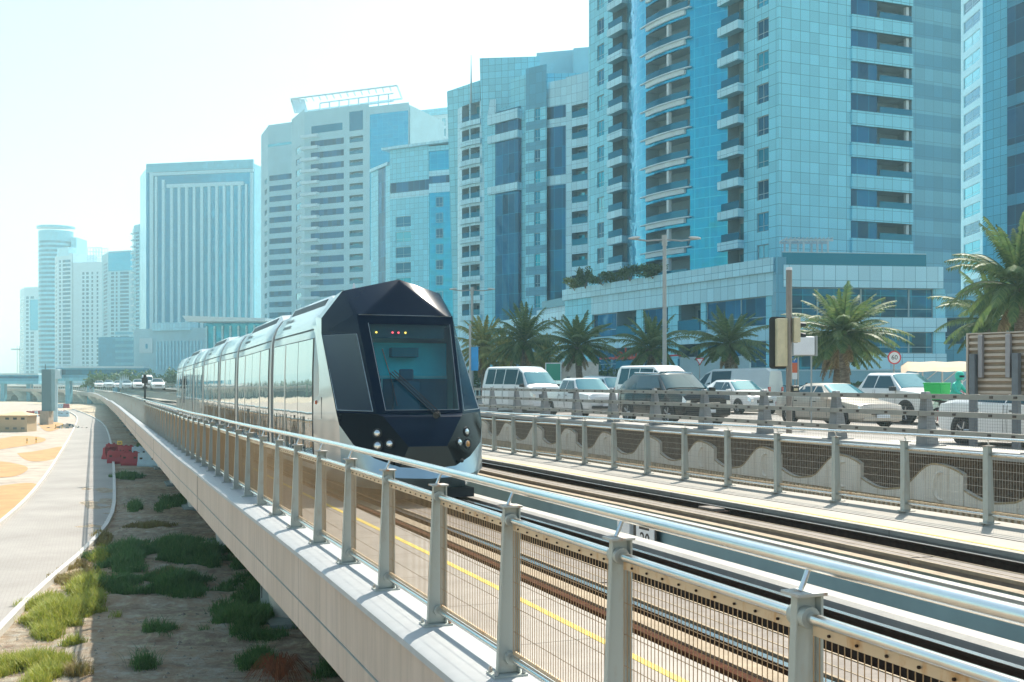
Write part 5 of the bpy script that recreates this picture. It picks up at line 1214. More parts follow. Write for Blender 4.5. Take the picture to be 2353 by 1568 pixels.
def vehicle(name, label, cat, px, Y, st, side_w, wsi, rear=None, body=white, wheels=(1.4, -1.4), wr=.33, yaw=0, front='car', glass=vglass, wsglass=vglass, roofrack=False, group=None, z0=.455, roofm=None, open_bed=None):
    pos = Vector(((px-CX)*Y/FPX, Y, z0)); root = thing(name, label, cat, (0, 0, 0), group)
    def half(i):
        x, zb, zl, zr, w_, wr_ = st[i]; w_ /= 1; return [(x, w_*.86, zb), (x, w_*.985, zb+.10), (x, w_, zb+(zl-zb)*.55), (x, w_*.965, zl), (x, wr_, zr-.05), (x, wr_*.85, zr), (x, wr_*.4, zr+.02)]
    rings = []
    for i in range(len(st)):
        h_ = half(i); rings.append([Vector(p) for p in h_]+[Vector((p[0], -p[1], p[2])) for p in h_[::-1]])
    mb = MB(); mb.loft(rings); bd = mb.build('body', body, root, smooth=True, angle=32, bevel=.012)
    def pt(i, k, sg): p = half(i)[k]; return Vector((p[0], p[1]*sg, p[2]))
    # side windows: between belt (3) and roof edge (4) of stations a..b, given as (xa, xb)
    def at(x, k, sg):
        for i in range(len(st)-1):
            if st[i][0] >= x >= st[i+1][0]:
                f = (st[i][0]-x)/(st[i][0]-st[i+1][0]+1e-9); return pt(i, k, sg).lerp(pt(i+1, k, sg), f)
        return pt(0, k, sg)
    for sg in (-1, 1):
        for (xa, xb, xta, xtb) in side_w:
            a, b_ = at(xa, 3, sg), at(xb, 3, sg); c, d = at(xtb, 4, sg), at(xta, 4, sg)
            nn = (b_-a).cross(d-a).normalized(); nn = nn if nn.y*sg > 0 else -nn
            up = (d-a)*.10; upt = (d-a)*-.08
            mb = MB(); ps = [a+up, b_+up, c+(b_-c)*.08, d+(a-d)*.08]; mb.add([p+nn*.004 for p in ps]+[p-nn*.05 for p in ps], [(0, 1, 2, 3), (0, 1, 5, 4), (1, 2, 6, 5), (2, 3, 7, 6), (3, 0, 4, 7)]); mb.build('side_window', glass, root)
    for sg in (-1, 1):
        for (xa, xb, xta, xtb) in side_w:
            for xq in (xa, xb):
                mb = MB(); a_, b2 = at(xq, 1, sg), at(xq, 3, sg); c2 = at(xq, 2, sg); o_ = Vector((0, sg*.004, 0)); mb.tube([a_+o_+(b2-a_)*.08, c2+o_, b2+o_], .006, 4); mb.build('door_seam', plast, root)
            mb = MB(); h2 = at(xb+.12 if xb+.12 < xa else xb, 3, sg).lerp(at(xb, 2, sg), .35); mb.box(h2.x, h2.x+.14, min(h2.y, h2.y+sg*.025), max(h2.y, h2.y+sg*.025), h2.z-.02, h2.z+.01); mb.build('door_handle', plast, root)
        mb = MB(); xs = [s_[0] for s_ in st]; a_, b2 = at(xs[1], 0, sg), at(xs[-2], 0, sg); mb.tube([a_+Vector((-.9, sg*.03, .05)), b2+Vector((.8, sg*.03, .05))], .05, 6); mb.build('sill', plast, root)
    def screen(i, j, m, nm, k0=.06, k1=.06):
        A1 = [pt(i, 4, 1), pt(i, 5, 1), pt(i, 6, 1), pt(i, 6, -1), pt(i, 5, -1), pt(i, 4, -1)]; B1 = [pt(j, 4, 1), pt(j, 5, 1), pt(j, 6, 1), pt(j, 6, -1), pt(j, 5, -1), pt(j, 4, -1)]
        mb = MB(); A2 = [a.lerp(b_, k0) for a, b_ in zip(A1, B1)]; B2 = [b_.lerp(a, k1) for a, b_ in zip(A1, B1)]
        sgn = 1 if st[j][0] < st[i][0] else -1
        off = Vector((.012*(1 if i < j and st[i][3] < st[j][3] else -1), 0, .012))
        for row in (A2, B2): row[0] = row[0].lerp(row[1], .3); row[-1] = row[-1].lerp(row[-2], .3)
        for q_ in range(5): mb.quad(A2[q_]+off, A2[q_+1]+off, B2[q_+1]+off, B2[q_]+off)
        mb.build(nm, m, root, smooth=True, angle=60)
    screen(wsi, wsi+1, wsglass, 'windscreen')
    if rear is not None: screen(rear, rear+1, glass, 'rear_window')
    W = max(s_[4] for s_ in st)
    for x in wheels:
        for sg in (-1, 1):
            c = (x, sg*(W-.10), wr)
            mb = MB(); mb.lathe([(0, .0), (wr+.07, .0), (wr+.07, .112), (wr, .112)], (x, sg*(W-.006)-(.106 if sg > 0 else -.106)-(0), wr), 'y', 22) if 0 else mb.lathe([(0, sg*-.02), (wr+.055, sg*-.02), (wr+.055, sg*.004), (0, sg*.004)], (x, sg*W, wr+.02), 'y', 22); mb.build('wheel_arch', plast, root)
            t_ = MB(); t_.lathe([(wr*.6, -.11), (wr*.92, -.11), (wr, -.07), (wr, .07), (wr*.92, .115), (wr*.62, .115), (wr*.6, .10)], c, 'y', 24); wh = t_.build('wheel', tyre, root, smooth=True, angle=40)
            r_ = MB(); r_.lathe([(0, .09), (wr*.18, .10), (wr*.55, .085), (wr*.64, .115)] if sg > 0 else [(0, -.09), (wr*.18, -.10), (wr*.55, -.085), (wr*.64, -.115)], c, 'y', 24)
            for k in range(5):
                a = 2*math.pi*k/5; ca, sa = math.cos(a), math.sin(a); r_.tube([(x+wr*.1*ca, c[1]+sg*.105, wr+wr*.1*sa), (x+wr*.6*ca, c[1]+sg*.112, wr+wr*.6*sa)], .03, 5)
            r_.build('rim', rim, wh)
    # front: grille, lamps, bumper, plate
    x0 = st[0][0]; h1 = st[1][2]; zb = st[0][1]; w0 = st[0][4]
    for sg in (-1, 1):
        a, b_ = pt(0, 3, sg), pt(1, 3, sg); c, d = pt(1, 2, sg), pt(0, 2, sg); mb = MB(); o_ = Vector((.012, sg*.01, 0)); ps = [a.lerp(d, .05), b_.lerp(c, .05), b_.lerp(c, .75), a.lerp(d, .7)]; e = (ps[0]-ps[1])*.2
        inn = Vector((0, -sg*.18*w0*2*.5, 0)); ps2 = [ps[0]+inn, ps[0], ps[3], ps[3]+inn]
        mb.quad(*[p+o_ for p in ps]); mb.quad(*[p+Vector((.012, 0, 0)) for p in ps2]); mb.build('headlight', lampm, root)
    zt_ = st[0][2]
    mb = MB(); mb.box(x0-.02, x0+.015, -w0*.55, w0*.55, zb+(zt_-zb)*.55, zt_-.03); gl = mb.build('grille', plast, root)
    mb = MB(); mb.box(x0+.0, x0+.022, -w0*.5, w0*.5, zb+(zt_-zb)*.80, zb+(zt_-zb)*.84); mb.build('grille_bar', chrome, gl)
    mb = MB(); mb.box(x0-.05, x0+.05, -w0*.95, w0*.95, zb-.02, zb+(zt_-zb)*.28); mb.build('bumper', body if front != 'truck' else plast, root, bevel=.02)
    mb = MB(); mb.box(x0+.05, x0+.06, -.26, .26, zb+.08, zb+.19); mb.build('licence_plate', M['white_sign'], root)
    xr = st[-1][0]; wrr = st[-1][4]
    for sg in (-1, 1): mb = MB(); mb.box(xr-.03, xr+.04, sg*wrr*.72, sg*wrr*.98, st[-1][2]-.3, st[-1][2]-.05); mb.build('tail_light', redl, root)
    cw = st[wsi]
    for sg in (-1, 1): mb = MB(); mb.box(cw[0]-.30, cw[0]-.12, min(sg*cw[4], sg*(cw[4]+.2)), max(sg*cw[4], sg*(cw[4]+.2)), cw[2]-.02, cw[2]+.13); mb.build('mirror', body if body is not white or front == 'car' else plast, root, bevel=.02)
    if roofrack:
        for sg in (-1, 1): mb = MB(); i = wsi+1; mb.tube([pt(i, 4, sg)+Vector((-.1, -sg*.03, .08)), pt(i+1, 4, sg)+Vector((.1, -sg*.03, .08))], .02, 6); mb.build('roof_rail', chrome, root)
    if open_bed:
        xa, xb, zz, ww_ = open_bed; mb = MB(); mb.box(xb, xa, -ww_, ww_, zz+.02, zz+.035); mb.build('bed_cover', plast, root)
    root.location = pos; root.rotation_euler = (0, 0, HEAD+yaw)
    return root
SED = [(2.35, .24, .58, .62, .78, .68), (2.24, .19, .72, .76, .88, .77), (1.25, .18, .86, .91, .92, .80), (.95, .18, .90, .95, .92, .80), (.1, .18, .94, 1.41, .92, .62), (-.85, .18, .96, 1.42, .92, .62), (-1.75, .2, .98, 1.06, .91, .74), (-2.2, .25, .95, 1.01, .86, .72), (-2.35, .35, .82, .88, .78, .66)]
XOV = [(2.2, .28, .70, .76, .78, .66), (2.05, .22, .84, .88, .86, .74), (1.2, .22, 1.0, 1.05, .92, .80), (.95, .22, 1.02, 1.08, .92, .80), (.2, .22, 1.05, 1.55, .92, .64), (-1.1, .22, 1.07, 1.57, .92, .62), (-1.95, .25, 1.08, 1.22, .9, .70), (-2.2, .35, .95, 1.0, .8, .66)]
SUVS = [(2.5, .36, .86, .92, .88, .76), (2.38, .28, 1.02, 1.07, .95, .82), (1.35, .25, 1.14, 1.19, 1.0, .88), (1.15, .25, 1.16, 1.22, 1.0, .88), (.35, .25, 1.2, 1.76, 1.0, .72), (-1.6, .25, 1.2, 1.79, 1.0, .72), (-2.3, .3, 1.2, 1.5, .98, .74), (-2.48, .38, 1.1, 1.16, .9, .76)]
PKU = [(2.65, .42, .86, .93, .80, .68), (2.5, .30, 1.06, 1.12, .94, .82), (1.55, .28, 1.16, 1.22, .97, .86), (1.3, .28, 1.18, 1.24, .97, .86), (.55, .28, 1.2, 1.78, .97, .68), (-.7, .28, 1.2, 1.80, .97, .68), (-1.0, .28, 1.2, 1.26, .97, .88), (-2.55, .3, 1.2, 1.24, .96, .88), (-2.65, .4, 1.1, 1.14, .9, .84)]
PK2 = [(2.5, .42, .78, .84, .76, .66), (2.38, .30, .95, .99, .86, .76), (1.45, .28, 1.02, 1.06, .88, .78), (1.2, .28, 1.03, 1.08, .88, .78), (.55, .28, 1.05, 1.62, .88, .62), (-.65, .28, 1.05, 1.64, .88, .62), (-.85, .28, 1.05, 1.1, .88, .8), (-2.4, .3, 1.05, 1.1, .87, .8), (-2.5, .4, .95, 1.0, .82, .74)]
HIA = [(2.62, .32, .92, .98, .78, .68), (2.52, .28, 1.18, 1.24, .90, .80), (2.32, .25, 1.24, 1.32, .94, .86), (2.2, .25, 1.26, 1.36, .94, .86), (1.5, .25, 1.28, 2.0, .94, .72), (1.0, .25, 1.28, 2.24, .94, .70), (-2.35, .25, 1.28, 2.27, .94, .70), (-2.6, .32, 1.26, 2.1, .92, .70)]
SMV = [(2.2, .32, .76, .82, .72, .6), (2.05, .24, .95, 1.0, .86, .74), (1.55, .22, 1.08, 1.13, .9, .8), (1.4, .22, 1.1, 1.16, .9, .8), (.65, .22, 1.12, 1.74, .9, .68), (-1.9, .22, 1.12, 1.84, .9, .70), (-2.15, .3, 1.1, 1.7, .88, .68)]
hw = [(2.0, 1.15, 1.45, 1.15), (1.05, -.2, 1.05, -.2), (-.28, -1.25, -.28, -1.25), (-1.33, -2.25, -1.33, -2.2)]
vehicle('minibus', 'white high-roof minibus with long side windows, leftmost vehicle on the road right of the tram', 'minibus', 1197, 55, HIA, hw, 3, None, white, (1.35, -1.3), .34, wsglass=vglass_l, front='van', yaw=.12)
vehicle('pickup_truck', 'old white double-cab pickup right of the first white minibus', 'pickup truck', 1338, 46.5, PK2, [(1.0, .1, .5, .05), (0, -.6, -.02, -.55)], 3, 5, white, (1.5, -1.45), .35, wsglass=vglass_l, open_bed=(-.95, -2.35, 1.1, .74), front='truck')
vehicle('suv', 'large glossy black suv with chrome-edged windows in the near lane', 'suv', 1543, 39, SUVS, [(.95, .0, .3, -.02), (-.08, -1.0, -.08, -1.0), (-1.08, -2.1, -1.08, -1.75)], 3, None, black_p, (1.5, -1.5), .38, roofrack=True, glass=vglass)
vehicle('minibus', 'cream high-roof van mostly hidden behind the black suv', 'minibus', 1508, 51.5, HIA, hw, 3, None, white, (1.35, -1.3), .34, front='van')
vehicle('panel_van', 'small pale panel van between the old pickup and the high-roof van behind the suv', 'van', 1400, 61, SMV, [(1.2, .55, .75, .5)], 3, None, greyw, (1.35, -1.3), .32, wsglass=vglass_l)
vehicle('car', 'white car with red roof half hidden between the first minibus and old pickup', 'car', 1282, 63, XOV, [(.8, -.1, .15, -.1), (-.18, -1.0, -.18, -.95)], 3, 5, white, (1.35, -1.3), .33, wsglass=vglass_l)
vehicle('car', 'white crossover car behind the right end of the black suv', 'car', 1697, 52, XOV, [(.8, -.1, .15, -.1), (-.18, -1.0, -.18, -.95)], 3, 5, white, (1.35, -1.3), .33, wsglass=vglass_l)
vehicle('van', 'pale high-roof van seen from behind in the farthest lane above the white crossover', 'van', 1688, 63, HIA, [(2.0, 1.15, 1.45, 1.15), (1.05, -.2, 1.05, -.2)], 3, None, greyw, (1.35, -1.3), .34, yaw=math.pi+.5, front='van')
vehicle('car', 'champagne sedan crossing behind the tall traffic light pole', 'car', 1920, 37, SED, [(.7, -.1, .05, -.12), (-.2, -1.15, -.2, -.9)], 3, 5, beige, (1.42, -1.38), .33, wsglass=vglass_l)
vehicle('pickup_truck', 'big white double-cab pickup between the champagne sedan and the motorcycle', 'pickup truck', 2058, 40, PKU, [(1.1, .0, .5, -.02), (-.1, -.75, -.1, -.65)], 3, 5, white, (1.62, -1.6), .39, wsglass=vglass_l, front='truck', open_bed=(-1.1, -2.5, 1.24, .8))
vehicle('car', 'white car cut off by the right edge, tail lamp showing left of the billboard post', 'car', 2392, 24.5, SED, [(.7, -.1, .05, -.12), (-.2, -1.15, -.2, -.9)], 3, 5, white, (1.42, -1.38), .34)
vehicle('car', 'white car parked under the tan shade canopy', 'car', 2135, 60, SED, [(.7, -.1, .05, -.12), (-.2, -1.15, -.2, -.9)], 3, 5, white, (1.42, -1.38), .34, yaw=.4)
vehicle('car', 'dark red car glimpsed below the back of the billboard', 'car', 2300, 52, SED, [(.7, -.1, .05, -.12), (-.2, -1.15, -.2, -.9)], 3, 5, redw, (1.42, -1.38), .34)
k_ = 0
for (px, Y, tp, cl, lab) in ((338, 175, HIA, white, 'tiny far white minibus just right of the black signal post'), (362, 150, XOV, white, 'tiny far white car nearest the tram tail'), (318, 170, XOV, white, 'tiny far white car left of the far minibus'), (292, 200, SED, greyw, 'tiny far pale car beyond the signal post'), (272, 205, SED, white, 'tiny far car in the distant queue under the palms'), (250, 215, XOV, greyw, 'tiny far crossover near the left end of the distant queue'), (228, 220, SED, white, 'tiny far car leading the distant queue')):
    vehicle('car' if tp is not HIA else 'minibus', lab, 'car' if tp is not HIA else 'minibus', px, Y, tp, hw if tp is HIA else [(.7, -.1, .05, -.12), (-.2, -1.0, -.2, -.9)], 3, None, cl, (1.4, -1.4), .33, z0=.9)
# ---------------------------------------------------------------- motorcycle, box and rider
MP = Vector(((2198-CX)*36/FPX, 36, .455)); mroot = thing('motorcycle', 'dark delivery motorcycle carrying a green box beside the white pickup', 'motorcycle', (0, 0, 0))
for x, nm in ((.68, 'front_wheel'), (-.66, 'rear_wheel')):
    t_ = MB(); t_.lathe([(.24, -.04), (.29, -.05), (.31, 0), (.29, .05), (.24, .04)], (x, 0, .31), 'y', 28); wh = t_.build('wheel', tyre, mroot, smooth=True)
    r_ = MB()
    for k in range(6): a = math.pi*k/3; r_.tube([(x, 0, .31), (x+.25*math.cos(a), 0, .31+.25*math.sin(a))], .014, 5)
    r_.lathe([(0, -.05), (.05, -.05), (.05, .05), (0, .05)], (x, 0, .31), 'y', 12); r_.build('rim', rim, wh)
mb = MB(); mb.tube([(.68, .07, .31), (.42, .07, .95)], .025, 8); mb.tube([(.68, -.07, .31), (.42, -.07, .95)], .025, 8); mb.build('fork', chrome, mroot)
mb = MB(); mb.loft([[(x, y*w_, z+zz) for y, zz in ((-1, 0), (-.8, .08), (0, .11), (.8, .08), (1, 0), (0, -.08))] for x, w_, z in ((.38, .06, .82), (.25, .15, .88), (.05, .16, .86), (-.1, .1, .80))]); mb.build('fuel_tank', plast, mroot, smooth=True)
mb = MB(); mb.loft([[(x, y*w_, z+zz) for y, zz in ((-1, 0), (-.9, .06), (.9, .06), (1, 0))] for x, w_, z in ((-.05, .10, .78), (-.3, .14, .76), (-.75, .12, .82), (-.85, .1, .84))]); mb.build('seat', plast, mroot, smooth=True)
mb = MB(); mb.box(-.18, .22, -.13, .13, .30, .62); mb.tube([(.3, 0, .8), (.28, 0, .35), (-.3, 0, .32), (-.66, .06, .31)], .03, 8); mb.tube([(.2, .12, .4), (-.2, .16, .28), (-.75, .17, .38)], .04, 8); mb.build('engine', mat('engine_grey', (.12, .12, .12), .5, metal=.5), mroot, bevel=.01)
mb = MB(); mb.tube([(.4, -.36, 1.06), (.42, -.12, 1.02), (.42, .12, 1.02), (.4, .36, 1.06)], .014, 6); mb.build('handlebar', plast, mroot)
mb = MB(); mb.lathe([(0, .1), (.07, .07), (.09, 0), (.05, -.08)], (.55, 0, .92), 'x', 14); mb.build('headlight', lampm, mroot, smooth=True)
mb = MB(); mb.loft([[(.95, -.06, .33), (.95, .06, .33), (.95, .06, .36), (.95, -.06, .36)], [(.8, -.07, .60), (.8, .07, .60), (.8, .07, .63), (.8, -.07, .63)], [(.5, -.06, .62), (.5, .06, .62), (.5, .06, .65), (.5, -.06, .65)]]); mb.build('mudguard', plast, mroot)
mroot.location = MP; mroot.rotation_euler = (0, 0, HEAD+.25)
def placed(o): o.location = MP; o.rotation_euler = (0, 0, HEAD+.25); return o
grn = mat('delivery_green', (.02, .55, .12), .45, var=.05); jk = mat('jacket_green', (.05, .58, .42), .7, var=.12, scale=10); jeans = mat('grey_trousers', (.16, .22, .26), .8, var=.2, scale=12)
bx_ = thing('delivery_box', 'bright green delivery box mounted behind the motorcycle rider', 'delivery box', (0, 0, 0))
mb = MB(); mb.hexa([(-1.0, -.28), (-.42, -.28), (-.42, .28), (-1.0, .28)], .88, 1.4, top=[(-1.04, -.30), (-.40, -.30), (-.40, .30), (-1.04, .30)]); mb.build('box', grn, bx_, bevel=.02)
mb = MB(); mb.hexa([(-1.06, -.31), (-.39, -.31), (-.39, .31), (-1.06, .31)], 1.40, 1.45); mb.build('lid', grn, bx_, bevel=.015); placed(bx_)
def skin(name, pts, edges, radii, m, parent, root_i=0, sub=2):
    me = bpy.data.meshes.new(name); me.from_pydata(pts, edges, []); o = bpy.data.objects.new(name, me); col.objects.link(o); o.parent = parent
    md = o.modifiers.new('skin', 'SKIN'); sv = me.skin_vertices[0].data if me.skin_vertices else None
    if sv is None:
        bpy.context.view_layer.objects.active = o; bm = bmesh.new(); bm.from_mesh(me); bm.verts.layers.skin.verify(); bm.to_mesh(me); bm.free(); sv = me.skin_vertices[0].data
    for i, r_ in enumerate(radii): sv[i].radius = (r_, r_) if not isinstance(r_, tuple) else r_; sv[i].use_root = (i == root_i)
    md.use_smooth_shade = True; s_ = o.modifiers.new('sub', 'SUBSURF'); s_.levels = s_.render_levels = sub; me.materials.append(m); return o
rd = thing('person', 'rider in turquoise green jacket and green helmet sitting on the delivery motorcycle', 'person', (0, 0, 0))
B_ = [(-.12, 0, .90), (-.08, 0, 1.08), (-.02, 0, 1.25), (.05, 0, 1.40), (.07, 0, 1.50), (.09, 0, 1.60)]
pts = B_+[(.02, .19, 1.37), (.16, .26, 1.15), (.38, .30, 1.08), (.02, -.19, 1.37), (.16, -.26, 1.15), (.38, -.30, 1.08), (-.10, .10, .88), (.28, .20, .82), (.10, .19, .42), (-.10, -.10, .88), (.28, -.20, .82), (.10, -.19, .42)]
ed = [(0, 1), (1, 2), (2, 3), (3, 4), (4, 5), (3, 6), (6, 7), (7, 8), (3, 9), (9, 10), (10, 11), (0, 12), (12, 13), (13, 14), (0, 15), (15, 16), (16, 17)]
ra = [.15, .15, (.17, .13), (.15, .11), .065, .06, .07, .055, .042, .07, .055, .042, .10, .085, .055, .10, .085, .055]
skin('body', pts, ed, ra, jk, rd)
mb = MB()
for sg in (-1, 1): mb.tube([(-.11, sg*.10, .90), (.08, sg*.16, .88), (.30, sg*.20, .83), (.26, sg*.2, .72), (.10, sg*.19, .40)], [.13, .115, .095, .085, .07], 12)
mb.build('trousers', jeans, rd, smooth=True, angle=70)
mb = MB(); 
for sg in (-1, 1): mb.loft([[(x, sg*.19+y, z+zz) for y, zz in ((-.05, 0), (.05, 0), (.045, .07), (-.045, .07))] for x, z in ((-.02, .32), (.1, .32), (.26, .31))])
mb.build('shoe', plast, rd, bevel=.015)
mb = MB(); mb.lathe([(0, -.13), (.09, -.13), (.135, -.06), (.145, .03), (.12, .12), (.06, .165), (0, .175)], (.11, 0, 1.66), 'z', 20); hl = mb.build('helmet', jk, rd, smooth=True, angle=60)
mb = MB(); rr = []
for a in range(-60, 61, 15): an = R(a); rr.append([(.11+.149*math.cos(an), .149*math.sin(an), 1.62), (.11+.152*math.cos(an), .152*math.sin(an), 1.69)])
mb.loft(rr, closed=False, caps=False); mb.build('visor', M['black'], hl)
for sg in (-1, 1):
    mb = MB(); hx, hy, hz2 = .40, sg*.31, 1.075
    mb.loft([[(hx-.04+.03*k, hy+y*.04, hz2+z*.02) for y, z in ((-1, -.6), (1, -.6), (1, 1), (-1, 1))] for k in range(3)])
    for f in range(4): y0 = hy-.033+.022*f; mb.tube([(hx+.02, y0, hz2+.012), (hx+.055, y0, hz2), (hx+.05, y0, hz2-.03), (hx+.02, y0, hz2-.04)], .0095, 6)
    mb.tube([(hx-.02, hy-sg*.04, hz2), (hx+.01, hy-sg*.055, hz2-.02), (hx+.03, hy-sg*.03, hz2-.035)], .01, 6); mb.build('glove', M['black'], rd, smooth=True)
placed(rd)
# ================================================================ PALMS, GRASS, SHRUBS
def leaf_mat(name, cols, rough=.55):
    s = N(name); n = s.noise(3.5, 3); oi = s.n('ShaderNodeNewGeometry'); rnd = oi.outputs['Random Per Island']
    c = s.ramp(rnd, [(i/(len(cols)-1), c_) for i, c_ in enumerate(cols)]); s.L(s.mix(.35, c, s.ramp(n, [(.35, cols[0]), (.65, cols[-1])])), s.p.inputs['Base Color'])
    s.p.inputs['Roughness'].default_value = rough; s.p.inputs['Specular IOR Level'].default_value = .35
    t = s.n('ShaderNodeBsdfTranslucent'); s.L(c, t.inputs[0]); mx = s.n('ShaderNodeMixShader'); mx.inputs[0].default_value = .35; s.L(s.p.outputs[0], mx.inputs[1]); s.L(t.outputs[0], mx.inputs[2]); s.L(mx.outputs[0], s.out.inputs[0]); return s.m
frond_m = leaf_mat('palm_frond', [(.045, .10, .035), (.09, .16, .05), (.17, .22, .07)]); frond_y = leaf_mat('palm_frond_sunny', [(.12, .17, .04), (.25, .27, .06), (.40, .34, .10)])
dead_m = leaf_mat('palm_frond_dead', [(.16, .10, .05), (.28, .19, .09), (.38, .28, .14)])
def trunk_mat():
    s = N('palm_trunk'); n = s.noise(5, 5, stretch=(1, 1, 3)); s.L(s.ramp(n, [(.35, (.10, .075, .055)), (.65, (.26, .20, .15))]), s.p.inputs['Base Color']); s.p.inputs['Roughness'].default_value = .95; s.bump(n, .06, 1); return s.m
trunk_m = trunk_mat()
def frond(mb, base, az, el, L, rnd, droop=1.0, pairs=30, lw=.045):
    p = Vector(base); d = Vector((math.cos(az)*math.cos(el), math.sin(az)*math.cos(el), math.sin(el))); seg = 14; pts = [p.copy()]; side = Vector((-math.sin(az), math.cos(az), 0))
    for i in range(seg): d = (d+Vector((0, 0, -1))*droop*(.035+.10*(i/seg))).normalized(); p = p+d*L/seg; pts.append(p.copy())
    mb.tube(pts, [.035*(1-i/(seg+1))+.004 for i in range(seg+1)], 4, mi=0)
    for k in range(pairs):
        t = .14+.86*k/pairs; f = t*seg; i = min(int(f), seg-1); q_ = pts[i].lerp(pts[i+1], f-i); dd = (pts[i+1]-pts[i]).normalized()
        ll = L*.17*math.sin(math.pi*min(1, (t*.88+.12)))**.6*(.75+.4*rnd.random()); up = side.cross(dd).normalized()
        for sg in (-1, 1):
            v_ = (dd*.75+side*sg*.9+up*(.25+.25*rnd.random())).normalized(); a = q_; b_ = q_+v_*ll*.55; c = q_+v_*ll+Vector((0, 0, -ll*(.25+.25*rnd.random()))); w_ = (dd-v_*dd.dot(v_)).normalized()*lw*.5
            mb.add([a-w_, a+w_, b_+w_, b_-w_, c], [(0, 1, 2, 3), (3, 2, 4)])
def palm_mesh(seed, H, n=44, L=3.0, m=None):
    rnd = random.Random(seed); root = thing('palm_tree', 'x', 'palm tree', (0, 0, 0)); mb = MB(); pts = []; rs = []; lean = rnd.uniform(-.3, .3)
    for i in range(15): t = i/14; pts.append((lean*t*t, .1*math.sin(t*3+seed), H*t)); rs.append(.24*(1-.25*t)+(.015 if i % 2 else 0)+(.05 if i > 12 else 0))
    mb.tube(pts, rs, 12); mb.build('trunk', trunk_m, root, smooth=True, angle=50)
    mb = MB()
    for i in range(46): t = .82+.18*rnd.random(); a = rnd.random()*6.28; q_ = Vector(pts[0]).lerp(Vector(pts[-1]), t); mb.tube([q_+Vector((math.cos(a)*.16, math.sin(a)*.16, 0)), q_+Vector((math.cos(a)*.42, math.sin(a)*.42, .25))], [.05, .015], 4)
    mb.build('leaf_stubs', trunk_m, root)
    mb = MB(); top = Vector(pts[-1])
    for k in range(n):
        t = k/(n-1); el = R(82-100*t**.9+rnd.uniform(-8, 8)); frond(mb, top+Vector((0, 0, .15*(1-t))), k*2.399+rnd.uniform(-.2, .2), el, L*(.72+.38*math.sin(math.pi*min(1, t*.8+.2)))*rnd.uniform(.88, 1.08), rnd, .8+.5*t, 34, .06)
    mb.build('crown', m or frond_m, root, recalc=False)
    mb = MB()
    for k in range(5+seed % 4): frond(mb, top-Vector((0, 0, .25)), rnd.random()*6.28, R(-25-rnd.random()*30), L*rnd.uniform(.55, .8), rnd, 1.6, 22, .05)
    mb.build('dead_fronds', dead_m, root, recalc=False); return root
pro = [palm_mesh(1, 4.2), palm_mesh(5, 4.8, 50, 3.1), palm_mesh(9, 3.6, 40, 2.8, frond_y)]; used = set()
def palm(px, Y, ytop_crown, k, lab, sc=1, z0=.5, rz=0):
    """crown centre seen at (px, ytop_crown)"""
    hz3 = EYE+(880-ytop_crown)*Y/FPX-z0; H0 = (4.2, 4.8, 3.6)[k]
    r_ = pro[k] if k not in used else copy_tree(pro[k]); used.add(k)
    r_.location = ((px-CX)*Y/FPX, Y, z0); r_.scale = (sc, sc, hz3/H0 if abs(hz3/H0-sc) < .9 else sc); r_.rotation_euler = (0, 0, rz); tag(r_, lab, 'palm tree', 'date palms along the road')
    return r_
palm(1112, 92, 805, 2, 'small sunlit palm right beside the tram cab, yellowing fronds', 1.15)
palm(1208, 80, 790, 0, 'date palm with golden lower fronds above the first white minibus', 1.0, rz=1)
palm(1332, 76, 800, 1, 'broad dark date palm between two cyan facades, above the old pickup', 1.05, rz=2)
palm(1490, 74, 805, 0, 'dark date palm left of the tall street lamp post', 1.0, rz=3)
palm(1673, 68, 795, 1, 'date palm with drooping fronds in front of the white wall', 1.0, rz=.4)
palm(1158, 88, 822, 2, 'short yellowish palm tucked behind the first white minibus', .9, rz=2)
palm(1250, 95, 830, 2, 'small green palm next to the green poster stand', .8, rz=3)
palm(1942, 52, 770, 1, 'sunlit date palm with clear trunk between the traffic light and the 60 sign', 1.02, rz=1.3)
palm(1922, 56, 800, 0, 'second palm just behind the sunlit palm by the traffic light', .9, rz=2.3)
palm(2345, 46, 668, 1, 'large date palm filling the right edge above the billboard', .98, rz=2.6)
palm(2276, 58, 745, 0, 'palm behind the billboard with drooping brown lower fronds', 1.1, rz=1.6)
# shrubs ------------------------------------------------
shrub_m = leaf_mat('shrub_leaves', [(.03, .08, .03), (.07, .14, .045), (.12, .2, .06)]); shrub_y = leaf_mat('shrub_leaves_light', [(.10, .16, .03), (.22, .27, .06), (.32, .34, .1)])
def shrub(name, lab, c, rx, ry, rz_, n, m, cat='shrub', leaf=.22, group=None):
    rnd = random.Random(int(abs(c[0]*97+c[1]*13))); root = thing(name, lab, cat, c, group); mb = MB()
    for i in range(6): a = rnd.random()*6.28; mb.tube([Vector(c), Vector(c)+Vector((math.cos(a)*rx*.5, math.sin(a)*ry*.5, rz_*1.1))], [.04, .012], 4)
    mb.build('stem', trunk_m, root); mb = MB(); cl = [(rnd.uniform(-.7, .7)*rx, rnd.uniform(-.7, .7)*ry, rnd.uniform(.5, 1.5)*rz_) for _ in range(14)]
    for i in range(n):
        q_ = cl[i % 14]; v_ = Vector((rnd.gauss(0, 1), rnd.gauss(0, 1), rnd.gauss(0, 1))).normalized()*rnd.random()**.4; p = Vector(c)+Vector((q_[0]+v_.x*rx*.42, q_[1]+v_.y*ry*.42, max(.05, q_[2]+v_.z*rz_*.42)))
        u = Vector((rnd.gauss(0, 1), rnd.gauss(0, 1), rnd.gauss(0, 1))).normalized()*leaf; w_ = u.cross(Vector((rnd.gauss(0, 1), rnd.gauss(0, 1), 1))).normalized()*leaf*.45; mb.quad(p-u, p+w_, p+u, p-w_)
    mb.build('foliage', m, root, recalc=False); return root
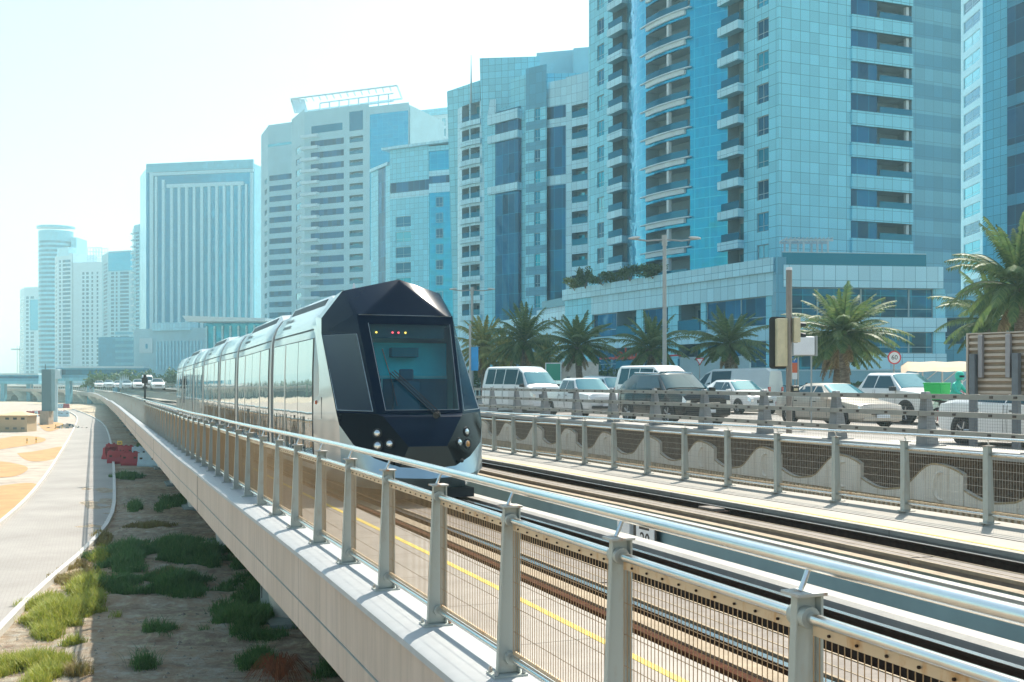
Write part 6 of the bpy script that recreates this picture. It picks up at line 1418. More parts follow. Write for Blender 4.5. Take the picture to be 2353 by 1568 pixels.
for (x, y, Y, rx, rz_, m, lab) in ((1320, 655, 131, 1.5, 1.0, shrub_y, 'yellow-green shrub at the left end of the podium terrace'), (1345, 650, 128, 1.2, 1.4, shrub_m, 'dark green shrub second on the podium terrace'), (1385, 652, 124, 1.7, .9, shrub_m, 'thin shrub before the terrace balcony recess'), (1448, 640, 119, 1.8, 1.0, shrub_m, 'dark shrub on the terrace at the foot of the glass bay'), (1500, 632, 116, 1.6, .9, shrub_m, 'shrub on the terrace right of the dark one')):
    c = AT(x, y, Y); c.z = 13.0; shrub('terrace_shrub', lab, c, rx, 1.0, rz_, 900, m, group='shrubs on the podium terrace', leaf=.16)
i_ = 0
for (x, Y, rx, rz_, lab) in ((1120, 108, 4, 1.6, 'dark hedge beyond the first palms'), (1290, 100, 5, 1.5, 'dark hedge behind the green poster stand'), (1400, 96, 5, 1.7, 'dark bushes below the red shop canopy'), (1500, 92, 4, 1.5, 'dark bushes left of the white wall'), (1960, 70, 2, .8, 'low bushes at the foot of the palm pair')):
    c = AT(x, 880, Y); c.z = .5; shrub('roadside_hedge', lab, c, rx, 1.5, rz_, 1500, shrub_m, group='dark hedges along the pavement', cat='hedge', leaf=.22)
# far trees at the foot of the skyline
k_ = 0
for x in (208, 226, 240, 254, 272, 290, 306, 326, 344, 362, 384, 396):
    Y = 235+9*(k_ % 5); c = AT(x, 875, Y); c.z = .5; o = shrub('roadside_tree', ['hazy round tree in the row below the skyline, left half', 'hazy round tree in the row below the skyline, right half'][x > 290], c, 2.2, 2.0, 1.7+.5*(k_ % 3), 260, shrub_m, cat='tree', leaf=.4, group='hazy trees below the skyline'); k_ += 1
# added tree belt beyond the frame, put there for the tram windows to mirror
mb = MB(); rnd = random.Random(5)
for i in range(260):
    x, y = -230-rnd.random()*40, -120+2.2*i; r_ = rnd.uniform(2.5, 4.5); mb.lathe([(0, -3.9), (r_, -3), (r_*1.1, -1), (r_*.7, 1.2), (0, rnd.uniform(1.8, 3.4))], (x, y, 0), 'z', 7)
tag(mb.build('mirrored_tree_belt', shrub_m, None, recalc=False), kind='stuff')
# ---- grass ------------------------------------------------
g_dark = leaf_mat('grass_shaded', [(.045, .14, .035), (.09, .23, .05), (.20, .30, .10)]); g_lit = leaf_mat('grass_lit', [(.20, .28, .03), (.34, .38, .05), (.50, .46, .09)]); g_dry = leaf_mat('grass_dry', [(.20, .15, .06), (.32, .24, .09), (.36, .33, .10)])  # g_dark and g_lit have shade and sun put into their colours
rnd = random.Random(3)
def tuft(mb, c, h, n=11, w_=.012):
    for _ in range(n):
        a = rnd.random()*6.28; t = rnd.uniform(.1, .75); p = Vector(c)+Vector((rnd.gauss(0, .07), rnd.gauss(0, .07), 0)); hh = h*rnd.uniform(.5, 1.15)
        d = Vector((math.cos(a)*t, math.sin(a)*t, 1)).normalized(); s_ = Vector((-math.sin(a), math.cos(a), 0))*w_; m1 = p+d*hh*.6; tp = p+d*hh+Vector((math.cos(a), math.sin(a), -.4))*hh*.18
        mb.add([p-s_, p+s_, m1+s_*.8, m1-s_*.8, tp], [(0, 1, 2, 3), (3, 2, 4)])
def field(name, zones, m, h):
    mb = MB()
    for (cx, cy, rx, ry, dens) in zones:
        for _ in range(int(dens*1.7)):
            a = rnd.random()*6.28; r_ = math.sqrt(rnd.random()); wob = 1+.25*math.sin(3*a+cx)+.15*math.sin(7*a+cy)
            x, y = cx+math.cos(a)*rx*r_*wob, cy+math.sin(a)*ry*r_*wob; p = PX(x, y, -3.9); cl = math.sin(p.x*3.1+cx)*math.sin(p.y*1.3+cy)
            if cl < -.45: continue
            sc = (1-.45*r_)*rnd.uniform(.5, 1.35)*(1+.5*cl); tuft(mb, p, h*sc, 11, .009*p.y/28)
    o = mb.build(name, m, None, recalc=False); tag(o, kind='stuff'); return o
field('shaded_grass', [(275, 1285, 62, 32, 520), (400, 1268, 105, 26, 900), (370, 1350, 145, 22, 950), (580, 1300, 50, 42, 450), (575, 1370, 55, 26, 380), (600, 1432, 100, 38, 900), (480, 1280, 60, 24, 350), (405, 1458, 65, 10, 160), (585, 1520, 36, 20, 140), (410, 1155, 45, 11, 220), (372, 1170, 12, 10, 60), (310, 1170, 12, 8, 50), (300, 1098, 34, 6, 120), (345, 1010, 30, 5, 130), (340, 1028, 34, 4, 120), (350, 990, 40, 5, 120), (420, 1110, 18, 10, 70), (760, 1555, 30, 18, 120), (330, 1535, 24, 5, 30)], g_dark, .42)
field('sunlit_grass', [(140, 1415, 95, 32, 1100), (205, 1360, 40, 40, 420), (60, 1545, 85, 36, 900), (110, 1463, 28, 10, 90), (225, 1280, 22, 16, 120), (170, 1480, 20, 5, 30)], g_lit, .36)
field('dry_grass', [(175, 1325, 45, 28, 300), (235, 1240, 18, 14, 80), (350, 1212, 50, 6, 130), (375, 1325, 45, 9, 90), (180, 1550, 30, 10, 30)], g_dry, .3)
br = thing('dry_bush', 'rust-brown dried bush on the ground near the bottom edge under the viaduct', 'dry bush', PX(640, 1562, -3.9)); mb = MB()
for _ in range(160): a = rnd.random()*6.28; p = PX(640, 1562, -3.9); d = Vector((math.cos(a), math.sin(a), 0)); r_ = rnd.uniform(.2, .75); mb.tube([p+d*.05, p+d*r_*.5+Vector((0, 0, .5*rnd.uniform(.6, 1))), p+d*r_+Vector((0, 0, .05))], [.008, .006, .003], 3)
mb.build('twigs', mat('rust_twig', (.30, .10, .04), .9, var=.4, scale=10), br, recalc=False)
# stones
mb = MB()
for _ in range(900):
    x, y = rnd.uniform(0, 760), rnd.uniform(1060, 1568); p = PX(x, y, -3.9); r_ = rnd.uniform(.012, .05)*(1+(rnd.random() > .95)); mb.add([p+Vector((r_, 0, 0)), p+Vector((0, r_, 0)), p+Vector((-r_, 0, 0)), p+Vector((0, -r_, 0)), p+Vector((0, 0, r_*.8))], [(0, 1, 4), (1, 2, 4), (2, 3, 4), (3, 0, 4)])
tag(mb.build('loose_stones', mat('stones', (.33, .28, .22), .9, var=.3), None, recalc=False), kind='stuff')
# dirt ridges under the viaduct
mb = MB(); K = 90
def hgt(x, y):
    return .10*math.sin(x*.9+math.sin(y*.7)*1.6)*math.sin(y*1.9+.8*math.sin(x*.6))+.05*math.sin(y*5.1+x*.7)+.03*math.sin(x*6.3-y*2.2)
pl = [[PX(x, y, -3.9) for x in (160+ (820-160)*i/K for i in range(K+1))] for y in [1700-(1700-1090)*(j/K)**.9 for j in range(K+1)]]
for j in range(K):
    for i in range(K):
        f = lambda p, a, b_: Vector((p.x, p.y, -3.9+max(-.05, hgt(p.x, p.y))*min(1, a/6, (K-a)/6, max(0, b_-3)/3, (K-b_)/6)+.005))
        mb.quad(f(pl[j][i], i, j+3), f(pl[j][i+1], i+1, j+3), f(pl[j+1][i+1], i+1, j+4), f(pl[j+1][i], i, j+4))
tag(mb.build('rough_dirt', M['ground'], None, smooth=True, angle=80), kind='structure')
# ================================================================ STREET FURNITURE AND LEFT-HAND SITE
lampc = mat('lamp_grey', (.36, .38, .38), .45, metal=.4, var=.08)
def cyl(mb, x, y, z0, z1, r0, r1=None, seg=12): return mb.tube([(x, y, z0), (x, y, z1)], [r0, r1 or r0], seg)
def street_lamp(px, Y, ytop, lab):
    c = P2(px, Y); zt = EYE+(880-ytop)*Y/FPX; t = thing('street_lamp', lab, 'street lamp', (c.x, c.y, .5), 'double-armed street lamps')
    mb = MB(); cyl(mb, c.x, c.y, .5, 1.2, .16); cyl(mb, c.x, c.y, 1.2, zt, .13, .11); cyl(mb, c.x, c.y, zt-.5, zt+.1, .16); mb.build('pole', lampc, t, smooth=True, angle=40)
    for sg in (-1, 1):
        mb = MB(); mb.tube([(c.x, c.y, zt-.15), (c.x+sg*1.0, c.y, zt-.22), (c.x+sg*1.9, c.y, zt-.1)], .05, 8); mb.build('arm', lampc, t, smooth=True)
        mb = MB(); mb.loft([[(c.x+sg*(1.4+.3*k), c.y+y*w_, zt-.02+z*h_-(.03*k)) for y, z in ((-1, 0), (-.6, .7), (.6, .7), (1, 0), (.5, -.6), (-.5, -.6))] for k, w_, h_ in ((0, .05, .04), (.5, .16, .1), (1.5, .2, .12), (2.3, .12, .07))]); mb.build('lamp_head', mat('lamp_head', (.62, .62, .6), .4), t, smooth=True)
street_lamp(1527, 63, 545, 'tall grey street lamp with two arms in front of the main tower')
street_lamp(1085, 100, 663, 'distant double-armed street lamp just right of the tram roof')
# traffic light
tlp = P2(1813, 28); tx, ty = tlp; tl = thing('traffic_light', 'tall brown traffic light pole with black backing board and cream signal housings', 'traffic light', (tx, ty, .58))
ztl = EYE+(880-617)*28/FPX; zt = lambda y: EYE+(880-y)*28/FPX; xx = lambda x: (x-CX)*28/FPX
mb = MB(); cyl(mb, tx, ty, .58, ztl, .078, None, 16); mb.build('pole', mat('bronze_pole', (.24, .21, .19), .35, metal=.5, var=.12), tl, smooth=True, angle=40)
mb = MB(); mb.lathe([(.0, .03), (.08, .02), (.085, -.05)], (tx, ty, ztl), 'z', 16); mb.build('cap', M['white_sign'], tl, smooth=True)
crm = mat('signal_cream', (.62, .55, .36), .6, var=.12, scale=6)
mb = MB(); a, b_ = xx(1769), xx(1810); z0, z1 = zt(848), zt(728); r_ = .09; mb2 = []
for (cx_, cz_, a0) in ((b_-r_, z1-r_, 0), (a+r_, z1-r_, 90), (a+r_, z0+r_, 180), (b_-r_, z0+r_, 270)):
    for k in range(5): an = R(a0+90*k/4); mb2.append((cx_+r_*math.cos(an), cz_+r_*math.sin(an)))
n_ = len(mb2); mb.add([(x, ty+.06, z) for x, z in mb2]+[(x, ty+.09, z) for x, z in mb2], [tuple(range(n_)), tuple(range(n_, 2*n_))[::-1]]+[(i, (i+1) % n_, n_+(i+1) % n_, n_+i) for i in range(n_)]); mb.build('backing_board', M['sign_black'], tl)
mb = MB(); mb.box(xx(1782), xx(1799), ty-.20, ty+.055, zt(842), zt(733)); mb.box(xx(1799.5), xx(1807), ty-.12, ty+.055, zt(842), zt(732)); mb.build('signal_housing', crm, tl, bevel=.012)
mb = MB(); mb.box(xx(1821), xx(1836), ty-.16, ty+.12, zt(787), zt(731)); mb.build('signal_housing', crm, tl, bevel=.012)
for y0 in (740, 764):
    mb = MB(); rg = []
    for k in range(9): an = R(-20+220*k/8); rg.append([(xx(1836), ty-.02+.085*math.cos(an), zt(y0+8)+.085*math.sin(an)), (xx(1850), ty-.02+.08*math.cos(an), zt(y0+9)+.08*math.sin(an))])
    mb.loft(rg, closed=False, caps=False); mb.build('lamp_visor', M['sign_black'], tl)
mb = MB()
for y in (728, 787): mb.box(xx(1807), xx(1832), ty-.05, ty+.05, zt(y)-.015, zt(y)+.015)
mb.build('bracket', lampc, tl)
mb = MB(); mb.box(xx(1819), xx(1834), ty-.1, ty+.06, zt(905), zt(887)); pb = mb.build('push_button_box', M['sign_black'], tl, bevel=.01); mb = MB(); mb.box(xx(1822), xx(1831), ty-.104, ty-.1, zt(898), zt(892)); mb.build('label_plate', crm, pb)
# white sign board behind
wb = thing('sign_board', 'blank white board with metal frame right behind the traffic light pole', 'sign board', P2(1850, 34).to_3d()); Y = 34; c = lambda x, y, d=0: ((x-CX)*Y/FPX, Y+d, EYE+(880-y)*Y/FPX)
mb = MB(); a, b_ = c(1824, 816), c(1872, 774); mb.box(a[0], b_[0], Y, Y+.05, a[2], b_[2]); mb.build('panel', M['white_sign'], wb, bevel=.02)
mb = MB(); a, b_ = c(1820, 818), c(1880, 772); mb.box(a[0], b_[0], Y+.1, Y+.13, a[2], b_[2]); mb.box(c(1876, 0)[0], c(1880, 0)[0], Y+.06, Y+.1, a[2], b_[2]); mb.build('frame', lampc, wb)
mb = MB(); mb.box(c(1866, 0)[0], c(1869, 0)[0], Y+.13, Y+.18, .5, a[2]+.1); mb.build('leg', lampc, wb)
# round 60 sign
def disc(mb, c_, r_, d, y0=0, seg=32): return mb.lathe([(0, y0), (r_, y0), (r_, y0-d), (0, y0-d)], c_, 'y', seg)
ss = thing('speed_limit_sign', 'round white 60 speed limit sign with red border above the tan canopy', 'speed limit sign', P2(2055, 50).to_3d()); cc = AT(2055, 822, 50)
redp = mat('sign_red', (.62, .03, .05), .4, var=.04); mb = MB(); disc(mb, cc, .31, .02); mb.build('border', redp, ss)
mb = MB(); disc(mb, cc, .25, .005, -.02); mb.build('face', M['white_sign'], ss); put_text('number', '60', .3, cc+Vector((0, -.03, 0)), (1, 0, 0), (0, 0, 1), M['sign_black'], ss)
mb = MB(); cyl(mb, cc.x, cc.y+.06, .5, cc.z+.2, .035); mb.build('pole', lampc, ss)
gw = thing('yield_sign', 'small triangular white give way sign with red border by the white wall', 'give way sign', P2(1608, 66).to_3d()); cc = AT(1608, 829, 66)
for (r_, d, m_, nm) in ((.30, 0, redp, 'border'), (.2, -.02, M['white_sign'], 'face')):
    mb = MB(); ps = [(cc.x+r_*math.cos(R(a)), cc.z+r_*math.sin(R(a))) for a in (30, 150, 270)]; mb.add([(x, cc.y+d, z) for x, z in ps]+[(x, cc.y+d+.015, z) for x, z in ps], [(0, 1, 2), (5, 4, 3), (0, 1, 4, 3), (1, 2, 5, 4), (2, 0, 3, 5)]); mb.build(nm, m_, gw)
mb = MB(); cyl(mb, cc.x, cc.y+.05, .5, cc.z+.1, .03); mb.build('pole', lampc, gw)
pt_ = thing('parking_totem', 'narrow blue and orange parking totem right of the traffic light pole', 'parking sign', P2(1827, 62).to_3d()); Y = 62
bluep = mat('sign_blue', (.01, .17, .5), .4, var=.05); orp = mat('sign_orange', (.65, .12, .04), .5, var=.08)
for (nm, m_, y0, y1) in (('blue_panel', bluep, 834, 821), ('orange_panel', orp, 857, 834), ('base_panel', M['white_sign'], 872, 857)): mb = MB(); a, b_ = c(1821, y0), c(1832, y1); mb.box((1821-CX)*Y/FPX, (1832-CX)*Y/FPX, Y, Y+.1, EYE+(880-y0)*Y/FPX, EYE+(880-y1)*Y/FPX); mb.build(nm, m_, pt_)
put_text('letter', 'P', .28, AT(1826.5, 827.5, Y-.01), (1, 0, 0), (0, 0, 1), M['white_sign'], pt_); mb = MB(); cyl(mb, (1834-CX)*Y/FPX, Y+.05, .5, AT(0, 820, Y).z, .06); cyl(mb, (1827-CX)*Y/FPX, Y+.05, .5, AT(0, 870, Y).z, .05); mb.build('pole', lampc, pt_)
# billboard seen from behind
bb = thing('billboard', 'back of a ribbed tan billboard on two dark posts at the right edge', 'billboard', P2(2290, 22.5).to_3d()); Bf = line_map(P2(2222, 23), P2(2560, 20.6)); h = Bf.hit
tanb = mat('billboard_tan', (.36, .28, .20), .6, metal=.2, var=.12, scale=4); tanl = mat('billboard_rib', (.52, .45, .38), .5, metal=.3, var=.1); dkp = mat('dark_post', (.16, .18, .20), .55, metal=.3, var=.12, scale=5); gryp = mat('billboard_stiffener', (.34, .33, .34), .5, metal=.3, var=.1, scale=5)
zb0, zb1 = EYE-27*22.5/FPX, EYE+112*22.8/FPX
mb = MB(); bxF(mb, Bf, 0, Bf.L, -.12, -.08, zb0, zb1); mb.build('panel', tanb, bb)
nr = 10
for i in range(nr): z = zb0+.05+(zb1-zb0-.1)*i/(nr-1); mb = MB(); bxF(mb, Bf, 0, Bf.L, -.08, -.03, z-.03, z+.025); mb.build('rib', tanl, bb)
for x in (2222,): mb = MB(); bxF(mb, Bf, -.02, .02, -.12, 0, zb0, zb1); mb.build('edge_frame', tanl, bb)
mb = MB(); bxF(mb, Bf, -.02, Bf.L, -.12, 0, zb1, zb1+.025); mb.build('edge_frame', tanl, bb)
for x0, x1 in ((2250, 2260), (2313, 2324)): mb = MB(); bxF(mb, Bf, h(x0), h(x1), -.03, .06, zb0+.35, zb1-.02); mb.build('stiffener', gryp, bb, bevel=.01)
for x0, x1 in ((2234, 2247), (2332, 2347)): mb = MB(); bxF(mb, Bf, h(x0), h(x1), .0, .13, .5, zb1-.42); mb.build('post', dkp, bb, bevel=.008)
# tan shade canopy
cn = thing('shade_canopy', 'tan fabric parking canopy on thin posts right of the 60 sign', 'canopy', P2(2160, 62).to_3d()); fab = mat('tan_fabric', (.52, .38, .25), .8, var=.12, scale=1.2)
mb = MB(); rows = []
for i in range(13):
    x = 2070+(2250-2070)*i/12; rr_ = []
    for j in range(5): yv = 62+j*1.8; zc = EYE+(880-(852 if j == 0 else 834))*62/FPX+(.025*math.sin(i*1.57)) - (.25 if i == 0 else 0)+(.05*j); rr_.append(((x-CX)*yv/FPX, yv, zc-(.0 if j else .05)))
    rows.append(rr_)
mb.loft(rows, closed=False, caps=False); mb.build('fabric', fab, cn, smooth=True, angle=80)
for x in (2080, 2120, 2165, 2210): mb = MB(); q_ = P2(x, 64); cyl(mb, q_.x, q_.y, .4, 2.75, .05); mb.tube([(q_.x, q_.y, 1.9), (q_.x+1.0, q_.y, 2.7)], .03, 6); mb.build('post', M['white_sign'], cn)
# walls, poster stand, banner, fence
def wallthing(name, lab, cat, x0, x1, Y0, Y1, z1, m, coping=True):
    t = thing(name, lab, cat, P2((x0+x1)/2, (Y0+Y1)/2).to_3d()); F = line_map(P2(x0, Y0), P2(x1, Y1)); mb = MB(); bxF(mb, F, 0, F.L, -.25, 0, .4, z1); mb.build('wall_panel', m, t)
    if coping: mb = MB(); bxF(mb, F, 0, F.L, -.3, .05, z1, z1+.1); mb.build('coping', G['white'], t)
    return F, t
wallm = mat('boundary_white', (.42, .58, .62), .8, var=.08, scale=.7); wallb = mat('boundary_blue', (.28, .50, .58), .8, var=.08, scale=.7)
wallthing('boundary_wall', 'tall white boundary wall behind the palm and give way sign', 'wall', 1562, 1722, 84, 80, EYE+(880-823)*82/FPX, wallm)
wallthing('boundary_wall', 'lower blue-grey boundary wall behind the lattice fence and parking totem', 'wall', 1690, 2250, 78, 72, EYE+(880-853)*76/FPX, wallb)
wallthing('boundary_wall', 'low pale wall at far left of the road behind the first minibus', 'wall', 1060, 1300, 110, 100, EYE+(880-862)*104/FPX, wallm)
cnp = thing('shop_sign', 'red handwritten style shop lettering on the dark shopfront behind the palms', 'shop sign', AT(1460, 818, 100)); put_text('lettering', 'Salateen', 1.6, AT(1462, 814, 100), (.85, -.5, 0), (0, 0, 1), mat('red_letter', (.5, .08, .05), .5), cnp, .04)
mb = MB(); F = line_map(P2(1380, 112), P2(1562, 98)); bxF(mb, F, 0, F.L, -.1, .1, EYE+(880-820)*100/FPX, EYE+(880-816)*100/FPX); mb.build('red_trim', redp, cnp)
ps_ = thing('poster_stand', 'green glass poster stand with white frame above the red-roofed car', 'poster stand', P2(1271, 72).to_3d()); Y = 72
z0, z1 = EYE+(880-878)*Y/FPX, EYE+(880-834)*Y/FPX; xa, xb = (1253-CX)*Y/FPX, (1290-CX)*Y/FPX
mb = MB(); mb.box(xa+.06, xb-.06, Y, Y+.06, z0, z1-.06); mb.build('panel', glass_mat('poster_green', (.02, .30, .22, 1), .2, 0, .2), ps_)
mb = MB(); mb.box(xa, xa+.06, Y-.03, Y+.09, .5, z1); mb.box(xb-.06, xb, Y-.03, Y+.09, .5, z1); mb.box(xa+.06, xb-.06, Y-.03, Y+.09, z1-.06, z1); mb.build('frame', M['white_sign'], ps_)
bt = thing('kiosk', 'pale booth with blue crate at its foot between the palms', 'kiosk', P2(1312, 88).to_3d()); F = line_map(P2(1291, 90), P2(1330, 88)); mb = MB(); bxF(mb, F, 0, F.L, -2, 0, .5, EYE+(880-832)*88/FPX); mb.build('wall', mat('kiosk_cream', (.62, .56, .5), .7), bt); mb = MB(); bxF(mb, F, -.1, F.L+.1, -2.1, .15, EYE+(880-832)*88/FPX, EYE+(880-829)*88/FPX); mb.build('roof', G['white'], bt)
mb = MB(); bxF(mb, F, F.L*.3, F.L*.5, 0, .02, .5, 2.4); mb.build('door', G['dark'], bt)
wbn = thing('waste_container', 'blue waste container with red bag on top near the poster stand', 'waste container', P2(1308, 70).to_3d()); F = line_map(P2(1298, 71), P2(1321, 70)); mb = MB(); bxF(mb, F, 0, F.L, -.7, 0, .5, 1.5); mb.build('bin', bluep, wbn, bevel=.03); mb = MB(); bxF(mb, F, -.03, F.L+.03, -.73, .03, 1.5, 1.58); mb.build('lid', bluep, wbn, bevel=.02)
bnr = thing('banner', 'bright blue banner on a lamp post right beside the tram cab edge', 'banner', P2(1092, 58).to_3d()); Y = 58; mb = MB(); mb.box((1082-CX)*Y/FPX, (1099-CX)*Y/FPX, Y, Y+.04, EYE+(880-852)*Y/FPX, EYE+(880-798)*Y/FPX); mb.build('cloth', mat('banner_blue', (.01, .28, .62), .5, var=.15, scale=1), bnr); mb = MB(); cyl(mb, (1080-CX)*Y/FPX, Y, .5, 5, .06); mb.build('pole', lampc, bnr)
def lattice(lab, x0, x1, Y0, Y1, z1=1.35):
    t = thing('metal_fence', lab, 'fence', P2((x0+x1)/2, (Y0+Y1)/2).to_3d(), 'black lattice fences'); F = line_map(P2(x0, Y0), P2(x1, Y1)); n_ = int(F.L/2.2)+1
    for i in range(n_+1): u = F.L*i/n_; mb = MB(); bxF(mb, F, u-.05, u+.05, -.05, .05, .5, z1+.15); mb.build('post', plast, t)
    mb = MB(); u = 0
    while u < F.L-.3:
        for a_, b2 in ((0, .3), (.3, 0)): p, q_ = F(u+a_, 0), F(u+b2, 0); mb.tube([(p.x, p.y, .6), (q_.x, q_.y, z1)], .014, 4, cap=False)
        u += .3
    for z in (.62, z1-.02): p, q_ = F(0, 0), F(F.L, 0); mb.tube([(p.x, p.y, z), (q_.x, q_.y, z)], .02, 4)
    mb.build('lattice', plast, t, recalc=False)
lattice('black lattice fence on the pavement between the white crossover and traffic light', 1730, 1990, 66, 60, 1.75); lattice('black lattice fence on the pavement left of the first minibus', 1040, 1190, 92, 84, 1.6); lattice('black lattice fence behind the white pickup', 2000, 2240, 58, 54, 1.6)
# ---- signal post on the viaduct
sp = thing('track_signal', 'small black track signal on a post at the bend of the viaduct', 'track signal', P(58, 2.0, 0)); q_ = AT(333, 915, 64)
mb = MB(); cyl(mb, q_.x, q_.y, q_.z-.3, q_.z+1.15, .06, .05); mb.build('pole', M['sign_black'], sp); mb = MB(); mb.box(q_.x-.16, q_.x+.16, q_.y-.1, q_.y+.1, q_.z+.85, q_.z+1.2); mb.build('signal_head', M['sign_black'], sp, bevel=.03); mb = MB(); mb.box(q_.x-.07, q_.x+.07, q_.y-.07, q_.y+.07, q_.z+1.2, q_.z+1.38); mb.box(q_.x-.12, q_.x+.12, q_.y-.06, q_.y+.06, q_.z+.55, q_.z+.68); mb.build('bracket', M['sign_black'], sp)
# ---- left-hand site
cb = thing('utility_cabinet', 'grey-green utility cabinet standing on the ground under the viaduct edge', 'cabinet', PX(625, 1405, -3.9)); a, b_ = PX(602, 1398, -3.9), PX(648, 1405, -3.9); cabm = mat('cabinet_grey', (.40, .46, .44), .55, var=.08, scale=4); yb = (a.y+b_.y)/2; hh = .86
mb = MB(); mb.hexa([(a.x, yb), (b_.x, yb-.08), (b_.x+.1, yb+.35), (a.x+.06, yb+.42)], -3.9, -3.9+hh); mb.build('housing', cabm, cb, bevel=.01); mb = MB(); mb.hexa([(a.x-.03, yb-.04), (b_.x+.03, yb-.12), (b_.x+.13, yb+.38), (a.x+.04, yb+.46)], -3.9+hh, -3.9+hh+.05); mb.build('lid', cabm, cb, bevel=.01)
mb = MB(); mb.hexa([(a.x+.03, yb-.012), (a.x+.05, yb-.014), (a.x+.05, yb+.0), (a.x+.03, yb+.0)], -3.6, -3.2); mb.build('handle', M['railside'], cb)
redb = mat('barrier_red', (.36, .015, .03), .5, var=.12, scale=3); whb = mat('barrier_white', (.46, .62, .70), .55, var=.1, scale=3)
def barrier(x, y, yaw, m, lab, L=1.25, grp='plastic barriers across the dirt under the viaduct', h=1.0):
    p = PX(x, y, -3.9); t = thing('traffic_barrier', lab, 'barrier', (0, 0, 0), grp)
    mb = MB(); prof = [(-.25, 0), (.25, 0), (.25, .18), (.13, .45), (.10, .92), (-.10, .92), (-.13, .45), (-.25, .18)]; mb.loft([[(s_*L/2, y_, z*h) for y_, z in prof] for s_ in (-1, 1)]); mb.build('body', m, t, bevel=.03)
    mb = MB()
    for k in (-.3, .3): mb.box(k*L-.09, k*L+.09, -.16, .16, .50*h, .62*h)
    mb.build('slot', M['railside'], t); mb = MB()
    for k in (-.32, 0, .32): mb.box(k*L-.08, k*L+.08, -.08, .08, .92*h, 1.0*h)
    mb.build('lug', m, t, bevel=.02); t.location = p; t.rotation_euler = (0, 0, yaw)
for k, (x, y, yaw, m_, lab) in enumerate(((268, 1066, .1, redb, 'near red plastic barrier beside the path kerb'), (300, 1070, -.05, redb, 'near red plastic barrier, right of the kerb-side one'), (338, 1072, -.05, whb, 'near white plastic barrier in the front row'), (366, 1073, -.03, whb, 'rightmost white plastic barrier of the front row'), (252, 1056, 1.2, redb, 'turned red plastic barrier at the left end of the enclosure'), (290, 1052, -.12, redb, 'red plastic barrier in the back row under the yellow sign'), (262, 1047, .5, redb, 'red plastic barrier at the rear left corner of the enclosure'), (322, 1055, -.1, whb, 'white plastic barrier in the back row'), (352, 1057, -.1, whb, 'back row white barrier near the viaduct shadow'), (378, 1058, -.1, redb, 'far right red barrier half under the viaduct'))): barrier(x, y, yaw, m_, lab)
ys = thing('warning_board', 'small yellow warning board standing on the red barriers', 'warning board', PX(275, 1050, -3.9)); p = PX(275, 1052, -3.9); mb = MB(); mb.box(p.x-.2, p.x+.2, p.y, p.y+.03, -2.9, -2.6); mb.build('board', M['yellow'], ys); mb = MB(); cyl(mb, p.x, p.y+.05, -3.9, -2.6, .02); mb.build('post', plast, ys); mb = MB(); mb.box(p.x-.13, p.x+.13, p.y-.005, p.y, -2.83, -2.79); mb.box(p.x-.13, p.x+.13, p.y-.005, p.y, -2.74, -2.7); mb.build('stripe', M['sign_black'], ys)
# small cream substation
sb = thing('substation_building', 'small cream substation with hipped roof and three window slots at the left edge', 'substation', PX(30, 992, -3.9)); Fb = line_map(P2(0, 130).lerp(P2(0, 131), 0), P2(62, 128)); F = line_map(Vector((PX(2, 993, -3.9).x, PX(2, 993, -3.9).y)), Vector((PX(62, 993, -3.9).x, PX(62, 993, -3.9).y))); Ys = PX(2, 993, -3.9).y
crw = mat('substation_cream', (.50, .38, .24), .8, var=.08, scale=1); z1 = EYE+(880-955)*Ys/FPX
mb = MB(); bxF(mb, F, -.2, F.L, -2.6, 0, -3.9, z1); mb.build('wall', crw, sb)
mb = MB(); q = [F(-.5, .35), F(F.L+.35, .35), F(F.L+.35, -2.9), F(-.5, -2.9)]; m_ = F(F.L*.35, -1.3); m2 = F(F.L*.65, -1.3); mb.add([(v.x, v.y, z1) for v in q]+[(m_.x, m_.y, z1+.42), (m2.x, m2.y, z1+.42)], [(0, 1, 5, 4), (1, 2, 5), (2, 3, 4, 5), (3, 0, 4), (3, 2, 1, 0)]); mb.build('roof', mat('roof_sand', (.60, .46, .27), .85, var=.08), sb)
for k in range(3): u = F.L*(.17+.3*k); mb = MB(); bxF(mb, F, u, u+F.L*.14, -.02, .02, z1-.5, z1-.25); mb.build('window', M['sign_black'], sb); mb = MB(); bxF(mb, F, u, u+F.L*.14, -.02, .02, -3.6, -3.35); mb.build('vent', mat('vent_grey', (.2, .19, .16), .7), sb)
ub = thing('utility_box', 'narrow pale utility box beside the cream substation', 'utility box', PX(72, 985, -3.9)); p = PX(72, 986, -3.9); mb = MB(); mb.box(p.x-.22, p.x+.22, p.y, p.y+.4, -3.9, -3.0); mb.build('housing', crw, ub, bevel=.02); mb = MB(); mb.box(p.x-.16, p.x+.16, p.y-.01, p.y, -3.8, -3.1); mb.build('door', mat('vent_grey', (.2, .19, .16), .7), ub)
# grey monolith
Ym = 150; pm = thing('pylon', 'tall plain grey slab pylon standing beside the far end of the path', 'pylon', PX(105, 955, -3.9)); a, b_ = P2(94, Ym), P2(118, Ym); zt_ = EYE+(880-849)*Ym/FPX; grm = mat('pylon_grey', (.10, .20, .24), .6, var=.08, scale=.4)
mb = MB(); mb.box(a.x+.1, b_.x, Ym, Ym+1.2, -3.9+1.9, zt_); mb.build('slab', grm, pm); mb = MB(); mb.box(a.x-.1, b_.x-.3, Ym-.2, Ym+1.4, -3.9, -2.0); mb.build('plinth', mat('plinth_tan', (.4, .34, .27), .8), pm); mb = MB(); cyl(mb, a.x+.4, Ym+.5, zt_, zt_+.7, .05); mb.build('aerial', M['sign_black'], pm)
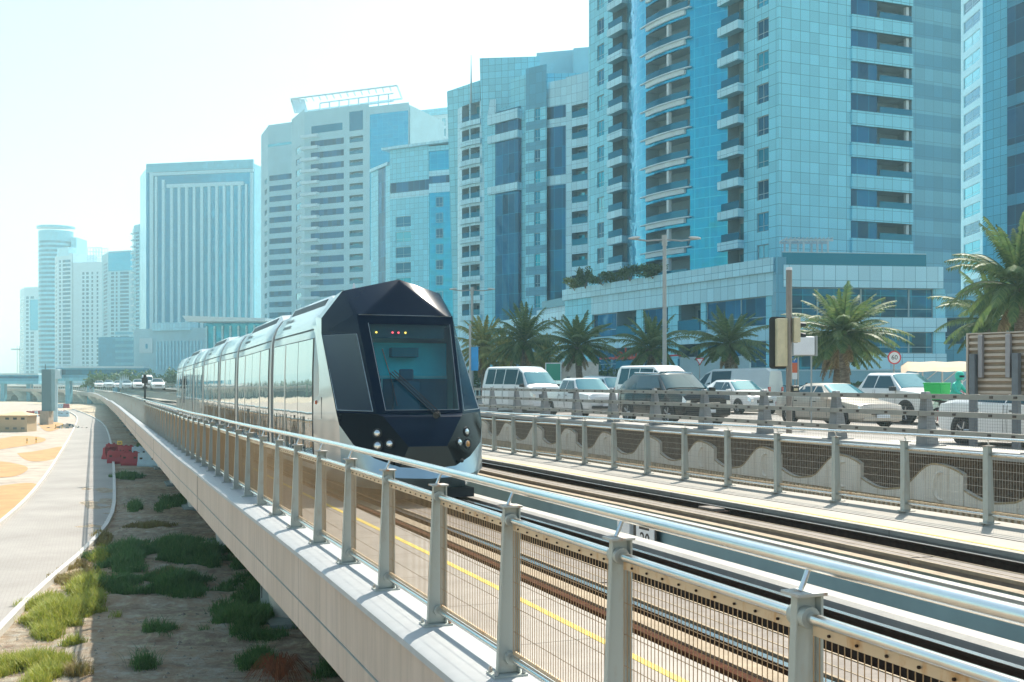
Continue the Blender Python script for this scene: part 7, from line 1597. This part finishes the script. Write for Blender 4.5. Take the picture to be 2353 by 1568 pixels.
# far barriers, bollards, rubble, workers' gear
for k, (x, y, m_, lab) in enumerate(((70, 958, redb, 'far red barrier right of the substation'), (77, 958, whb, 'far white barrier right of the substation'), (84, 957, redb, 'far red barrier before the pylon'), (92, 957, whb, 'far white barrier just left of the pylon'), (100, 956, redb, 'far red barrier at the pylon foot'), (124, 956, whb, 'far white barrier right of the pylon'), (133, 957, whb, 'far white barrier second right of the pylon'), (141, 957, redb, 'far red barrier third right of the pylon'), (149, 958, whb, 'far white barrier at the path edge'), (125, 938, redb, 'distant red barrier in the back line right of the pylon'), (138, 938, whb, 'distant white barrier in the back line'), (152, 938, redb, 'distant red barrier at the path end'))): barrier(x, y, -.05, m_, lab, 1.5, 'far barriers near the pylon')
for x, y, lab in ((62, 1020, 'thin yellow marker post, left one near the orange sand'), (83, 1018, 'thin yellow marker post, right one near the orange sand'), (128, 985, 'first of two small yellow posts beside the path'), (143, 985, 'second of two small yellow posts beside the path')):
    t = thing('marker_post', lab, 'marker post', PX(x, y, -3.9), 'yellow marker posts on the sand'); p = PX(x, y, -3.9); mb = MB(); cyl(mb, p.x, p.y, -3.9, -3.35, .05); mb.build('post', M['yellow'], t); mb = MB(); cyl(mb, p.x, p.y, -3.6, -3.5, .055); mb.build('band', M['sign_black'], t)
rb = thing('rubble_pile', 'pile of white rubble and dark sheets on the gravel left of the path', 'rubble pile', PX(155, 985, -3.9)); mb = MB(); p0 = PX(155, 984, -3.9); rnd2 = random.Random(8); parts = [MB(), MB()]
for i in range(60):
    r_ = rnd2.random(); c_ = p0+Vector((rnd2.gauss(0, .9), rnd2.gauss(0, .8), 0)); hgt_ = max(.05, .6-(c_-p0).length*.35); s_ = rnd2.uniform(.12, .35); mbx = parts[i % 3 == 0]; q = [c_+Vector((rnd2.uniform(-s_, s_)*1.2, rnd2.uniform(-s_, s_), hgt_*rnd2.random())) for _ in range(4)]; ap = c_+Vector((0, 0, hgt_+.1)); mbx.add(q+[ap], [(0, 1, 4), (1, 2, 4), (2, 3, 4), (3, 0, 4), (0, 1, 2, 3)])
parts[0].build('broken_slabs', mat('rubble_white', (.6, .57, .52), .85), rb, recalc=False); parts[1].build('dark_sheets', mat('rubble_dark', (.05, .10, .12), .7), rb, recalc=False)
# yellow machines / orange sign far off
for x, y, Y, lab, nm in ((167, 932, 330, 'tiny yellow excavator far beyond the pylon', 'excavator'), (202, 932, 350, 'tiny yellow loader below the far viaduct', 'wheel_loader')):
    p = P2(x, Y); t = thing(nm, lab, nm.replace('_', ' '), (p.x, p.y, -3.9)); mb = MB(); mb.box(p.x-1.2, p.x+1.2, p.y-.8, p.y+.8, -3.1, -2.1); mb.hexa([(p.x-.9, p.y-.6), (p.x+.1, p.y-.6), (p.x+.1, p.y+.6), (p.x-.9, p.y+.6)], -2.1, -1.1); mb.tube([(p.x+.8, p.y, -2.2), (p.x+1.8, p.y, -.9), (p.x+2.6, p.y, -2.6)], .16, 5); mb.build('body', M['yellow'], t, bevel=.05); mb = MB(); mb.box(p.x-1.3, p.x+1.3, p.y-.9, p.y-.5, -3.9, -3.1); mb.box(p.x-1.3, p.x+1.3, p.y+.5, p.y+.9, -3.9, -3.1); mb.build('track', M['black'], t, bevel=.1)
# footbridges
def bridge(lab, x0, x1, Y, y0, y1, cols_, wedge=None):
    t = thing('footbridge', lab, 'footbridge', P2((x0+x1)/2, Y).to_3d()); F = line_map(P2(x0, Y), P2(x1, Y)); yz = lambda y: EYE+(880-y)*Y/FPX; h_ = F.hit
    mb = MB(); bxF(mb, F, 0, F.L, -5, 0, yz(y1), yz(y1)+.5); mb.build('roof', G['white'], t); mb = MB(); bxF(mb, F, 0, F.L, -4.6, -.2, yz(y0), yz(y1)); mb.build('enclosure', G['grey_band'], t)
    mb = MB(); bxF(mb, F, 0, F.L, -.2, -.1, yz(y0)+.8, yz(y1)-.4); mb.build('glazing', G['glass_d'], t); mb = MB(); bxF(mb, F, 0, F.L, -4.8, 0, yz(y0)-.9, yz(y0)); mb.build('deck', G['band_lt'], t)
    for x in cols_: mb = MB(); bxF(mb, F, h_(x)-.6, h_(x)+.6, -3.5, -1.5, -3.9, yz(y0)-.9); mb.build('column', G['band_lt'], t)
    return t, F, yz
bridge('long enclosed white-roofed footbridge crossing at the far left horizon', -60, 88, 340, 876, 862, (0, 60))
t, F, yz = bridge('enclosed footbridge behind the pylon leading to the trees', 128, 330, 300, 868, 846, (150, 200, 260))
mb = MB(); bxF(mb, F, F.hit(122), F.hit(142), 0, 3, yz(868), yz(848)); mb.build('stair_wedge', G['white'], t)
wb2 = thing('wing_canopy', 'white wedge canopy beside the pylon top', 'canopy', AT(130, 860, 160)); mb = MB(); Y = 160; mb.slab8([tuple(AT(124, 872, Y)), tuple(AT(142, 870, Y)), tuple(AT(142, 870, Y+3)), tuple(AT(124, 872, Y+3)), tuple(AT(122, 849, Y)), tuple(AT(134, 850, Y)), tuple(AT(134, 850, Y+3)), tuple(AT(122, 849, Y+3))]); mb.build('panel', G['concw'], wb2); mb = MB(); q_ = P2(128, Y+1.5); cyl(mb, q_.x, q_.y, -3.9, AT(0, 870, Y).z, .3); mb.build('column', G['concw'], wb2)
fl = thing('white_tents', 'row of pointed white sail canopies below the skyline palms', 'sail canopy', P2(282, 200).to_3d()); 
for k in range(5): q_ = P2(276+3.6*k, 200); mb = MB(); mb.add([(q_.x-.2, 200, .9), (q_.x+.45, 200, .9), (q_.x+.2, 200.6, .9), (q_.x-.1+.1*k, 200.2, 3.6-.15*abs(k-2))], [(0, 1, 3), (1, 2, 3), (2, 0, 3), (0, 2, 1)]); mb.build('sail', G['white'], fl)
# tower crane far left
cr = thing('tower_crane', 'faint tower crane at the far left horizon', 'tower crane', P2(42, 600).to_3d()); q_ = P2(42, 600); mb = MB()
for dx in (-.6, .6): mb.tube([(q_.x+dx, 600, -3.9), (q_.x+dx, 600, EYE+(880-795)*600/FPX)], .18, 4)
mb.build('mast', G['frame'], cr); mb = MB(); z = EYE+(880-803)*600/FPX; mb.tube([(q_.x-4, 600, z), (q_.x+1.5, 600, z)], .4, 4); mb.build('jib', G['frame'], cr)
# ================================================================ HAZE
mb = MB(); mb.box(-1400, 1400, -40, 1900, -4.9, 260)
hz = mb.build('haze', None)
hm = bpy.data.materials.new('haze_air'); hm.use_nodes = True; t = hm.node_tree; t.nodes.clear()
pv = t.nodes.new('ShaderNodeVolumePrincipled'); oo = t.nodes.new('ShaderNodeOutputMaterial'); t.links.new(pv.outputs[0], oo.inputs['Volume'])
pv.inputs['Color'].default_value = (.60, .94, 1, 1); pv.inputs['Density'].default_value = .00055; pv.inputs['Anisotropy'].default_value = .35
hz.data.materials.clear(); hz.data.materials.append(hm); tag(hz, kind='stuff')
